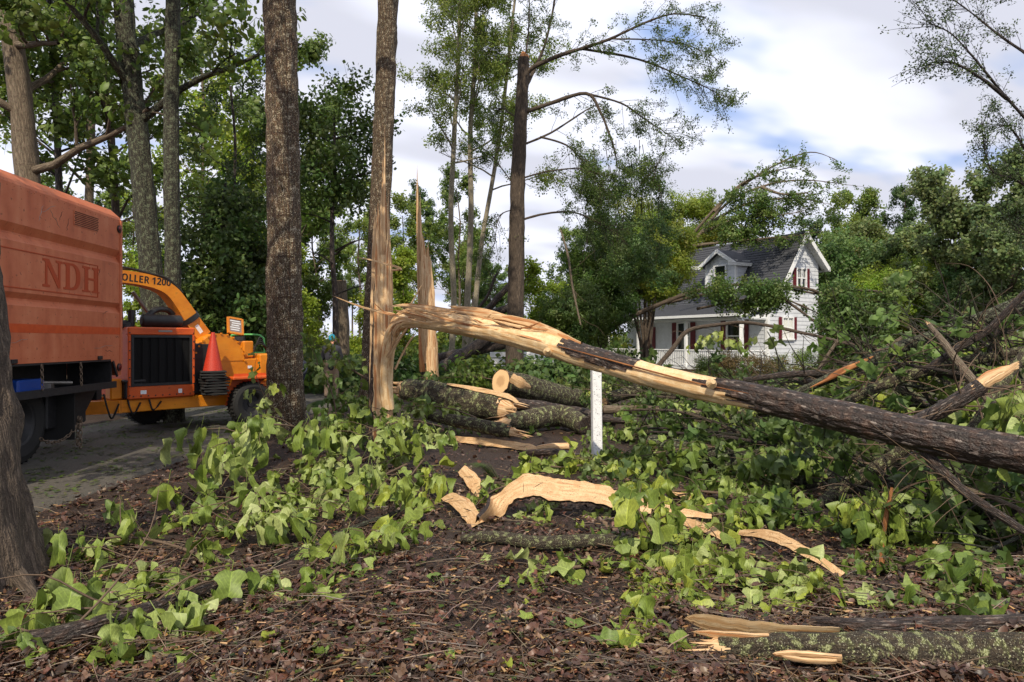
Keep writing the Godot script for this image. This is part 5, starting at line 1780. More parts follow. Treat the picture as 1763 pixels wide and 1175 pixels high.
func make_background() -> void:
	# big shrubs left of the house
	for q: Array in [
		["broad dark green shrub hanging over the porch's left end", 1038, 470, 28.0, 1.35, 2.6, 54, Color(0.075, 0.13, 0.026), "slim1", 1.0],
		["yellow-green leafy shrub between the porch and the broken-topped tree", 1112, 432, 29.0, 1.75, 2.1, 70, Color(0.19, 0.245, 0.03), "slim2", 0.95],
		["rounded yellow-green treetop beside the dormer", 1188, 395, 41.0, 2.0, 2.0, 46, Color(0.20, 0.255, 0.03), "slim0", 1.0],
		["low shrub spilling below the porch's left end", 985, 562, 26.0, 1.25, 1.4, 40, Color(0.10, 0.15, 0.03), "slim1", 0.85]]:
		var d: float = q[3]
		var foot := at_ground(q[1], d)
		var t := thing("large_shrub", q[0], "shrub", foot)
		var ctr := px(q[1], q[2], d) - foot
		var st := MB.new()
		for k in 9:
			var e := ctr + Vector3(R(-1, 1) * q[4] * 0.7, R(-0.4, 0.6) * q[5], R(-1, 1))
			var p := smooth([Vector3(R(-0.3, 0.3), -0.05, R(-0.3, 0.3)), e * Vector3(0.5, 0.6, 0.5) + rdir() * 0.2, e], 5)
			st.tube(p, taper(p.size(), 0.07, 0.015), 6)
		build("stems", st, M["bark_plain"], t).set_meta("kind", "stuff")
		var cl := Cloud.new()
		mass(cl, ctr, Vector3(q[4], q[5], q[4] * 0.8), q[6], 42, 0.55, q[7], q[9], -0.45, 0.1)
		cloud("foliage", spray[q[8]], M["foliage"], cl, t)
	# the tree that lies over the roof
	var rt := thing("fallen_tree", "uprooted tree lying over the roof with limbs fanned against the sky", "fallen tree", at_ground(1180, 36.0))
	var cl2 := Cloud.new()
	for L: Array in [
		[[1180, 420, 35], [1240, 350, 34], [1290, 312, 34], [1340, 282, 33], [1395, 262, 33], [1440, 275, 32]],
		[[1200, 410, 34], [1250, 352, 33.5], [1310, 322, 33], [1380, 310, 32.5], [1455, 318, 32]],
		[[1230, 365, 34], [1275, 318, 34], [1330, 296, 33], [1380, 285, 33]],
		[[1220, 385, 34], [1290, 350, 33.5], [1370, 342, 33], [1430, 352, 32]],
		[[1210, 400, 33.5], [1270, 378, 33], [1330, 372, 32.5], [1380, 365, 32]],
		[[1180, 425, 33], [1240, 418, 32.8], [1300, 412, 32.6], [1385, 405, 32.0]],
		[[1310, 322, 33], [1350, 335, 32.5], [1400, 330, 32]]]:
		var c := smooth(sight(L).map(func(v): return v - rt.position), 5)
		var m := MB.new()
		m.tube(c, taper(c.size(), 0.085, 0.012), 7, {"nz": NZ, "amp": 0.02})
		for k in 20:
			var f := R(0.3, 1.0)
			limb(m, cl2, along(c, f), heading(c, f) + rdir() * 0.7 + Vector3.DOWN * 0.1, R(0.4, 1.3), 0.014, 0, {"leaves": 4, "col": Color(0.105, 0.16, 0.04), "size": 0.72, "hang": -0.5, "rise": -0.08})
		build("limb", m, M["bark_grey"], rt)
	var on := Cloud.new()
	for k in 26:
		var q := px(R(1235, 1345), R(335, 415), R(32.4, 33.6)) - rt.position
		mass(on, q, Vector3(0.5, 0.25, 0.4), 3, 12, 0.32, Color(0.115, 0.175, 0.04), 0.72, -0.3)
	cloud("foliage", spray["mid0"], M["foliage"], cl2, rt)
	cloud("foliage", spray["mid2"], M["foliage"], on, rt)
	# the limb across the house front and its dark crown
	var lf := thing("fallen_tree", "fallen limb slanting across the house front, leafy crown hiding the gable's right side", "fallen tree", at_ground(1060, 28.0))
	var cl3 := Cloud.new()
	for L: Array in [
		[[1040, 575, 28.5], [1075, 552, 28], [1130, 527, 27.5], [1190, 504, 27], [1260, 491, 26.5], [1330, 494, 26], [1420, 508, 25.5], [1520, 520, 25]],
		[[1150, 522, 27.4], [1210, 508, 26.6], [1270, 500, 26], [1350, 515, 25.5], [1420, 545, 25]],
		[[1200, 532, 26.8], [1260, 520, 26.2], [1300, 512, 25.9]],
		[[1330, 494, 26], [1400, 500, 25.4], [1470, 540, 25], [1510, 600, 24.6]],
		[[1350, 515, 25.5], [1410, 560, 25], [1460, 610, 24.6]],
		[[1420, 508, 25.5], [1480, 500, 25.2], [1540, 505, 25]]]:
		var c := smooth(sight(L).map(func(v): return v - lf.position), 5)
		var m := MB.new()
		m.tube(c, taper(c.size(), 0.12 if L.size() > 7 else 0.06, 0.015), 8, {"nz": NZ, "amp": 0.03})
		for k in 16:
			var f := R(0.55, 1.0)
			limb(m, cl3, along(c, f), heading(c, f) + rdir() * 0.8 + Vector3.DOWN * 0.25, R(0.3, 0.8), 0.012, 0, {"leaves": 5, "col": Color(0.085, 0.135, 0.032), "size": 0.62, "hang": -0.6, "rise": -0.12})
		build("limb", m, M["bark_plain"], lf)
	for k in 44:
		var a := R(0, 1)
		var q := px(lerpf(1432, 1515, a) + R(-22, 22), lerpf(525, 600, a) + R(-42, 42), R(24.3, 25.8)) - lf.position
		mass(cl3, q, Vector3(0.4, 0.45, 0.5), 4, 14, 0.32, Color(0.08, 0.13, 0.032), 0.75, -0.5)
	for k in 20:
		var q := px(R(1190, 1355), R(488, 526), R(25.4, 26.2)) - lf.position
		mass(cl3, q, Vector3(0.4, 0.18, 0.3), 3, 11, 0.25, Color(0.095, 0.15, 0.036), 0.62, -0.5)
	cloud("foliage", spray["mid1"], M["foliage"], cl3, lf)
	# shrubs in front of the house
	for q: Array in [["red-brown clipped hedge in front of the porch corner", 1290, 632, 27.0, 1.7, 0.5, Color(0.15, 0.12, 0.045)], ["bright green low hedge below the gable window", 1375, 628, 28.0, 1.6, 0.45, Color(0.19, 0.27, 0.045)], ["small green shrub left of the porch steps", 1230, 630, 28.5, 0.8, 0.4, Color(0.14, 0.20, 0.045)]]:
		var foot := at_ground(q[1], q[3])
		var t := thing("hedge", q[0], "hedge", foot)
		var cl := Cloud.new()
		mass(cl, Vector3(0, q[5] + 0.05, 0), Vector3(q[4], q[5], 0.8), 46, 20, 0.26, q[6], 0.55, 0.3, 0.05)
		var st := MB.new()
		for k in 14:
			var x: float = R(-1, 1) * q[4] * 0.8
			st.tube(PackedVector3Array([Vector3(x, -0.05, 0), Vector3(x + R(-0.2, 0.2), q[5] * 1.2, R(-0.4, 0.4))]), PackedFloat32Array([0.015, 0.006]), 4)
		build("stems", st, M["twig"], t).set_meta("kind", "stuff")
		cloud("foliage", spray["small0"], M["foliage"], cl, t)
	# lime bush and the trees of the right-hand edge
	for q: Array in [["bright lime bush behind the fallen crown", 1560, 515, 36.0, 3.0, 2.0, 60, LIME, "slim1"], ["mid-green bush at the wood's edge on the right", 1690, 530, 33.0, 3.0, 2.0, 60, Color(0.09, 0.155, 0.045), "slim2"], ["soft green bush right of the gable", 1455, 470, 40.0, 1.6, 2.4, 40, Color(0.10, 0.17, 0.05), "mid1"]]:
		var foot := at_ground(q[1], q[3])
		var t := thing("leafy_bush", q[0], "bush", foot)
		var cl := Cloud.new()
		mass(cl, px(q[1], q[2], q[3]) - foot, Vector3(q[4], q[5], 1.8), q[6], 30, 0.6, q[7], 1.1, -0.2, 0.1)
		cloud("foliage", spray[q[8]], M["foliage_light"], cl, t)
		var st := MB.new()
		for k in 6: st.tube(PackedVector3Array([Vector3(R(-1, 1), -0.1, 0), Vector3(R(-2, 2), q[5], R(-0.5, 0.5))]), PackedFloat32Array([0.04, 0.015]), 5)
		build("stems", st, M["bark_plain"], t).set_meta("kind", "stuff")
	for q: Array in [
		["tall pale green tree, biggest of the wood's edge on the right", 1650, 1630, 33.0, 8.6, 24, 2.6, Color(0.175, 0.22, 0.085)],
		["leaning grey-green tree between the gable and the big right-hand tree", 1500, 1460, 42.0, 7.2, 16, 2.2, Color(0.165, 0.21, 0.07)],
		["airy green tree left of the biggest right-hand tree", 1580, 1560, 38.0, 7.0, 16, 2.2, Color(0.155, 0.205, 0.07)],
		["leafy tree at the far right edge of the wood", 1745, 1750, 30.0, 8.4, 20, 2.4, Color(0.15, 0.20, 0.075)]]:
		tree("hardwood_tree", q[0], line(q[1], q[2], q[3], q[4], 0.2), 0.16, 0.03, "bark_plain", {"limbs": q[5], "from": 0.16, "len": q[6], "levels": 2, "kids": 5, "leaves": 4, "col": q[7], "size": 1.1, "el0": 0.2, "el1": 1.0, "spray": "mid2", "leafmat": "foliage_light"})
	# snapped pale trunk by the gable
	log_thing("pale_snag", "pale snapped trunk standing in the trees right of the gable", "tree trunk", [at_ground(1478, 40.0, -0.1), px(1478, 500, 40.0), px(1476, 438, 40.0)], [0.2, 0.16, 0.14], "wood_pale", {"sides": 10, "end0": "none", "end1": "torn"})
	# the tree beyond the right edge whose limbs hang into the picture
	var rt2 := thing("hardwood_tree", "dark tree beyond the right edge whose drooping limbs enter the top right corner", "tree", at_ground(1905, 13.0, -0.05))
	var tp := smooth([Vector3.ZERO, px(1895, 400, 13.0) - rt2.position, px(1890, 0, 13.0) - rt2.position, px(1880, -500, 13.0) - rt2.position], 6)
	var tm := MB.new()
	tm.tube(tp, taper(tp.size(), 0.24, 0.12), 16, {"nz": NZ, "amp": 0.05})
	build("trunk", tm, M["bark_grey"], rt2)
	var cl4 := Cloud.new()
	for L: Array in [
		[[1888, 330, 13], [1800, 240, 12.6], [1735, 170, 12.3], [1690, 115, 12.1], [1640, 60, 12], [1600, 40, 12], 9],
		[[1890, 200, 13], [1790, 110, 13.2], [1720, 60, 13.3], [1660, 12, 13.4], [1610, -20, 13.4], 9],
		[[1735, 170, 12.3], [1690, 135, 12], [1640, 108, 11.8], [1605, 112, 11.8], 7],
		[[1890, 420, 13], [1800, 345, 12.6], [1750, 310, 12.5], [1705, 290, 12.4], [1690, 210, 12.4], 8],
		[[1890, 120, 13], [1800, 20, 12.4], [1740, -30, 12.2], [1690, -60, 12], 8],
		[[1850, 380, 13], [1790, 300, 13], [1745, 225, 13], [1720, 215, 13], 7],
		[[1890, 500, 13], [1810, 430, 12.8], [1765, 405, 12.8], [1735, 400, 12.8], 7]]:
		var n: int = L[L.size() - 1]
		var c := smooth(sight(L.slice(0, L.size() - 1)).map(func(v): return v - rt2.position), 5)
		var m := MB.new()
		m.tube(c, taper(c.size(), 0.038, 0.006), 7, {"nz": NZ, "amp": 0.01})
		for k in n * 4:
			var f := R(0.35, 1.0)
			limb(m, cl4, along(c, f), heading(c, f) + rdir() * 0.6, R(0.3, 0.8), 0.006, 1 if k % 4 == 0 else 0, {"leaves": 2, "kids": 3, "col": DARK, "size": 0.42, "hang": -0.2})
		build("limb", m, M["bark_dark"], rt2)
	cloud("foliage", spray["small1"], M["foliage_dark"], cl4, rt2)
	# the wood behind: a few kinds, copied
	var protos := []
	for k in 6:
		var col: Color = [GREEN, LIGHT, Color(0.10, 0.17, 0.045), Color(0.07, 0.12, 0.035), LIME, GREEN][k]
		var h: float = [13.0, 12.0, 10.0, 14.0, 7.5, 9.0][k]
		var pts := []
		for j in 6: pts.append(Vector3(R(-0.25, 0.25) * j * 0.3, h * j / 5.0 - (0.2 if j == 0 else 0.0), R(-0.25, 0.25) * j * 0.3))
		var t := tree("wood_tree", "slender tree of the wood behind, one of many", pts, [0.14, 0.11, 0.12, 0.16, 0.07, 0.1][k], 0.03, ["bark_grey", "bark_plain", "bark_grey", "bark_dark", "bark_plain", "bark_grey"][k],
			{"sides": 9, "per": 4, "limbs": [14, 12, 16, 12, 15, 16][k], "from": [0.36, 0.42, 0.25, 0.5, 0.12, 0.16][k], "len": [3.0, 2.6, 2.8, 2.8, 2.0, 2.4][k], "levels": 2, "kids": 4, "leaves": 4, "col": col, "size": 1.15, "spray": "mid%d" % (k % 3), "leafmat": "foliage_light" if k in [1, 4] else "foliage", "group": "slender trees of the wood behind"})
		protos.append(t)
	var spots := []
	for k in 13: spots.append([R(-160, 640), R(30, 64), 0.95, -1]) # left
	for k in 16: spots.append([R(640, 1060), R(38, 72), 0.72, -1]) # middle
	for k in 20: spots.append([R(1060, 1500), R(50, 80), 0.72, -1])
	for k in 22: spots.append([R(1440, 1960), R(42, 72), 0.74, -1])
	for k in 18: spots.append([R(-100, 1000), R(24, 50), 0.6, 4]) # saplings
	var first := [true, true, true, true, true, true]
	for q: Array in spots:
		var kind: int = q[3] if q[3] >= 0 else [0, 1, 2, 3, 5, 0, 1][rng.randi() % 7]
		var at := at_ground(q[0], q[1], -0.05)
		var s: float = q[2] * R(0.75, 1.15)
		var sc := Vector3(s * R(0.85, 1.15), s, s * R(0.85, 1.15))
		if first[kind]:
			first[kind] = false
			var o: Node3D = protos[kind]
			o.transform = Transform3D(Basis(Vector3.UP, R(0, TAU)).scaled_local(sc), at)
		else:
			copy(protos[kind], at, R(0, TAU), sc)
		var who: Node3D = get_child(get_child_count() - 1) if protos[kind].position != at else protos[kind]
		var zone := "outside the left edge"
		for zn: Array in [[0, "above the truck box"], [130, "behind the lichened trunks"], [300, "behind the dark evergreen"], [460, "between the big flecked trunk and the split stump"], [660, "behind the second stump"], [790, "behind the slim pale trunks"], [900, "behind the large shrubs"], [1200, "behind the house"], [1430, "right of the gable"], [1600, "behind the biggest right-hand tree"], [1763, "beyond the right edge"]]:
			if q[0] >= zn[0]: zone = zn[1]
		who.set_meta("label", "%s %s, %s" % [["tall slender tree", "tall light green tree", "broad soft green tree", "high-crowned dark tree", "bright lime sapling", "low spreading tree"][kind], zone, "nearer" if q[1] < 40 else ("farther" if q[1] < 55 else "farthest")])
	# undergrowth along the wood: nobody could count it
	var ug := Cloud.new()
	for k in 110:
		var d := R(40, 66)
		var q := at_ground(R(-200, 1980), d)
		mass(ug, q + Vector3(0, R(0.3, 1.0), 0), Vector3(R(1.2, 2.6), R(0.6, 1.3), 1.2), 9, 16, 0.7, [GREEN, LIGHT, Color(0.09, 0.15, 0.04), LIME][rng.randi() % 4], 1.3, 0.0, 0.05)
	for k in 36: # nearer, low
		var q := at_ground(R(520, 1080), R(19, 30))
		mass(ug, q + Vector3(0, 0.3, 0), Vector3(R(0.7, 1.6), 0.45, 0.8), 8, 14, 0.4, [GREEN, Color(0.09, 0.15, 0.04), Color(0.06, 0.11, 0.03)][rng.randi() % 3], 0.8, 0.0, 0.05)
	var u := cloud("undergrowth", spray["big0"], M["foliage_light"], ug)
	tag(u, "green undergrowth filling the foot of the wood behind", "undergrowth")

# ------------------------------------------------------------------ the snapped tree and the debris
func make_snapped() -> void:
	var foot := at_ground(657, 9.5)
	var t := thing("snapped_tree", "split pale tree snapped at head height, its trunk bent over to the right", "snapped tree", foot)
	var L := func(x: float, y: float, d: float) -> Vector3: return px(x, y, d) - foot
	# standing half: slivers packed upright; columns [x, top y, d offset, width]
	var cols := [
		[644, 358, 0.00, 0.085], [650, 350, -0.08, 0.07], [652, 356, 0.06, 0.08], [656, 330, -0.03, 0.06], [659, 318, 0.05, 0.055], [661, 214, -0.01, 0.085],
		[664, 345, 0.09, 0.07], [666, 398, -0.06, 0.075], [669, 372, 0.03, 0.06], [671, 402, -0.02, 0.06], [673, 440, 0.07, 0.07], [647, 390, 0.12, 0.08], [655, 380, 0.14, 0.08], [663, 410, 0.16, 0.08], [670, 430, 0.14, 0.07], [668, 330, 0.0, 0.035], [658, 262, 0.02, 0.05]]
	for c: Array in cols:
		var m := MB.new()
		var x: float = c[0]
		var dd: float = 9.5 + c[2]
		var top: float = c[1]
		splinter(m, [L.call(x - 1 + R(-1, 1), 775, dd), L.call(x - 1, 650, dd), L.call(x, lerpf(650, top, 0.5), dd), L.call(x + 1.0 + R(-1.5, 1.5), top, dd)], c[3] * 1.15, 0.07, {"wide": Vector3(1, 0, R(-0.3, 0.3)), "ex": 5.0 if top > 300 else 2.2})
		build("splinter", m, M["wood_pale"], t)
	var st := MB.new()
	st.tube(smooth([L.call(655, 790, 9.52), L.call(655, 700, 9.52), L.call(657, 560, 9.52), L.call(659, 440, 9.52)], 6), taper(19, 0.135, 0.10), 18, {"tile": 0.5, "nz": NZ, "amp": 0.02, "nf": 6.0, "squash": Vector2(1, 0.9)})
	build("stump", st, M["wood_smooth"], t)
	var bk := MB.new()
	var bp := smooth([L.call(654, 800, 9.58), L.call(653, 690, 9.58), L.call(654, 560, 9.6), L.call(656, 420, 9.62)], 8)
	bk.tube(bp, taper(bp.size(), 0.165, 0.13), 24, {"tile": 0.5, "nz": NZ, "amp": 0.02, "mask": func(i: int, a: float) -> bool: return _bark_side(a, i)})
	build("bark", bk, M["bark_dark"], t)
	# the bent-over trunk: smooth peeled wood, then bark
	var P := sight([[668, 705, 9.46], [664, 655, 9.42], [667, 610, 9.36], [678, 570, 9.26], [700, 553, 9.1], [745, 554, 8.85], [800, 561, 8.5], [860, 572, 8.15], [930, 590, 7.75], [1010, 615, 7.35], [1100, 641, 6.9], [1200, 666, 6.4], [1290, 683, 6.0], [1400, 707, 5.6], [1550, 742, 5.1], [1700, 773, 4.7], [1860, 806, 4.3]])
	var rad := [0.085, 0.09, 0.095, 0.095, 0.098, 0.112, 0.124, 0.13, 0.128, 0.122, 0.118, 0.114, 0.112, 0.113, 0.112, 0.11, 0.108]
	var per := 10
	var loc := []
	for q: Vector3 in P: loc.append(q - foot)
	var c := smooth(loc, per)
	var rr := radii(rad, per)
	var n := c.size()
	var cut := 12.0 * per
	var wood := MB.new()
	wood.tube(c, rr, 48, {"tile": 0.7, "nz": NZ, "amp": 0.016, "nf": 1.6, "mask": func(i: int, _a: float) -> bool: return i < cut + 14})
	build("bent_trunk", wood, M["wood_smooth"], t)
	var fb := MB.new() # ragged fibres round the bend
	var r3 := PackedFloat32Array()
	for i in n: r3.append(rr[i] + 0.008)
	fb.tube(c, r3, 72, {"tile": 0.4, "nz": NZ, "amp": 0.016, "nf": 1.6, "furrow": 0.022, "mask": func(i: int, a: float) -> bool: return i > 14 and i < 52 + 26.0 * NZ.get_noise_2d(a * 90.0, 7.0) - 20.0 * cos(a) and -cos(a - 0.4) > -0.45})
	build("torn_fibres", fb, M["wood_pale"], t)
	var r2 := PackedFloat32Array()
	for i in n: r2.append(rr[i] + 0.013 + 0.003 * NZ.get_noise_1d(i * 60.0))
	var bark := MB.new()
	# the angle starts at the horizontal axis across the trunk; top of the trunk is where the bark reaches furthest back
	bark.tube(c, r2, 96, {"tile": 0.55, "nz": NZ, "amp": 0.016, "nf": 1.6, "furrow": 0.005, "cap1": true, "mask": func(i: int, a: float) -> bool:
		var up := -cos(a)
		var start := 12.3 * per + 2.0 * sin(a * 5.0) + 4.0 * NZ.get_noise_2d(a * 60.0, 3.0)
		if up > 0.2: start -= 9.0 * (up - 0.2) + 4.0
		if i >= start: return true
		var j := float(i) / per # a leftover patch on top nearer the break
		var lim := 0.42 + 0.42 * pow(absf(j - 9.25) / 0.7, 2.0) + 0.3 * NZ.get_noise_2d(i * 14.0, a * 40.0)
		return j > 8.4 and j < 10.0 and up > lim})
	build("bark", bark, M["bark_dark"], t)
	# torn strips along the top of the bend
	var strips := [
		[[[690, 552, 9.2], [745, 545, 8.9], [820, 556, 8.4], [900, 578, 8.0], [960, 596, 7.7]], 0.10, 0.05],
		[[[676, 560, 9.3], [700, 540, 9.15], [760, 541, 8.8], [830, 552, 8.4], [905, 575, 8.0]], 0.09, 0.04],
		[[[905, 572, 8.0], [840, 556, 8.4], [770, 540, 8.75], [705, 530, 9.1], [668, 532, 9.3]], 0.10, 0.05],
		[[[980, 592, 7.55], [900, 563, 8.0], [830, 541, 8.4], [770, 531, 8.7]], 0.13, 0.05],
		[[[1000, 600, 7.4], [930, 566, 7.8], [870, 551, 8.1], [800, 540, 8.45], [760, 536, 8.7]], 0.09, 0.05],
		[[[930, 585, 7.85], [850, 566, 8.2], [780, 552, 8.6], [730, 545, 8.9]], 0.10, 0.05],
		[[[684, 580, 9.2], [692, 556, 9.15], [712, 545, 9.0], [770, 551, 8.7]], 0.08, 0.05],
		[[[672, 620, 9.25], [676, 590, 9.2], [686, 566, 9.1], [710, 553, 9.0], [760, 556, 8.7]], 0.09, 0.05],
		[[[676, 600, 9.3], [690, 560, 9.3], [712, 520, 9.35], [730, 488, 9.4]], 0.045, 0.03],
		[[[668, 620, 9.15], [690, 585, 9.1], [708, 562, 9.05]], 0.07, 0.03],
		[[[680, 640, 9.35], [700, 600, 9.4], [718, 575, 9.45]], 0.05, 0.03],
		[[[676, 470, 9.4], [690, 466, 9.3], [640, 452, 9.35], [612, 447, 9.4]], 0.035, 0.03],
	]
	for s: Array in strips:
		var m := MB.new()
		splinter(m, sight(s[0]).map(func(v): return v - foot + Vector3(0, 0.03, 0.02)), s[1], s[2], {"wide": Vector3(0.3, 0.9, 0.5), "ex": 2.5})
		build("splinter", m, M["wood_pale"], t)
	for k in 26: # fine fibres sprung from the break
		var m := MB.new()
		var x := R(676, 900)
		var y := 545.0 + maxf(0.0, x - 745.0) * 0.16 + R(-6, 10)
		var d := lerpf(9.2, 7.9, (x - 676) / 224.0) - 0.1
		var ln := R(30, 110)
		var back := -1.0 if k % 3 else 1.0
		splinter(m, sight([[x, y, d], [x + back * ln * 0.5, y - R(2, 9) + back * ln * 0.08, d - back * ln * 0.002], [x + back * ln, y - R(4, 24) + back * ln * 0.14, d - back * ln * 0.004]]).map(func(v): return v - foot), R(0.02, 0.05), R(0.01, 0.025), {"wide": Vector3(0.2, 0.9, 0.4), "ex": 1.6})
		build("splinter", m, M["wood_pale" if k % 4 else "wood_rust"], t)
	var ry := MB.new()
	splinter(ry, sight([[960, 596, 7.42], [1020, 612, 7.13], [1100, 634, 6.74], [1200, 660, 6.26], [1290, 678, 5.88]]).map(func(v): return v - foot), 0.018, 0.012, {"wide": Vector3(0.2, 1, 0.2), "both": true})
	build("dark_crack", ry, M["wood_rust"], t)
	# knot and branch stubs
	for q: Array in [[1225, 661, 6.1, 0.03], [943, 606, 7.5, 0.03]]:
		var kb := MB.new()
		var kp: Vector3 = px(q[0], q[1], q[2]) - foot
		kb.tube(PackedVector3Array([kp, kp + Vector3(0, 0.02, 0.06)]), PackedFloat32Array([0.05, 0.02]), 10, {"cap1": true})
		build("knot", kb, M["wood_smooth"], t)

func _bark_side(a: float, i: int) -> bool: # bark left on the back and left of the standing half
	return cos(a) < -0.15 + 0.35 * NZ.get_noise_2d(a * 30.0, i * 6.0)

func make_second_stump() -> void:
	var D := 17.0
	var foot := at_ground(742, D)
	var t := thing("snapped_stump", "second tall splintered stump, pale wood leaning left behind the bent trunk", "stump", foot)
	var L := func(x: float, y: float, d: float) -> Vector3: return px(x, y, d) - foot
	var st := MB.new()
	var c := smooth([L.call(742, 700, D), L.call(740, 640, D), L.call(736, 540, D), L.call(731, 450, D)], 6)
	st.tube(c, taper(c.size(), 0.24, 0.17), 20, {"tile": 0.6, "nz": NZ, "amp": 0.05, "nf": 3.0})
	build("stump", st, M["wood_pale"], t)
	for q: Array in [[718, 284, 0.10, 0.0], [720, 312, 0.12, 0.1], [723, 330, 0.1, -0.08], [726, 398, 0.14, 0.05], [730, 412, 0.12, -0.1], [735, 424, 0.12, 0.1], [740, 440, 0.1, -0.05], [722, 380, 0.14, 0.14], [728, 405, 0.14, -0.15], [716, 300, 0.04, 0.05], [737, 415, 0.05, 0.12]]:
		var m := MB.new()
		var x: float = q[0]
		splinter(m, [L.call(x + 9, 640, D + q[3]), L.call(x + 5, 520, D + q[3]), L.call(x + 2, lerpf(520, q[1], 0.5), D + q[3]), L.call(x, q[1], D + q[3])], q[2] * 1.2, 0.11, {"wide": Vector3(1, 0, R(-0.4, 0.4)), "ex": 4.0 if q[1] > 350 else 2.0})
		build("splinter", m, M["wood_pale"], t)
	var bk := MB.new()
	var r2 := taper(c.size(), 0.258, 0.2)
	bk.tube(c, r2, 24, {"tile": 0.55, "nz": NZ, "amp": 0.05, "nf": 3.0, "mask": func(i: int, a: float) -> bool: return i < 4 + 4.0 * cos(a - PI) + 3.0 * NZ.get_noise_2d(a * 60.0, 1.0)})
	build("bark", bk, M["bark_moss"], t)
	var m2 := MB.new()
	splinter(m2, [L.call(728, 640, D - 0.2), L.call(724, 610, D - 0.3), L.call(722, 560, D - 0.3)], 0.14, 0.08, {"wide": Vector3.RIGHT})
	build("splinter", m2, M["wood_rust"], t)

# Points whose sight line would end under the ground are brought nearer until a thing of radius r rests on it
func rest(rows: Array, rads: Array) -> Array:
	var out := []
	for k in rows.size():
		var q: Array = rows[k]
		var r: float = rads[mini(k, rads.size() - 1)] * 0.7
		var p := px(q[0], q[1], q[2])
		for j in 4:
			var g := gy(p.x, p.z) + r
			if p.y < g and q[1] > 600:
				p = px(q[0], q[1], (EYE - g) * FOC / (q[1] - 587.5))
		out.append(p)
	return out

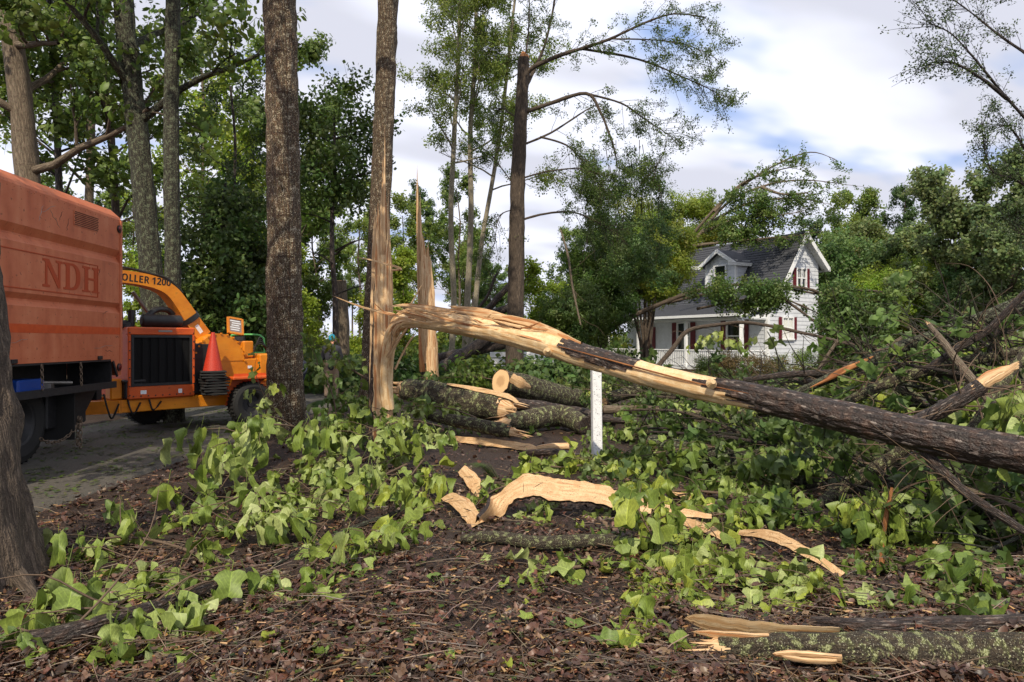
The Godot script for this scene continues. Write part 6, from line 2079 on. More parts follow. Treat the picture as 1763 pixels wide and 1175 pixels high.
func make_logs() -> void:
	log_thing("cut_log", "mossy sawn log with round pale end facing left", "log", rest([[862, 657, 12.6], [905, 668, 13.1], [950, 680, 13.8], [1000, 690, 14.6]], [0.235, 0.24, 0.24, 0.22]), [0.235, 0.24, 0.24, 0.22], "bark_moss", {"sides": 28, "tile": 0.5})
	slab("bark_slab", "ragged strip of pale wood hanging off the sawn log's end", [px(880, 650, 12.3), px(897, 660, 12.3), px(912, 668, 12.5)], [Vector3(0.3, 1, 0.2), Vector3(0.2, 1, 0), Vector3(0.4, 0.8, 0)], [0.2, 0.22, 0.08], {"wall": true, "group": ""})
	log_thing("broken_log", "dark mossy log with a torn pale top, left of the sawn log", "log", rest([[700, 672, 12.6], [740, 678, 12.2], [800, 692, 11.6], [868, 706, 11.1]], [0.2, 0.23, 0.24, 0.2]), [0.2, 0.23, 0.24, 0.2], "bark_moss", {"sides": 26, "end0": "torn", "end1": "torn"})
	slab("bark_slab", "long pale torn strip lying on top of the mossy log", [px(770, 662, 11.7), px(820, 671, 11.4), px(870, 682, 11.1), px(892, 694, 11.0)], [Vector3(0, 0.5, -1), Vector3(0, 0.6, -0.9), Vector3(0, 0.6, -0.9), Vector3(0, 1, -0.5)], [0.06, 0.12, 0.14, 0.05], {"group": ""})
	log_thing("fallen_limb", "short lichened limb with a torn pale right end in front of the mossy log", "limb", rest([[738, 716, 10.4], [790, 726, 10.1], [850, 738, 9.8], [880, 744, 9.7]], [0.075, 0.095, 0.1, 0.09]), [0.075, 0.095, 0.1, 0.09], "bark_moss", {"end1": "torn"})
	log_thing("broken_log", "lichened log with torn orange end under the sawn log", "log", rest([[870, 728, 10.6], [915, 722, 10.9], [965, 716, 11.3], [1010, 735, 11.0]], [0.12, 0.17, 0.18, 0.15]), [0.12, 0.17, 0.18, 0.15], "bark_moss", {"end0": "torn", "end1": "bark_dark"})
	log_thing("fallen_limb", "dark bare limb under the sawn log running to the white post", "limb", rest([[880, 695, 12.0], [930, 703, 12.2], [990, 712, 12.4], [1060, 722, 12.2]], [0.11, 0.13, 0.12, 0.1]), [0.11, 0.13, 0.12, 0.1], "bark_dark", {"end1": "bark_dark"})
	log_thing("fallen_limb", "smooth grey limb right of the white post, highest of three", "limb", rest([[1040, 706, 11.5], [1090, 706, 11.3], [1150, 708, 11.0], [1230, 716, 10.4]], [0.075, 0.075, 0.07, 0.06]), [0.075, 0.075, 0.07, 0.06], "bark_grey", {})
	log_thing("fallen_limb", "mossy limb behind the white post, arching right", "limb", rest([[1040, 690, 13.0], [1090, 675, 13.2], [1150, 674, 13.4], [1250, 690, 13.2]], [0.12, 0.12, 0.11, 0.09]), [0.12, 0.12, 0.11, 0.09], "bark_moss", {})
	log_thing("fallen_limb", "thin dark limb right of the white post, lowest of three", "limb", rest([[1035, 722, 10.9], [1100, 726, 10.6], [1180, 722, 10.2], [1290, 708, 9.4]], [0.05, 0.055, 0.05, 0.04]), [0.05, 0.055, 0.05, 0.04], "bark_dark", {})
	log_thing("fallen_limb", "lichen-crusted limb under the bent trunk's bare wood", "limb", rest([[1060, 752, 10.0], [1150, 735, 9.6], [1230, 722, 9.2], [1330, 704, 8.6]], [0.07, 0.075, 0.075, 0.06]), [0.07, 0.075, 0.075, 0.06], "bark_moss", {})
	log_thing("broken_log", "thick dark log half buried in leaves below the bent trunk", "log", rest([[1120, 765, 8.6], [1210, 786, 8.2], [1300, 806, 7.8], [1400, 828, 7.3], [1520, 850, 6.8]], [0.12, 0.15, 0.16, 0.15, 0.12]), [0.12, 0.15, 0.16, 0.15, 0.12], "bark_lichen", {"sides": 24})
	log_thing("fallen_limb", "dark limb in shadow at the right below the bent trunk", "limb", rest([[1500, 840, 7.0], [1600, 866, 6.6], [1700, 888, 6.3], [1800, 905, 6.0]], [0.1, 0.11, 0.11, 0.1]), [0.1, 0.11, 0.11, 0.1], "bark_dark", {})
	# front right log with its torn pale tongue, and the lichened one in the middle
	var g := log_thing("broken_log", "big lichened log across the bottom right corner with a torn pale tongue", "log", rest([[1238, 1116, 3.62], [1340, 1116, 3.55], [1480, 1120, 3.5], [1640, 1124, 3.45], [1850, 1130, 3.4]], [0.05, 0.07, 0.08, 0.09, 0.1]), [0.05, 0.07, 0.08, 0.09, 0.1], "bark_moss", {"sides": 40, "tile": 0.35, "end0": "torn", "furrow": 0.006})
	for q: Array in [[[1440, 1094, 3.4], [1350, 1088, 3.5], [1260, 1078, 3.55], [1178, 1066, 3.6], 0.15, 0.03, "wood_smooth"], [[1420, 1100, 3.5], [1300, 1098, 3.56], [1190, 1088, 3.62], 0.06, 0.03, "wood_pale"], [[1450, 1135, 3.4], [1380, 1128, 3.38], [1330, 1126, 3.36], 0.05, 0.03, "wood_pale"], [[1440, 1140, 3.36], [1390, 1138, 3.34], [1345, 1130, 3.33], 0.03, 0.02, "wood_pale"]]:
		var m := MB.new()
		splinter(m, rest(q.slice(0, q.size() - 3), [0.1, 0.12, 0.12, 0.06]).map(func(v): return v - g.position), q[q.size() - 3], q[q.size() - 2], {"wide": Vector3(0.1, 0.75, 0.65), "ex": 6.0})
		build("torn_strip", m, M[q[q.size() - 1]], g)
	log_thing("fallen_limb", "dark bark-stripped limb lying behind the big corner log", "limb", rest([[1400, 1076, 3.9], [1500, 1082, 3.8], [1600, 1080, 3.75], [1800, 1075, 3.7]], [0.04, 0.05, 0.05, 0.05]), [0.04, 0.05, 0.05, 0.05], "bark_dark", {})
	log_thing("fallen_limb", "flat lichen-covered log on the bare litter in the middle", "limb", [gp(790, 934, 0.03), gp(850, 938, 0.06), gp(930, 944, 0.065), gp(1010, 950, 0.06), gp(1100, 954, 0.04)], [0.03, 0.055, 0.06, 0.058, 0.045], "bark_moss", {"sides": 24, "tile": 0.3, "squash": Vector2(1, 0.8)})
	log_thing("bark_chunk", "short pale broken log end left of the white post", "log", rest([[925, 772, 9.3], [950, 770, 9.25], [980, 769, 9.2]], [0.03, 0.055, 0.05]), [0.03, 0.055, 0.05], "wood_pale", {"amp": 0.3, "end0": "none", "end1": "wood_pale"})
	log_thing("fallen_limb", "dark bark shell lying between the pale plank and the white post", "limb", [gp(905, 780, 0.05), gp(960, 790, 0.05), gp(1030, 806, 0.05)], [0.05, 0.06, 0.04], "bark_dark", {})
	for q: Array in [["round log lying behind the chipper's tongue", 120, 688, 13.5, 0.22, 0.0], ["second round log end beside the radiator housing", 200, 672, 13.2, 0.25, 0.6]]:
		var e := px(q[1], q[2], q[3])
		log_thing("cut_log", q[0], "log", [e + Vector3(0.3, 0, 0.1), e + Vector3(-0.2, 0, -0.3), e + Vector3(-0.6, 0, -0.8)], [q[4], q[4], q[4]], "bark_moss", {})

	# pale bark slabs
	slab("bark_slab", "long kinked bark slab, pale side up, bent over like a knee", [gp(818, 912, 0.03), px(855, 872, 5.72), px(905, 838, 5.78), px(965, 846, 5.75), px(1030, 852, 5.72), px(1095, 872, 5.62), px(1225, 892, 5.5)], [Vector3(0.55, 0.55, -0.7), Vector3(0.45, 0.6, -0.7), Vector3(0.1, 0.75, -0.7), Vector3(0, 0.75, -0.7), Vector3(0, 0.7, -0.7), Vector3(0.1, 0.6, -0.7), Vector3(0.1, 0.4, -0.8)], [0.20, 0.22, 0.26, 0.25, 0.23, 0.19, 0.06], {"wall": true, "cup": 0.25, "th": 0.03})
	slab("bark_slab", "short pale slab crossing the foot of the kinked one", [gp(770, 868, 0.10), gp(800, 890, 0.10), gp(822, 914, 0.03)], [Vector3(0.8, 0.35, -0.2), Vector3(0.8, 0.4, -0.2), Vector3(0.8, 0.4, -0.2)], [0.15, 0.17, 0.15], {"cup": 0.2})
	slab("bark_slab", "small leaning bark slab pointing at the grass tuft", [px(795, 808, 7.0), px(815, 830, 6.9), px(832, 858, 6.7)], [Vector3(0.9, 0.25, 0.2), Vector3(0.9, 0.3, 0.2), Vector3(0.9, 0.4, 0.2)], [0.12, 0.17, 0.14], {"cup": 0.2})
	slab("bark_slab", "straight pale plank-like slab left of the broken log end", [gp(775, 762, 0.08), gp(840, 768, 0.09), gp(908, 776, 0.08), gp(930, 778, 0.05)], [Vector3(0, 0.6, -0.8), Vector3(0, 0.6, -0.8), Vector3(0, 0.6, -0.8), Vector3(0, 0.6, -0.8)], [0.13, 0.16, 0.15, 0.05], {"wall": true, "cup": 0.2})
	slab("bark_slab", "narrow pale strip slanting down right, rightmost on the litter", [gp(1274, 918, 0.07), gp(1330, 938, 0.08), gp(1390, 962, 0.06), gp(1452, 986, 0.03)], [Vector3(0.3, 0.6, -0.8), Vector3(0.3, 0.6, -0.8), Vector3(0.3, 0.5, -0.8), Vector3(0.3, 0.5, -0.8)], [0.05, 0.10, 0.09, 0.05], {"cup": 0.1})
	slab("bark_slab", "thin ragged strip under the hanging leaves", [gp(1150, 906, 0.04), gp(1190, 915, 0.07), gp(1225, 930, 0.07), gp(1264, 946, 0.03)], [Vector3(0.3, 0.6, -0.8), Vector3(0.3, 0.6, -0.8), Vector3(0.3, 0.5, -0.8), Vector3(0.3, 0.5, -0.8)], [0.04, 0.09, 0.09, 0.03], {"cup": 0.1})
	slab("bark_slab", "splintered pale slab half under leaves at the far right", [gp(1505, 905, 0.05), gp(1560, 915, 0.08), gp(1600, 925, 0.06), gp(1680, 950, 0.04)], [Vector3(0.3, 0.6, -0.8), Vector3(0.3, 0.6, -0.8), Vector3(0.3, 0.5, -0.8), Vector3(0.3, 0.5, -0.8)], [0.08, 0.13, 0.12, 0.03], {"cup": 0.1})
	slab("bark_slab", "narrow slab peeking out above the thin ragged strip", [gp(1150, 862, 0.06), gp(1190, 868, 0.08), gp(1230, 880, 0.04)], [Vector3(0.3, 0.6, -0.8), Vector3(0.3, 0.6, -0.8), Vector3(0.3, 0.5, -0.8)], [0.03, 0.08, 0.04], {"cup": 0.1, "th": 0.03})

	# limbs of the fallen crown on the right
	var limbs := [
		["rising dark limb with an orange torn patch, right of the house", [[1355, 684, 8.0], [1405, 662, 7.9], [1450, 643, 7.8], [1532, 606, 7.6], [1600, 582, 7.4], [1690, 550, 7.2], [1800, 505, 7.0]], [0.035, 0.05, 0.06, 0.065, 0.07, 0.075, 0.08], "bark_lichen"],
		["second rising limb below the one with the torn patch", [[1440, 702, 7.0], [1500, 672, 6.9], [1570, 645, 6.8], [1640, 628, 6.7], [1720, 612, 6.6], [1800, 600, 6.5]], [0.04, 0.055, 0.06, 0.055, 0.05, 0.05], "bark_moss"],
		["forked limb running level behind the torn-patch limb", [[1280, 655, 8.6], [1360, 645, 8.5], [1440, 642, 8.4], [1530, 640, 8.3], [1620, 625, 8.2]], [0.03, 0.04, 0.045, 0.045, 0.04], "bark_dark"],
		["dark thick broken limb with a pale split end at the right edge", [[1560, 735, 5.4], [1610, 712, 5.35], [1650, 690, 5.3], [1690, 664, 5.25]], [0.05, 0.06, 0.065, 0.06], "bark_dark"],
		["grey splintered pole slanting down across the right-hand limbs", [[1600, 560, 6.2], [1625, 590, 6.0], [1651, 625, 5.8], [1700, 686, 5.5], [1765, 765, 5.1]], [0.02, 0.03, 0.035, 0.034, 0.03], "bark_grey"],
		["thin limb rising from the lichened fork to the top right", [[1590, 640, 6.6], [1650, 600, 6.5], [1700, 570, 6.4], [1740, 530, 6.3], [1800, 470, 6.2]], [0.03, 0.035, 0.035, 0.03, 0.03], "bark_dark"],
		["dark limb dropping from the bent trunk to the ground at the right", [[1588, 770, 5.0], [1620, 810, 4.9], [1660, 846, 4.8], [1710, 880, 4.7], [1780, 925, 4.6]], [0.04, 0.04, 0.035, 0.03, 0.025], "bark_dark"],
		["grey branch splitting off the dropping dark limb", [[1650, 840, 4.85], [1690, 850, 4.8], [1740, 870, 4.75], [1800, 900, 4.7]], [0.018, 0.018, 0.016, 0.014], "bark_grey"],
		["lichen-shaggy branch rising under the bent trunk", [[1382, 886, 6.2], [1430, 855, 6.15], [1476, 826, 6.1], [1545, 782, 6.0], [1580, 755, 5.9]], [0.03, 0.05, 0.06, 0.055, 0.05], "bark_moss"],
		["thin pale branch crossing below the lichen-shaggy one", [[1300, 870, 6.6], [1380, 850, 6.5], [1450, 830, 6.4], [1520, 815, 6.3]], [0.012, 0.016, 0.016, 0.012], "bark_grey"],
		["short broken upright stub with orange torn tip", [[1520, 985, 5.0], [1518, 940, 5.0], [1526, 890, 5.0], [1536, 840, 5.0]], [0.018, 0.02, 0.016, 0.01], "wood_rust"],
		["long thin stick slanting down right near the corner log", [[1534, 966, 4.9], [1580, 1010, 4.5], [1620, 1050, 4.2], [1655, 1082, 4.0]], [0.01, 0.013, 0.013, 0.01], "twig"],
		["dark crooked limb at the far right in the leaves", [[1660, 760, 5.6], [1700, 700, 5.7], [1740, 640, 5.8], [1790, 580, 5.9]], [0.04, 0.045, 0.045, 0.04], "bark_moss"],
		["thin bare limb arching in front of the porch", [[1125, 640, 17.0], [1155, 605, 17.0], [1185, 570, 17.0], [1240, 559, 16.6], [1290, 556, 16.2], [1380, 573, 15.6], [1470, 594, 15.0], [1560, 612, 14.4]], [0.065, 0.06, 0.055, 0.045, 0.04, 0.035, 0.03, 0.022], "bark_plain"],
		["pale thin stick standing in front of the hedge", [[1400, 655, 12.0], [1425, 612, 12.0], [1452, 575, 12.0]], [0.03, 0.028, 0.02], "bark_grey"],
		["slim limb low behind the bent trunk's dark half", [[1230, 705, 9.0], [1290, 668, 9.2], [1340, 655, 9.3], [1420, 660, 9.2]], [0.03, 0.04, 0.04, 0.03], "bark_plain"],
		["thin straight limb above the torn-patch limb", [[1400, 662, 9.4], [1470, 625, 9.2], [1540, 590, 9.0], [1580, 565, 8.9]], [0.025, 0.028, 0.026, 0.02], "bark_grey"],
		["dark fallen trunk lying behind the second stump", [[752, 618, 21.0], [790, 610, 21.0], [840, 600, 21.0], [900, 585, 21.0]], [0.16, 0.16, 0.15, 0.14], "bark_dark"],
		["dark limb under the fallen trunk behind the second stump", [[762, 634, 20.5], [795, 612, 20.6], [830, 590, 20.8], [880, 560, 21.0]], [0.2, 0.19, 0.16, 0.12], "bark_dark"],
		["black limb curving up left of the broken-topped tree", [[800, 556, 21.5], [835, 536, 21.5], [858, 512, 21.5], [884, 484, 21.5]], [0.09, 0.1, 0.1, 0.1], "bark_dark"],
		["second black limb left of the broken-topped tree, straighter", [[812, 552, 21.8], [845, 540, 21.8], [884, 528, 21.8]], [0.1, 0.12, 0.13], "bark_dark"],
		["thin black limb, steepest left of the broken-topped tree", [[815, 540, 22.2], [838, 512, 22.2], [852, 478, 22.2], [858, 470, 22.2]], [0.05, 0.05, 0.045, 0.04], "bark_dark"],
		["grey bent sapling hanging down right of the broken-topped tree", [[965, 395, 19.0], [978, 440, 18.6], [985, 490, 18.4], [1000, 560, 18.0]], [0.02, 0.03, 0.03, 0.02], "bark_grey"],
		["bleached stick across the left foreground leaves", [[500, 806, 8.0], [540, 775, 8.2], [578, 752, 8.4]], [0.022, 0.02, 0.014], "bark_grey"],
		["long bare limb low in the left pile", [[470, 975, 4.9], [540, 940, 5.1], [620, 905, 5.5], [690, 880, 5.9]], [0.014, 0.02, 0.02, 0.014], "bark_lichen"],
		["dark mossy limb half hidden by leaves at the bottom left", [[40, 1110, 3.5], [180, 1075, 3.7], [320, 1030, 3.9], [430, 985, 4.3]], [0.045, 0.05, 0.045, 0.03], "bark_dark"],
	]
	for L: Array in limbs:
		var o := log_thing("fallen_limb", L[0], "limb", rest(L[1], L[2]), L[2], L[3], {"sides": 12, "tile": 0.4, "end0": "torn" if L[0].contains("splintered") else "none", "end1": "none"})
		if L[0].contains("pale split end"):
			for k in 5:
				var m := MB.new()
				var s := px(1672, 670, 5.27) - o.position + rdir() * 0.02
				splinter(m, [s, px(1712, 648, 5.22) - o.position + rdir() * 0.02, px(1756, 622 + k * 3, 5.16) - o.position], 0.075, 0.05, {"wide": rdir(), "ex": 4.0})
				build("splinter", m, M["wood_pale"], o)
		if L[0].contains("orange torn patch"):
			for k in 4:
				var m := MB.new()
				splinter(m, sight([[1395 + k * 6, 668 - k * 2, 7.84], [1440, 648 - k * 2, 7.72], [1480, 628 - k, 7.68], [1505, 614, 7.62]]).map(func(v): return v - o.position), 0.05, 0.03, {"wide": Vector3(0.3, 0.7, 0.4), "both": true})
				build("torn_patch", m, M["wood_rust"], o)
		# side twigs
		var tw := MB.new()
		var c := smooth(rest(L[1], L[2]).map(func(v): return v - o.position), 5)
		var r: float = L[2][1]
		if r < 0.09:
			for k in 13:
				var f := R(0.1, 0.95)
				var d := (heading(c, f) * (1.0 if k % 2 else -0.6) + rdir() * 0.7).normalized()
				var a := along(c, f)
				var ln := R(0.2, 1.0)
				var e1 := (d + rdir() * 0.35 + Vector3.DOWN * 0.1).normalized()
				var e2 := (e1 + rdir() * 0.4 + Vector3.DOWN * 0.2).normalized()
				tw.tube(smooth([a, a + d * ln * 0.35, a + d * ln * 0.35 + e1 * ln * 0.35, a + d * ln * 0.35 + e1 * ln * 0.35 + e2 * ln * 0.3], 3), taper(10, clampf(r * 0.16, 0.004, 0.009), 0.002), 4)
			build("twigs", tw, M["twig"], o)

	# downed crowns: forking limbs and small leaves, behind and under the bent trunk
	for q: Array in [
		["downed crown behind the bent trunk's bark-covered half, a tangle of forked limbs", [1640, 735, 7.6], [[1180, 690, 9.5], [1250, 660, 9.0], [1330, 640, 8.8], [1410, 610, 8.6], [1480, 590, 8.4], [1560, 560, 8.2], [1640, 540, 8.0], [1720, 560, 7.6]], 0.05, 0],
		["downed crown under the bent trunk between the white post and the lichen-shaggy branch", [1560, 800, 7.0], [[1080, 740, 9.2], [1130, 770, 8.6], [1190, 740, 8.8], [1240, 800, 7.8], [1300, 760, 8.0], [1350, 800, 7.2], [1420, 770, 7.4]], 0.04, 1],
		["downed crown at the right edge, limbs pointing up left past the split end", [1860, 760, 6.6], [[1500, 690, 7.2], [1560, 640, 7.0], [1620, 590, 6.9], [1690, 560, 6.8], [1740, 520, 6.7], [1780, 640, 6.2], [1640, 700, 6.3]], 0.045, 2],
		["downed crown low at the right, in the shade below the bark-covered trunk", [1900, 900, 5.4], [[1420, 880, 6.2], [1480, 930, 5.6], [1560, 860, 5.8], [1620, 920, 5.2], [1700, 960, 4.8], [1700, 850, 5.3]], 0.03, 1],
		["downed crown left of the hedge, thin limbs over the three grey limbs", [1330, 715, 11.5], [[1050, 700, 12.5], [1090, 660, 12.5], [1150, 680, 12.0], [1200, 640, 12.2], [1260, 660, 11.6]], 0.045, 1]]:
		var a: Array = q[1]
		var foot := px(a[0], a[1], a[2])
		foot.y = maxf(foot.y, gy(foot.x, foot.z) + 0.05)
		var t := thing("downed_tree", q[0], "fallen tree", foot)
		var cl := Cloud.new()
		var all: Array = q[2].duplicate()
		for k in 4:
			var e0: Array = q[2][k]
			all.append([e0[0] + R(-60, 60), e0[1] + R(-40, 25), e0[2] + R(-0.5, 0.6)])
		for e: Array in all:
			var m := MB.new()
			var b := px(e[0], e[1], e[2]) - foot
			b.y = maxf(b.y, gy(b.x + foot.x, b.z + foot.z) + 0.08 - foot.y)
			var c := smooth([Vector3.ZERO, b * 0.35 + rdir() * 0.12, b * 0.7 + rdir() * 0.14 + Vector3.UP * 0.05, b], 5)
			m.tube(c, taper(c.size(), q[3] * R(0.7, 1.1), 0.008), 8, {"tile": 0.4, "nz": NZ, "amp": 0.012})
			for k in 12:
				var f := R(0.2, 0.98)
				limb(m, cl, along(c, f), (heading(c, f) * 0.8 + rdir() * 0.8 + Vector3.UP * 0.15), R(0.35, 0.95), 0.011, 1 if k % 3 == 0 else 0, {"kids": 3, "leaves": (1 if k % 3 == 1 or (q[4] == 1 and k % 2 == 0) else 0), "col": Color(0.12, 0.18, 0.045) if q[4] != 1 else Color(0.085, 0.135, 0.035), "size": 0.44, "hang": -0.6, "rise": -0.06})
			build("limb", m, M[["bark_lichen", "bark_dark", "bark_moss", "bark_plain"][rng.randi() % 4]], t)
		cloud("foliage", leaf_cluster(q[4]), M["foliage"], cl, t)

	# white post
	var b := px(1028, 800, 8.55)
	b.y = gy(b.x, b.z) - 0.03
	var post := thing("white_post", "white square post speckled with dirt in front of the bent trunk", "post", b, Basis(Vector3.UP, 0.12) * Basis(Vector3.BACK, 0.012))
	var pm := MB.new()
	pm.bevbox(Vector3(0, 0.70, 0), Vector3(0.118, 1.42, 0.118), 0.008)
	build("shaft", pm, M["white_paint"], post)
	var pc := MB.new()
	pc.bevbox(Vector3(0, 1.42, 0), Vector3(0.14, 0.025, 0.14), 0.006)
	build("cap", pc, M["white_paint"], post)
	var sp := MB.new()
	for k in 90:
		var y := pow(R(0, 1), 1.4) * 1.2 + 0.08
		sp.box(Vector3(R(-0.05, 0.05), y, 0.0595), Vector3(R(0.002, 0.008), R(0.002, 0.011), 0.002))
	build("dirt_specks", sp, M["bark_dark"], post).set_meta("kind", "stuff")
	# white boards far behind
	var wb := thing("white_boards", "white boards glimpsed through the leaves behind the broken-topped tree", "boards", at_ground(900, 20.8))
	for k in 4:
		var m := MB.new()
		m.bevbox(Vector3(0, 0.5 + k * 0.2, 0), Vector3(2.0, 0.17, 0.04), 0.01)
		build("board", m, M["white_paint"], wb)
	# grass tuft
	var gt := thing("grass_tuft", "tuft of long dark green blades above the kinked bark slab", "grass tuft", gp(850, 826))
	for k in 46:
		var a := R(-0.6, 0.9)
		var l := R(0.18, 0.34)
		var m := MB.new()
		var d := Vector3(-cos(a), 0, sin(a) * 0.6)
		var p := [Vector3(R(-0.06, 0.06), 0, R(-0.06, 0.06))]
		for j in 4: p.append(p[0] + d * l * (j + 1) / 4.0 + Vector3(0, 0.16 * sin(PI * 0.72 * (j + 1) / 4.0), 0))
		splinter(m, p, 0.012, 0.002, {"wide": Vector3(d.z, 0, -d.x)})
		build("blade", m, leaf_mats[5], gt)

func flower(root: Node3D, at: Vector3, s: float) -> void:
	var o := Node3D.new()
	o.name = "flower"
	root.add_child(o, true)
	o.position = at
	for k in 6:
		var a := TAU * k / 6
		var mb := MB.new()
		var pts := []
		for j in 5:
			var f := j / 4.0
			pts.append(Vector3(sin(f * 1.6) * 0.5, f * 0.8, 0) * s)
		var w := [0.1, 0.3, 0.36, 0.26, 0.05]
		for j in 5:
			mb.vert(Vector3(pts[j].x, pts[j].y, -w[j] * s)); mb.vert(Vector3(pts[j].x, pts[j].y, w[j] * s))
		for j in 4:
			for q: int in [0, 2, 3, 0, 3, 1]: mb.ix.append(j * 2 + q)
		put("petal", mb.mesh(), M["petal" if k % 2 else "petal_orange"], o, Transform3D(Basis(Vector3.UP, a) * Basis(Vector3.BACK, 0.15)))

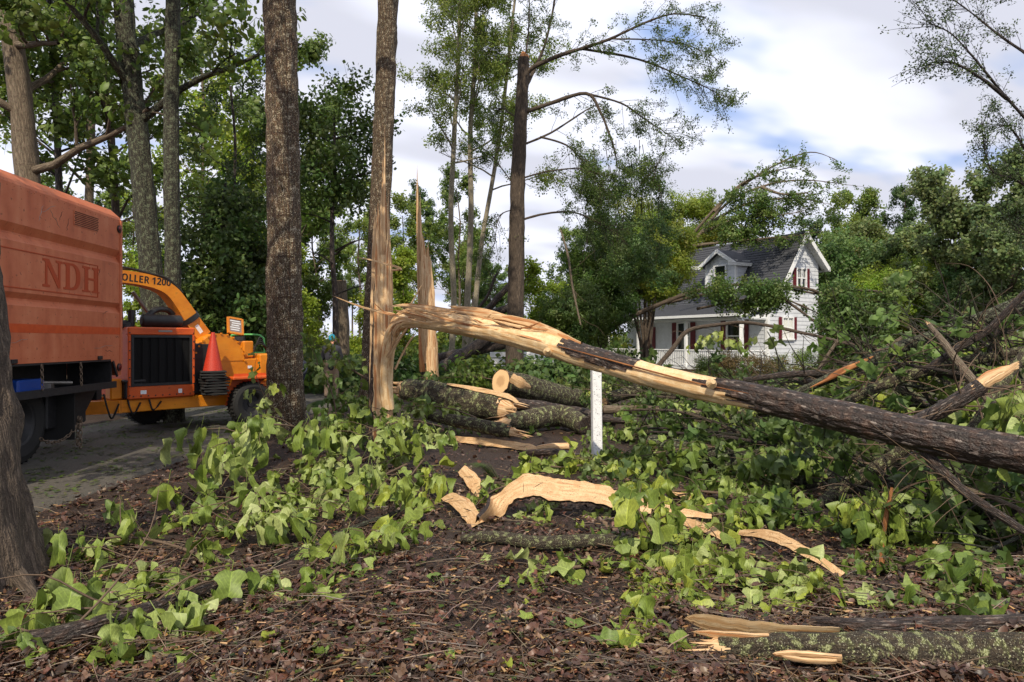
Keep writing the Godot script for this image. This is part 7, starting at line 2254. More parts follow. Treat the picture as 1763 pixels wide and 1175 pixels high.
func make_leaf_branches() -> void:
	# path rows: [x, y, height above the ground there]
	var W := func(rows: Array) -> Array:
		var out := []
		for q: Array in rows:
			var d: float = q[2]
			out.append(px(q[0], q[1], d))
		return out
	var list := [
		["leafy branch with big leaves and a yellow flower at the bottom left", [[445, 985, 4.4], [380, 1000, 4.1], [310, 1030, 3.85], [255, 1062, 3.6]], {"shoots": 9, "leaves": 6, "size": 0.17, "parts": 60, "reach": 0.34, "tone": 0}],
		["sprig of leaves beside the left trunk's roots", [[340, 955, 4.7], [280, 935, 4.75], [215, 925, 4.7], [140, 935, 4.5]], {"shoots": 6, "leaves": 4, "size": 0.16, "parts": 30, "reach": 0.3, "tone": 0, "bare": 0.35}],
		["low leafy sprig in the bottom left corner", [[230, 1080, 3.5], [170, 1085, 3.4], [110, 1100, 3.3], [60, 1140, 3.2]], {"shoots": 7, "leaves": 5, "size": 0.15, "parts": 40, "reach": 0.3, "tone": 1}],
		["leafy branch left of the bare litter, third from the left", [[560, 905, 5.6], [490, 910, 5.4], [430, 905, 5.2], [375, 890, 5.1]], {"shoots": 9, "leaves": 6, "size": 0.16, "parts": 60, "reach": 0.36, "tone": 0}],
		["leafy sprig pointing down beside the bare litter with a yellow flower", [[600, 945, 5.0], [560, 970, 4.7], [520, 1010, 4.4], [490, 1040, 4.2]], {"shoots": 8, "leaves": 5, "size": 0.15, "parts": 50, "reach": 0.3, "tone": 0}],
		["leafy branch sagging over the middle of the left pile", [[700, 800, 7.0], [640, 830, 6.6], [590, 870, 6.1], [545, 925, 5.5]], {"shoots": 12, "leaves": 7, "size": 0.17, "parts": 80, "reach": 0.42, "tone": 0}],
		["leafy branch right of the left pile, drooping to the litter", [[730, 790, 7.2], [700, 830, 6.7], [670, 880, 6.1], [640, 930, 5.5]], {"shoots": 12, "leaves": 7, "size": 0.16, "parts": 80, "reach": 0.4, "tone": 3}],
		["raised leafy bough in front of the big lichen-flecked trunk", [[560, 760, 7.6], [505, 735, 7.2], [440, 735, 6.8], [385, 765, 6.5]], {"shoots": 13, "leaves": 7, "size": 0.2, "parts": 90, "reach": 0.42, "tone": 0, "hang": 1.1}],
		["leafy twigs hanging at the edge of the driveway", [[470, 790, 6.8], [430, 800, 6.5], [395, 820, 6.2], [375, 850, 6.0]], {"shoots": 7, "leaves": 5, "size": 0.16, "parts": 36, "reach": 0.3, "tone": 0}],
		["leafy bough left of the split stump's foot", [[690, 740, 8.9], [640, 735, 8.7], [590, 745, 8.4], [550, 770, 8.0]], {"shoots": 13, "leaves": 8, "size": 0.15, "parts": 70, "reach": 0.45, "tone": 1}],
		["leafy bough in front of the split stump's foot", [[760, 735, 8.9], [710, 725, 8.6], [660, 735, 8.3], [610, 760, 7.9]], {"shoots": 13, "leaves": 8, "size": 0.15, "parts": 70, "reach": 0.45, "tone": 0}],
		["leafy bough at the right rim of the left pile", [[790, 770, 8.0], [750, 765, 7.8], [700, 780, 7.5], [650, 800, 7.2]], {"shoots": 13, "leaves": 8, "size": 0.15, "parts": 80, "reach": 0.45, "tone": 0}],
		["leafy bough filling the centre of the left pile", [[650, 780, 7.8], [610, 800, 7.3], [570, 830, 6.8], [520, 850, 6.4]], {"shoots": 13, "leaves": 8, "size": 0.16, "parts": 80, "reach": 0.45, "tone": 0}],
		["upright leafy sapling between the big trunk and the split stump", [[580, 735, 10.0], [575, 690, 10.0], [560, 650, 10.0], [545, 625, 10.0]], {"shoots": 9, "leaves": 6, "size": 0.13, "parts": 30, "reach": 0.4, "tone": 1}],
		["leafy twigs crossing in front of the person in the blue cap", [[650, 660, 12.0], [610, 640, 12.0], [580, 618, 12.0], [568, 606, 12.0]], {"shoots": 9, "leaves": 5, "size": 0.14, "parts": 20, "reach": 0.45, "tone": 3, "r": 0.016}],
		["leafy branch behind the split stump's foot", [[730, 700, 11.0], [690, 690, 11.0], [640, 700, 10.8], [600, 715, 10.5]], {"shoots": 12, "leaves": 8, "size": 0.14, "parts": 40, "reach": 0.5, "tone": 1}],
		["small green sprig beside the chipper's right wheel", [[475, 730, 9.6], [458, 690, 9.6], [445, 660, 9.6]], {"shoots": 7, "leaves": 5, "size": 0.14, "parts": 20, "reach": 0.3, "tone": 2}],
		["hanging leafy branch in the middle right foreground", [[1250, 1010, 4.5], [1190, 975, 4.55], [1130, 930, 4.6], [1095, 870, 4.7]], {"shoots": 12, "leaves": 6, "size": 0.145, "parts": 70, "reach": 0.32, "tone": 3, "hang": 1.6}],
		["drooping leafy twig in front of the corner log's torn tongue", [[1200, 1010, 4.2], [1165, 1030, 4.0], [1135, 1060, 3.8], [1125, 1090, 3.7]], {"shoots": 7, "leaves": 5, "size": 0.12, "parts": 36, "reach": 0.25, "tone": 3, "hang": 1.5}],
		["small leafy sprig below the torn tongue of the corner log", [[1170, 1150, 3.4], [1140, 1140, 3.4], [1110, 1130, 3.4]], {"shoots": 4, "leaves": 4, "size": 0.12, "parts": 16, "reach": 0.18, "tone": 3}],
		["leafy branch on the litter right of the hanging one", [[1400, 985, 4.6], [1340, 980, 4.6], [1280, 985, 4.5], [1230, 1000, 4.4]], {"shoots": 9, "leaves": 5, "size": 0.13, "parts": 40, "reach": 0.3, "tone": 2}],
		["leafy sprig behind the corner log", [[1460, 1035, 4.2], [1400, 1040, 4.1], [1350, 1050, 4.0], [1300, 1056, 3.9]], {"shoots": 8, "leaves": 5, "size": 0.13, "parts": 36, "reach": 0.28, "tone": 2}],
		["low sprig between the grass tuft and the white post", [[1010, 800, 7.7], [970, 805, 7.6], [930, 800, 7.6], [915, 795, 7.6]], {"shoots": 7, "leaves": 6, "size": 0.14, "parts": 36, "reach": 0.3, "tone": 3}],
		["leafy sprig under the arch of the kinked slab", [[985, 880, 5.9], [950, 882, 5.85], [920, 888, 5.8]], {"shoots": 5, "leaves": 5, "size": 0.12, "parts": 22, "reach": 0.22, "tone": 0}],
		["single sprig of maple-like leaves on the bare litter", [[1000, 985, 4.5], [960, 985, 4.5], [930, 990, 4.45]], {"shoots": 4, "leaves": 4, "size": 0.14, "parts": 16, "reach": 0.18, "tone": 0, "hang": 0.4}],
		["leaf cluster in front of the white post's foot", [[1120, 790, 8.0], [1080, 795, 7.9], [1040, 800, 7.8], [1000, 790, 7.8]], {"shoots": 11, "leaves": 7, "size": 0.15, "parts": 50, "reach": 0.4, "tone": 3}],
		["leafy bough right of the kinked slab", [[1240, 850, 6.4], [1180, 845, 6.3], [1120, 850, 6.2], [1075, 870, 6.0]], {"shoots": 12, "leaves": 7, "size": 0.15, "parts": 70, "reach": 0.38, "tone": 3}],
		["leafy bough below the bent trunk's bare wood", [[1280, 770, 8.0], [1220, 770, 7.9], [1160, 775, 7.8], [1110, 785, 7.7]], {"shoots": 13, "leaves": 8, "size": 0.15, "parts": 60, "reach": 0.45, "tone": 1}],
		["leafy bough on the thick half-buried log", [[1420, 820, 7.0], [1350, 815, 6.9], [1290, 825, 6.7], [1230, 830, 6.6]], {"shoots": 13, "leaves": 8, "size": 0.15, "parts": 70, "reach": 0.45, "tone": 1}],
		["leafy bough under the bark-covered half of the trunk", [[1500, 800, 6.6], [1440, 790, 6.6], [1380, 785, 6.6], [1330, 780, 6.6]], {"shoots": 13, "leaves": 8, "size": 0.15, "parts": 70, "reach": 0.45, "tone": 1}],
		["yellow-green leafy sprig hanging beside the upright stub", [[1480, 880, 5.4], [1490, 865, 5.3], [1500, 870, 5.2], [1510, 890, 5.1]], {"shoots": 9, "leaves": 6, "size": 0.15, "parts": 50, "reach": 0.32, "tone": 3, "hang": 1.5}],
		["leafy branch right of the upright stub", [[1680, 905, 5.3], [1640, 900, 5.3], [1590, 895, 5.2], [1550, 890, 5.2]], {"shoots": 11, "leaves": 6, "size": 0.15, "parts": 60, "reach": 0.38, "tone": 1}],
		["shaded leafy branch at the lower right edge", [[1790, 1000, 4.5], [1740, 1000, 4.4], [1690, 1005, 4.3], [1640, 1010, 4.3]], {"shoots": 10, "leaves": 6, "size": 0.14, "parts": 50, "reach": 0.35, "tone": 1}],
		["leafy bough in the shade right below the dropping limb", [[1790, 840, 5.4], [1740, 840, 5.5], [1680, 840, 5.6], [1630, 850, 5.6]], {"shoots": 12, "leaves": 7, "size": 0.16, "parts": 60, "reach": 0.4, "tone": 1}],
		["big-leaved sprig hanging at the very right edge by the trunk", [[1790, 720, 4.9], [1770, 700, 4.9], [1750, 715, 4.8], [1745, 745, 4.7]], {"shoots": 7, "leaves": 5, "size": 0.15, "parts": 30, "reach": 0.26, "tone": 0, "hang": 1.3}],
		["leafy crown at the right edge above the split end", [[1800, 640, 6.4], [1770, 660, 6.4], [1750, 690, 6.2], [1745, 720, 6.1]], {"shoots": 8, "leaves": 6, "size": 0.15, "parts": 60, "reach": 0.45, "tone": 0, "hang": 1.2}],
		["leafy boughs among the rising right-hand limbs", [[1690, 620, 8.0], [1630, 630, 8.0], [1570, 640, 8.0], [1510, 650, 8.0]], {"shoots": 8, "leaves": 6, "size": 0.15, "parts": 60, "reach": 0.5, "tone": 3}],
		["leafy bough under the rising limbs, close above the trunk", [[1640, 700, 7.2], [1580, 700, 7.2], [1510, 702, 7.2], [1440, 700, 7.2]], {"shoots": 9, "leaves": 6, "size": 0.14, "parts": 60, "reach": 0.45, "tone": 3}],
		["pale leafy bough just behind the trunk's dark half", [[1480, 672, 8.2], [1420, 675, 8.2], [1360, 680, 8.2], [1290, 690, 8.2]], {"shoots": 11, "leaves": 7, "size": 0.13, "parts": 50, "reach": 0.32, "up": 0.2, "tone": 3}],
		["leafy debris behind the trunk left of the hedge", [[1300, 695, 11.0], [1230, 700, 11.0], [1160, 700, 11.0], [1090, 705, 11.0]], {"shoots": 10, "leaves": 8, "size": 0.13, "parts": 30, "reach": 0.4, "up": 0.2, "tone": 1}],
		["leafy debris around the three grey limbs", [[1240, 735, 10.0], [1170, 740, 10.0], [1110, 740, 10.0], [1050, 745, 10.0]], {"shoots": 13, "leaves": 8, "size": 0.14, "parts": 40, "reach": 0.5, "tone": 1}],
		["leafy debris right of the sawn log", [[1080, 690, 13.5], [1040, 680, 14.0], [1010, 670, 14.5], [980, 665, 15.0]], {"shoots": 13, "leaves": 8, "size": 0.14, "parts": 20, "reach": 0.6, "tone": 2}],
		["sprig dangling in front of the porch railing", [[1300, 612, 15.5], [1270, 588, 15.5], [1240, 582, 15.5], [1215, 590, 15.5]], {"shoots": 8, "leaves": 4, "size": 0.17, "parts": 20, "reach": 0.5, "tone": 6 % 4, "hang": 1.0}],
		["leafy debris along the left rim behind the mossy log", [[860, 655, 15.0], [820, 650, 15.5], [780, 650, 16.0], [740, 655, 16.0]], {"shoots": 12, "leaves": 7, "size": 0.14, "parts": 10, "reach": 0.6, "tone": 1}],
		["leafy sprigs tangled over the mossy log", [[820, 720, 10.2], [780, 705, 10.3], [740, 700, 10.4], [700, 700, 10.4]], {"shoots": 10, "leaves": 6, "size": 0.13, "parts": 30, "reach": 0.4, "tone": 0}],
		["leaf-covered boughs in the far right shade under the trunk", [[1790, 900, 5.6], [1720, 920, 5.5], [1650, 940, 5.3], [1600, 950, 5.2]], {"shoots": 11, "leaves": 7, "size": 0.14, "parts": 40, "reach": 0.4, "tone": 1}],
		["leafy bough right of the white post, behind the half-buried log", [[1400, 750, 9.0], [1340, 740, 9.0], [1280, 735, 9.0], [1200, 745, 9.0]], {"shoots": 13, "leaves": 8, "size": 0.14, "parts": 50, "reach": 0.5, "tone": 0}],
		["leaves over the long limbs between the hedge and the trunk", [[1560, 650, 10.5], [1500, 655, 10.5], [1440, 660, 10.5], [1380, 665, 10.5]], {"shoots": 10, "leaves": 8, "size": 0.13, "parts": 30, "reach": 0.35, "up": 0.1, "tone": 0}],
		["leafy sprig lying left of the lichen-covered flat log", [[700, 930, 5.1], [670, 935, 5.0], [640, 940, 4.9]], {"shoots": 5, "leaves": 5, "size": 0.14, "parts": 24, "reach": 0.25, "tone": 0}],
		["big drooping leaves between the left trunk and the driveway's edge", [[330, 1000, 4.3], [300, 985, 4.35], [262, 975, 4.4], [225, 980, 4.4]], {"shoots": 6, "leaves": 5, "size": 0.17, "parts": 30, "reach": 0.3, "tone": 0}],
		["leafy twig at the very bottom, right of the lowest left sprig", [[330, 1150, 3.3], [290, 1130, 3.35], [240, 1120, 3.4]], {"shoots": 6, "leaves": 5, "size": 0.15, "parts": 28, "reach": 0.26, "tone": 0}],
		["leafy twig left of the pile's middle, under the raised bough", [[500, 850, 6.2], [450, 850, 6.0], [400, 860, 5.8], [365, 880, 5.6]], {"shoots": 8, "leaves": 6, "size": 0.16, "parts": 44, "reach": 0.32, "tone": 0}],
		["leafy sprig lowest in the middle of the left half", [[590, 1000, 4.5], [560, 1030, 4.3], [520, 1060, 4.1], [460, 1080, 4.0]], {"shoots": 8, "leaves": 5, "size": 0.15, "parts": 40, "reach": 0.28, "tone": 0}],
		["leafy twigs on the litter above the corner log", [[1560, 1050, 4.0], [1500, 1040, 4.0], [1450, 1030, 4.05], [1400, 1020, 4.1]], {"shoots": 8, "leaves": 5, "size": 0.12, "parts": 36, "reach": 0.3, "tone": 2}],
		["leafy twigs left of the narrow pale strip", [[1270, 960, 4.9], [1230, 950, 5.0], [1190, 945, 5.0]], {"shoots": 7, "leaves": 5, "size": 0.12, "parts": 30, "reach": 0.28, "tone": 3}],
		["leafy twigs over the kinked slab's thin right end", [[1330, 880, 5.8], [1290, 880, 5.8], [1250, 885, 5.7], [1210, 890, 5.6]], {"shoots": 9, "leaves": 6, "size": 0.13, "parts": 44, "reach": 0.32, "tone": 3}],
		["leafy bough in shade between the narrow pale strip and the trunk", [[1470, 920, 5.4], [1420, 900, 5.6], [1370, 890, 5.8], [1320, 880, 5.9]], {"shoots": 10, "leaves": 6, "size": 0.13, "parts": 50, "reach": 0.36, "tone": 1}],
		["dark leafy twigs in the bottom right corner above the log", [[1760, 1060, 3.8], [1710, 1050, 3.9], [1660, 1050, 3.9], [1610, 1060, 3.9]], {"shoots": 9, "leaves": 5, "size": 0.12, "parts": 40, "reach": 0.3, "tone": 1}],
		["leafy boughs at the right edge below the split end", [[1790, 700, 6.0], [1740, 690, 6.0], [1690, 700, 6.0], [1640, 715, 6.0]], {"shoots": 12, "leaves": 7, "size": 0.14, "parts": 50, "reach": 0.42, "tone": 0}],
		["big drooping leaves left of the yellow flower in the bottom left", [[400, 1040, 4.0], [350, 1040, 3.85], [300, 1060, 3.7], [260, 1100, 3.5]], {"shoots": 8, "leaves": 6, "size": 0.19, "parts": 50, "reach": 0.34, "tone": 0, "hang": 1.3}],
		["leaves arching over the dark mossy limb at the bottom left", [[240, 1030, 3.9], [190, 1040, 3.8], [140, 1060, 3.65], [110, 1090, 3.5]], {"shoots": 7, "leaves": 5, "size": 0.18, "parts": 36, "reach": 0.32, "tone": 0, "hang": 1.3}],
		["drooping twig of small leaves left of the hanging branch", [[1150, 900, 5.0], [1110, 910, 4.9], [1075, 935, 4.8], [1060, 970, 4.7]], {"shoots": 9, "leaves": 6, "size": 0.11, "parts": 44, "reach": 0.26, "tone": 3, "hang": 1.5}],
		["torn twig between the hanging branch and the corner log's tongue", [[1240, 1040, 4.0], [1190, 1030, 4.1], [1150, 1010, 4.2], [1120, 985, 4.3]], {"shoots": 9, "leaves": 6, "size": 0.105, "parts": 44, "reach": 0.26, "tone": 3, "hang": 1.3}],
		["flat leafy twigs on the litter in the middle of the right half", [[1330, 1020, 4.3], [1290, 1010, 4.35], [1240, 1000, 4.4], [1200, 985, 4.5]], {"shoots": 10, "leaves": 6, "size": 0.105, "parts": 44, "reach": 0.3, "tone": 2}],
		["torn leafy twigs right of the narrow pale strip's tip", [[1600, 985, 4.6], [1550, 990, 4.6], [1500, 990, 4.6], [1460, 995, 4.55]], {"shoots": 9, "leaves": 6, "size": 0.11, "parts": 40, "reach": 0.3, "tone": 1}],
		["low leafy twigs beside the grass tuft", [[920, 850, 6.6], [890, 835, 6.7], [850, 845, 6.6], [820, 870, 6.2]], {"shoots": 6, "leaves": 5, "size": 0.1, "parts": 26, "reach": 0.24, "tone": 0}],
		["tall leafy tangle at the right edge behind the limbs", [[1790, 560, 11.0], [1730, 585, 11.0], [1670, 605, 11.0], [1600, 620, 11.0]], {"shoots": 9, "leaves": 6, "size": 0.14, "parts": 40, "reach": 0.5, "tone": 2}],
	]
	for q: Array in list:
		var pts: Array = W.call(q[1])
		for i in pts.size():
			var v: Vector3 = pts[i]
			var g := gy(v.x, v.z) + 0.025
			if i > 0 and (q[0].contains("pile") or q[0].contains("bough")) and v.z > -9.5 and q[1][0][0] < 820: v = Vector3(0, EYE, 0) + (v - Vector3(0, EYE, 0)) * 0.97
			if v.y < g: v.y = g
			pts[i] = v
		var o: Dictionary = q[2]
		o.size *= 1.16
		o.shoots = int(o.shoots * 1.2)
		o.up = o.get("up", 0.5) * (1.0 if q[1][0][0] < 820 else 0.7)
		if q[1][0][0] < 820 and q[1][0][2] < 10.0:
			o.shoots = maxi(4, int(o.shoots * 0.72))
			o.reach *= 1.2
			o.size *= 0.94
		if q[1][0][0] >= 820: o.reach *= 0.85
		o.parts = int(o.parts * 1.15)
		o.hang = o.get("hang", 0.9) * 1.35
		var b := leafy_branch("leafy_branch", q[0], pts, o)
		if q[0].contains("yellow flower"):
			var f := px(298, 1096, 3.55) if q[0].contains("big leaves") else px(583, 948, 4.75)
			flower(b, f - b.position, 0.05)
	# one more flower on the raised bough
	# loose green leaves on the litter
	var spots := [[762, 998], [860, 1000], [905, 1020], [840, 965], [1040, 985], [660, 1060], [450, 1130], [905, 1080], [550, 1130], [560, 1150], [770, 1150], [1005, 915], [640, 1000], [330, 1150], [540, 1180], [1060, 1120], [990, 1100], [720, 905], [880, 1160], [470, 800], [330, 830], [300, 850], [1330, 1090], [1560, 1020], [1690, 1080]]
	for k in spots.size():
		var at := gp(spots[k][0], spots[k][1], 0.03)
		var s := R(0.08, 0.14)
		var o := put("fallen_leaf", leaf_meshes[rng.randi() % 8], leaf_mats[[0, 1, 3, 0, 2, 6][rng.randi() % 6]], null, Transform3D(frame(Vector3(R(-1, 1), R(-0.1, 0.25), R(-1, 1)), Vector3.UP + rdir() * 0.5).scaled_local(Vector3.ONE * s), at))
		tag(o, "loose green leaf lying alone on the brown litter", "leaf", "loose green leaves on the litter")

func make_litter() -> void:
	# dead leaves: curled flakes
	var mb := MB.new()
	var r := RandomNumberGenerator.new()
	r.seed = 4
	var pr := [Vector2(0, -0.5), Vector2(0.3, -0.3), Vector2(0.42, 0.0), Vector2(0.25, 0.12), Vector2(0.3, 0.36), Vector2(0, 0.5), Vector2(-0.28, 0.34), Vector2(-0.2, 0.1), Vector2(-0.45, 0.0), Vector2(-0.3, -0.32)]
	mb.vert(Vector3(0, 0.02, 0))
	for q: Vector2 in pr: mb.vert(Vector3(q.x, 0.55 * q.x * q.x + 0.25 * q.y * q.y + r.randf_range(-0.05, 0.08), q.y))
	for k in pr.size():
		mb.ix.append(0); mb.ix.append(1 + (k + 1) % pr.size()); mb.ix.append(1 + k)
	var leaf := mb.mesh()
	var cl := Cloud.new()
	var big := Cloud.new()
	var browns := [Color(0.046, 0.021, 0.013), Color(0.070, 0.033, 0.020), Color(0.026, 0.014, 0.009), Color(0.105, 0.053, 0.031), Color(0.058, 0.024, 0.014), Color(0.14, 0.083, 0.052), Color(0.088, 0.034, 0.018)]
	for k in 84000:
		var y := 700.0 + 530.0 * pow(R(0, 1), 0.62)
		var d := EYE * FOC / (y - 587.5)
		var x := (R(-60, 1820) - 881.5) / FOC * d
		if x < -4.2: continue
		var pat := NZ.get_noise_2d(x * 26.0, d * 26.0) + 0.6 * NZ.get_noise_2d(x * 90.0, d * 90.0)
		if pat < -0.12 and k % 4: continue
		var at := Vector3(x, gy(x, -d) + R(0.0, 0.03), -d)
		var s := pow(R(0.05, 1.0), 2.0) * 0.052 + 0.007
		if d > 6: s *= 1.3
		var b := Basis(Vector3.UP, R(0, TAU)) * Basis(Vector3.RIGHT, R(-0.7, 0.7)) * Basis(Vector3.BACK, R(-0.7, 0.7))
		cl.add(Transform3D(b.scaled_local(Vector3(s * R(0.35, 1.0), s * R(0.5, 2.2), s * R(0.8, 1.5))), at), tint(browns[rng.randi() % 7], 0.4))
		if k % 56 == 0 or (pat > 0.35 and k % 20 == 0):
			var bb := frame(Vector3(R(-1, 1), R(-0.15, 0.2), R(-1, 1)), Vector3.UP + rdir() * 0.5)
			big.add(Transform3D(bb.scaled_local(Vector3(R(0.6, 1.1), 1.0, R(0.25, 0.7)) * R(0.045, 0.095)), at + Vector3.UP * 0.018), tint(browns[rng.randi() % 7], 0.35))
	tag(cloud("leaf_litter", leaf, M["litter_leaf"], cl), "wet brown crumbled leaves covering the ground", "leaf litter")
	tag(cloud("leaf_litter", leaf_meshes[7], M["litter_leaf"], big), "whole curled dead leaves lying on the brown litter", "leaf litter")
	# twigs and needles
	var nd := MB.new()
	nd.tube(PackedVector3Array([Vector3(-0.5, 0, 0), Vector3(-0.1, 0.03, 0.04), Vector3(0.5, 0.0, -0.03)]), PackedFloat32Array([0.012, 0.011, 0.006]), 4)
	var c5 := Cloud.new()
	for k in 5200:
		var d := EYE * FOC / (700.0 + 500.0 * pow(R(0, 1), 0.7) - 587.5)
		var x := (R(-60, 1820) - 881.5) / FOC * d
		if x < -4.2: continue
		var s := pow(R(0.1, 1), 2.0) * 0.32 + 0.03
		c5.add(Transform3D((Basis(Vector3.UP, R(0, TAU)) * Basis(Vector3.BACK, R(-0.2, 0.2))).scaled_local(Vector3(s, s * 0.6 + 0.08, s * 0.6 + 0.08)), Vector3(x, gy(x, -d) + R(0.02, 0.045), -d)), tint([Color(0.10, 0.065, 0.042), Color(0.05, 0.032, 0.022), Color(0.20, 0.15, 0.11)][rng.randi() % 3], 0.3))
	tag(cloud("twig_litter", nd.mesh(), M["litter_leaf"], c5), "thin fallen twigs strewn over the litter", "twigs")
	# chips of pale wood, and bits of torn green leaf
	var ch := MB.new()
	ch.poly([Vector3(-0.5, 0, -0.1), Vector3(0.4, 0.03, -0.14), Vector3(0.5, 0.0, 0.05), Vector3(-0.4, 0.02, 0.12)], Vector3.UP)
	ch.poly([Vector3(-0.5, 0, -0.1), Vector3(0.4, 0.03, -0.14), Vector3(0.4, -0.05, -0.14), Vector3(-0.5, -0.08, -0.1)], Vector3.FORWARD)
	ch.poly([Vector3(-0.4, 0.02, 0.12), Vector3(0.5, 0.0, 0.05), Vector3(0.5, -0.08, 0.05), Vector3(-0.4, -0.06, 0.12)], Vector3.BACK)
	var c2 := Cloud.new()
	for k in 5200:
		var y := 690.0 + 500.0 * pow(R(0, 1), 0.8)
		var d := EYE * FOC / (y - 587.5)
		var x := (R(-60, 1820) - 881.5) / FOC * d
		if x < -4.25: continue
		var s := pow(R(0, 1), 3.0) * 0.05 + 0.012
		c2.add(Transform3D((Basis(Vector3.UP, R(0, TAU)) * Basis(Vector3.RIGHT, R(-0.5, 0.5))).scaled_local(Vector3.ONE * s), Vector3(x, gy(x, -d) + R(0.02, 0.045), -d)), tint([Color(0.42, 0.27, 0.12), Color(0.3, 0.17, 0.07), Color(0.2, 0.11, 0.05)][rng.randi() % 3], 0.3))
	tag(cloud("wood_chips", ch.mesh(), M["litter_leaf"], c2), "small tan chips scattered over the litter", "wood chips")
	var c3 := Cloud.new()
	for k in 9000:
		var on_drive := k % 4 != 0
		var d := R(5.5, 15.0) if on_drive else EYE * FOC / (690.0 + 500.0 * R(0, 1) - 587.5)
		var x := R(-7.4, -4.25) if on_drive else (R(-60, 1820) - 881.5) / FOC * d
		if on_drive and NZ.get_noise_2d(x * 30.0, d * 30.0) < -0.05: continue
		if not on_drive and x < -4.2: continue
		var s := R(0.012, 0.05) * (1.25 if on_drive else 1.0)
		var yy := 0.034 if on_drive else gy(x, -d) + 0.03
		c3.add(Transform3D((Basis(Vector3.UP, R(0, TAU)) * Basis(Vector3.RIGHT, R(-0.3, 0.3))).scaled_local(Vector3(s, s * 0.4, s)), Vector3(x, yy, -d)), tint([GREEN, Color(0.10, 0.16, 0.05), Color(0.13, 0.15, 0.05)][rng.randi() % 3], 0.35))
	tag(cloud("leaf_scraps", leaf, M["foliage"], c3), "scraps of torn green leaf strewn on driveway and litter", "leaf scraps")
	# low green leaves between the debris, farther off
	var c4 := Cloud.new()
	for k in 4000:
		var y := 655.0 + 190.0 * pow(R(0, 1), 0.8)
		var d := EYE * FOC / (y - 587.5)
		var px0 := R(620, 1800)
		if y > 760 and px0 < 1000: continue
		var x := (px0 - 881.5) / FOC * d
		if NZ.get_noise_2d(x * 22.0, d * 22.0) < -0.12: continue
		var at := Vector3(x, gy(x, -d) + pow(R(0, 1), 1.5) * 0.17, -d)
		c4.add(Transform3D(frame(rdir() + Vector3.DOWN * 0.7, Vector3.UP + rdir() * 0.7).scaled_local(Vector3.ONE * R(0.08, 0.16)), at), tint([GREEN, Color(0.14, 0.20, 0.05), Color(0.07, 0.11, 0.03), Color(0.19, 0.25, 0.09)][rng.randi() % 4], 0.3))
	tag(cloud("leafy_debris", leaf_meshes[1], M["foliage"], c4), "carpet of torn green leaves under the fallen limbs", "leaf debris")

# ------------------------------------------------------------------ people
# Surface nets over a smooth union of tapered capsules: rows [a, b, ra, rb]
func flesh(mb: MB, bones: Array, cell: float, k: float) -> void:
	var lo := Vector3.ONE * 1e9
	var hi := -lo
	for b: Array in bones:
		for e in 2:
			var r: float = b[2 + e] + cell * 2.0 + k * 0.5
			lo = lo.min(b[e] - Vector3.ONE * r)
			hi = hi.max(b[e] + Vector3.ONE * r)
	var n := Vector3i(((hi - lo) / cell).ceil()) + Vector3i.ONE
	var f := PackedFloat32Array()
	f.resize(n.x * n.y * n.z)
	var i := 0
	for z in n.z:
		for y in n.y:
			for x in n.x:
				var p := lo + Vector3(x, y, z) * cell
				var d := 1e3
				for b: Array in bones:
					var a: Vector3 = b[0]
					var ab: Vector3 = b[1] - a
					var t := clampf((p - a).dot(ab) / maxf(ab.length_squared(), 1e-9), 0.0, 1.0)
					var q: float = p.distance_to(a + ab * t) - lerpf(b[2], b[3], t)
					var h := maxf(k - absf(d - q), 0.0) / k
					d = minf(d, q) - h * h * k * 0.25
				f[i] = d
				i += 1
	var id := PackedInt32Array()
	id.resize(f.size())
	id.fill(-1)
	var sx := 1
	var sy := n.x
	var sz := n.x * n.y
	for z in n.z - 1:
		for y in n.y - 1:
			for x in n.x - 1:
				var b0 := x + y * sy + z * sz
				var sum := Vector3.ZERO
				var cnt := 0
				for e: Array in [[0, sx, 0], [sy, sx, 0], [sz, sx, 0], [sy + sz, sx, 0], [0, sy, 1], [sx, sy, 1], [sz, sy, 1], [sx + sz, sy, 1], [0, sz, 2], [sx, sz, 2], [sy, sz, 2], [sx + sy, sz, 2]]:
					var u: float = f[b0 + e[0]]
					var w: float = f[b0 + e[0] + e[1]]
					if (u < 0.0) != (w < 0.0):
						var o: int = e[0]
						var q := Vector3(1 if o & 0 else 0, 0, 0)
						q.z = 1.0 if o >= sz else 0.0
						var rest := o - (sz if o >= sz else 0)
						q.y = 1.0 if rest >= sy else 0.0
						q.x = float(rest - (sy if rest >= sy else 0))
						q[e[2]] += u / (u - w)
						sum += q
						cnt += 1
				if cnt > 0:
					id[b0] = mb.vert(lo + (Vector3(x, y, z) + sum / cnt) * cell)
	for z in range(1, n.z - 1):
		for y in range(1, n.y - 1):
			for x in range(1, n.x - 1):
				var b0 := x + y * sy + z * sz
				for ax: Array in [[sx, sy, sz], [sy, sz, sx], [sz, sx, sy]]:
					var u := f[b0]
					var w: float = f[b0 + ax[0]]
					if (u < 0.0) != (w < 0.0):
						var a := id[b0]
						var b := id[b0 - ax[1]]
						var c := id[b0 - ax[1] - ax[2]]
						var d := id[b0 - ax[2]]
						if mini(mini(a, b), mini(c, d)) < 0: continue
						if u < 0.0:
							for v: int in [a, c, b, a, d, c]: mb.ix.append(v)
						else:
							for v: int in [a, b, c, a, c, d]: mb.ix.append(v)

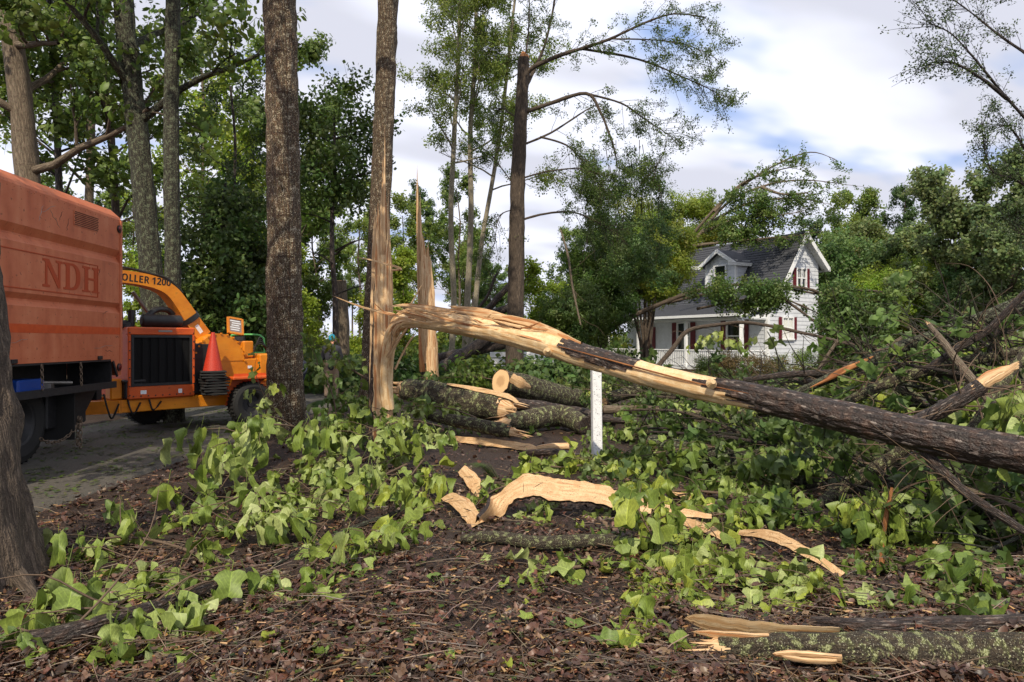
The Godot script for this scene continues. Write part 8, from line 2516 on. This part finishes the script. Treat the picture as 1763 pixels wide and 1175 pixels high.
func person(label: String, at: Vector3, turn: float, bend: float, shirt: String, legs: String, cap: bool, k1 := 1.0) -> void:
	var root := thing("person", label, "person", at, Basis(Vector3.UP, turn).scaled_local(Vector3.ONE * k1))
	var hip := Vector3(0, 0.90, 0)
	var T := func(h: float, x: float, z := 0.0) -> Vector3: # a point of the bent upper body, h above the hip
		var q := Vector3(x, h, z)
		return hip + Basis(Vector3.RIGHT, -bend) * q
	var head: Vector3 = T.call(0.70, 0.0, -0.05)
	var body := []
	var trunk := [[T.call(0.0, 0.0), T.call(0.22, 0.0), 0.135, 0.125], [T.call(0.22, 0.0), T.call(0.42, 0.0), 0.13, 0.14], [T.call(0.42, -0.1), T.call(0.42, 0.1), 0.10, 0.10]]
	var leg := []
	var feet := []
	for s: float in [-1.0, 1.0]:
		var kn := Vector3(s * 0.11, 0.48, -0.06 - 0.05 * s)
		var an := Vector3(s * 0.12, 0.09, 0.02 - 0.1 * s)
		leg.append([hip + Vector3(s * 0.085, -0.02, 0), kn, 0.095, 0.065])
		leg.append([kn, an, 0.062, 0.042])
		feet.append([an, an + Vector3(s * 0.02, -0.05, -0.15), 0.045, 0.035])
	var arms := []
	var fore := []
	var hands := []
	for s: float in [-1.0, 1.0]:
		var sh: Vector3 = T.call(0.46, s * 0.17)
		var el := sh + Vector3(s * 0.08, -0.26, -0.05)
		var wr := el + Vector3(-s * 0.04, -0.16, -0.18)
		arms.append([sh, el, 0.062, 0.048])
		fore.append([el, wr, 0.044, 0.03])
		var d := (wr - el).normalized()
		var side := d.cross(Vector3.UP).normalized()
		var palm := wr + d * 0.07
		hands.append([wr, palm, 0.028, 0.032])
		for g in 4:
			var b0 := palm + side * (g - 1.5) * 0.021 + d * 0.02
			var m := b0 + d * (0.04 + 0.006 * (1 - absf(g - 1.3)))
			hands.append([palm, b0, 0.02, 0.011])
			hands.append([b0, m, 0.0105, 0.0095])
			hands.append([m, m + (d * 0.5 + Vector3.DOWN).normalized() * 0.035, 0.0095, 0.008])
		hands.append([wr + d * 0.02, wr + d * 0.05 - side * s * 0.045, 0.016, 0.011])
		hands.append([wr + d * 0.05 - side * s * 0.045, wr + d * 0.085 - side * s * 0.05, 0.011, 0.009])
	var neck := [[T.call(0.48, 0.0), head, 0.062, 0.058]]
	body.append_array(trunk); body.append_array(leg); body.append_array(feet); body.append_array(arms); body.append_array(fore); body.append_array(neck)
	var mb := MB.new()
	flesh(mb, body, 0.026, 0.05)
	var hd := MB.new()
	var hb := Basis(Vector3.RIGHT, -bend * 0.6)
	flesh(mb, [[head + hb * Vector3(0, 0.0, -0.03), head + hb * Vector3(0, 0.09, 0.01), 0.07, 0.09], [head + hb * Vector3(0, 0.03, -0.1), head + hb * Vector3(0, 0.0, -0.125), 0.012, 0.018], [head + hb * Vector3(0, -0.05, -0.07), head + hb * Vector3(0, -0.05, -0.05), 0.04, 0.04],
		[head + hb * Vector3(-0.085, 0.03, 0.0), head + hb * Vector3(-0.09, 0.0, 0.0), 0.018, 0.014], [head + hb * Vector3(0.085, 0.03, 0.0), head + hb * Vector3(0.09, 0.0, 0.0), 0.018, 0.014]], 0.012, 0.02)
	flesh(mb, hands, 0.009, 0.01)
	build("body", mb, M["skin"], root)
	var grow := func(rows: Array, e: float) -> Array: return rows.map(func(b): return [b[0], b[1], b[2] + e, b[3] + e])
	var sm := MB.new()
	var sl := trunk.duplicate()
	sl.append_array(arms)
	sl.append([T.call(0.40, 0.0), T.call(0.5, 0.0), 0.10, 0.075])
	flesh(sm, grow.call(sl, 0.022), 0.026, 0.06)
	build("shirt", sm, M[shirt], root)
	var tm := MB.new()
	var tl := leg.duplicate()
	tl.append([hip + Vector3(-0.05, 0.04, 0), hip + Vector3(0.05, 0.04, 0), 0.125, 0.125])
	flesh(tm, grow.call(tl, 0.018), 0.026, 0.05)
	build("trousers", tm, M[legs], root)
	var bo := MB.new()
	flesh(bo, grow.call(feet, 0.012), 0.018, 0.03)
	build("boots", bo, M["bark_dark"], root)
	var hm := MB.new()
	flesh(hm, [[head + hb * Vector3(0, 0.06, 0.02), head + hb * Vector3(0, 0.10, 0.015), 0.092, 0.088]], 0.014, 0.02)
	build("cap" if cap else "hair", hm, M["cap_blue" if cap else "hair"], root)
	if cap:
		var br := MB.new()
		flesh(br, [[head + hb * Vector3(-0.04, 0.08, -0.1), head + hb * Vector3(0.04, 0.08, -0.1), 0.02, 0.02], [head + hb * Vector3(-0.03, 0.075, -0.16), head + hb * Vector3(0.03, 0.075, -0.16), 0.012, 0.012]], 0.012, 0.05)
		build("cap_brim", br, M["cap_blue"], root)
	var ey := MB.new()
	for s: float in [-1.0, 1.0]: ey.lathe([Vector2(0, -0.008), Vector2(0.008, 0), Vector2(0, 0.008)], 8, Transform3D(Basis.IDENTITY, head + hb * Vector3(s * 0.032, 0.04, -0.098)))
	build("eyes", ey, M["dark_hole"], root)

func make_people() -> void:
	person("person in a blue cap, dark shirt and khaki trousers walking away", at_ground(570, 18.0), 0.15, 0.22, "shirt_dark", "khaki", true, 0.96)
	person("person in a grey shirt and dark jeans bending behind the big trunk", at_ground(516, 15.2), PI / 2 - 0.3, 0.75, "shirt_grey", "denim", false, 1.0)

# ------------------------------------------------------------------ the place
func _ready() -> void:
	var cam := Camera3D.new()
	cam.name = "camera"
	cam.fov = rad_to_deg(2.0 * atan(587.5 / FOC))
	cam.near = 0.05
	cam.far = 1500.0
	cam.position = Vector3(0, EYE, 0)
	add_child(cam)
	cam.current = true
	var env := Environment.new()
	env.background_mode = Environment.BG_SKY
	var sky := Sky.new()
	sky.sky_material = make_sky()
	env.sky = sky
	env.background_energy_multiplier = 1.2
	env.tonemap_mode = Environment.TONE_MAPPER_LINEAR
	env.tonemap_exposure = 1.05
	env.sdfgi_enabled = true
	env.ssao_enabled = true
	env.ssil_enabled = true
	var we := WorldEnvironment.new()
	we.name = "world_environment"
	we.environment = env
	add_child(we)
	var sun := DirectionalLight3D.new()
	sun.name = "sun"
	sun.light_energy = 1.4
	sun.light_color = Color(1.0, 0.95, 0.86)
	sun.light_angular_distance = 0.5
	sun.shadow_enabled = true
	add_child(sun)
	var az := deg_to_rad(-8.0)
	var el := deg_to_rad(47.0)
	sun.look_at_from_position(Vector3(sin(az) * cos(el), sin(el), cos(az) * cos(el)) * 50.0, Vector3.ZERO)

	rng.seed = 7
	NZ.seed = 3
	NZ.noise_type = FastNoiseLite.TYPE_SIMPLEX_SMOOTH
	NZ.frequency = 0.05
	NZ.fractal_octaves = 3
	var t0 := Time.get_ticks_msec()
	make_materials()
	make_leaves()
	print("materials ", Time.get_ticks_msec() - t0)
	make_ground()
	make_house()
	make_trees()
	print("trees ", Time.get_ticks_msec() - t0)
	make_truck()
	make_chipper()
	make_people()
	print("people ", Time.get_ticks_msec() - t0)
	make_snapped()
	make_second_stump()
	make_logs()
	make_leaf_branches()
	make_litter()
	print("all ", Time.get_ticks_msec() - t0)
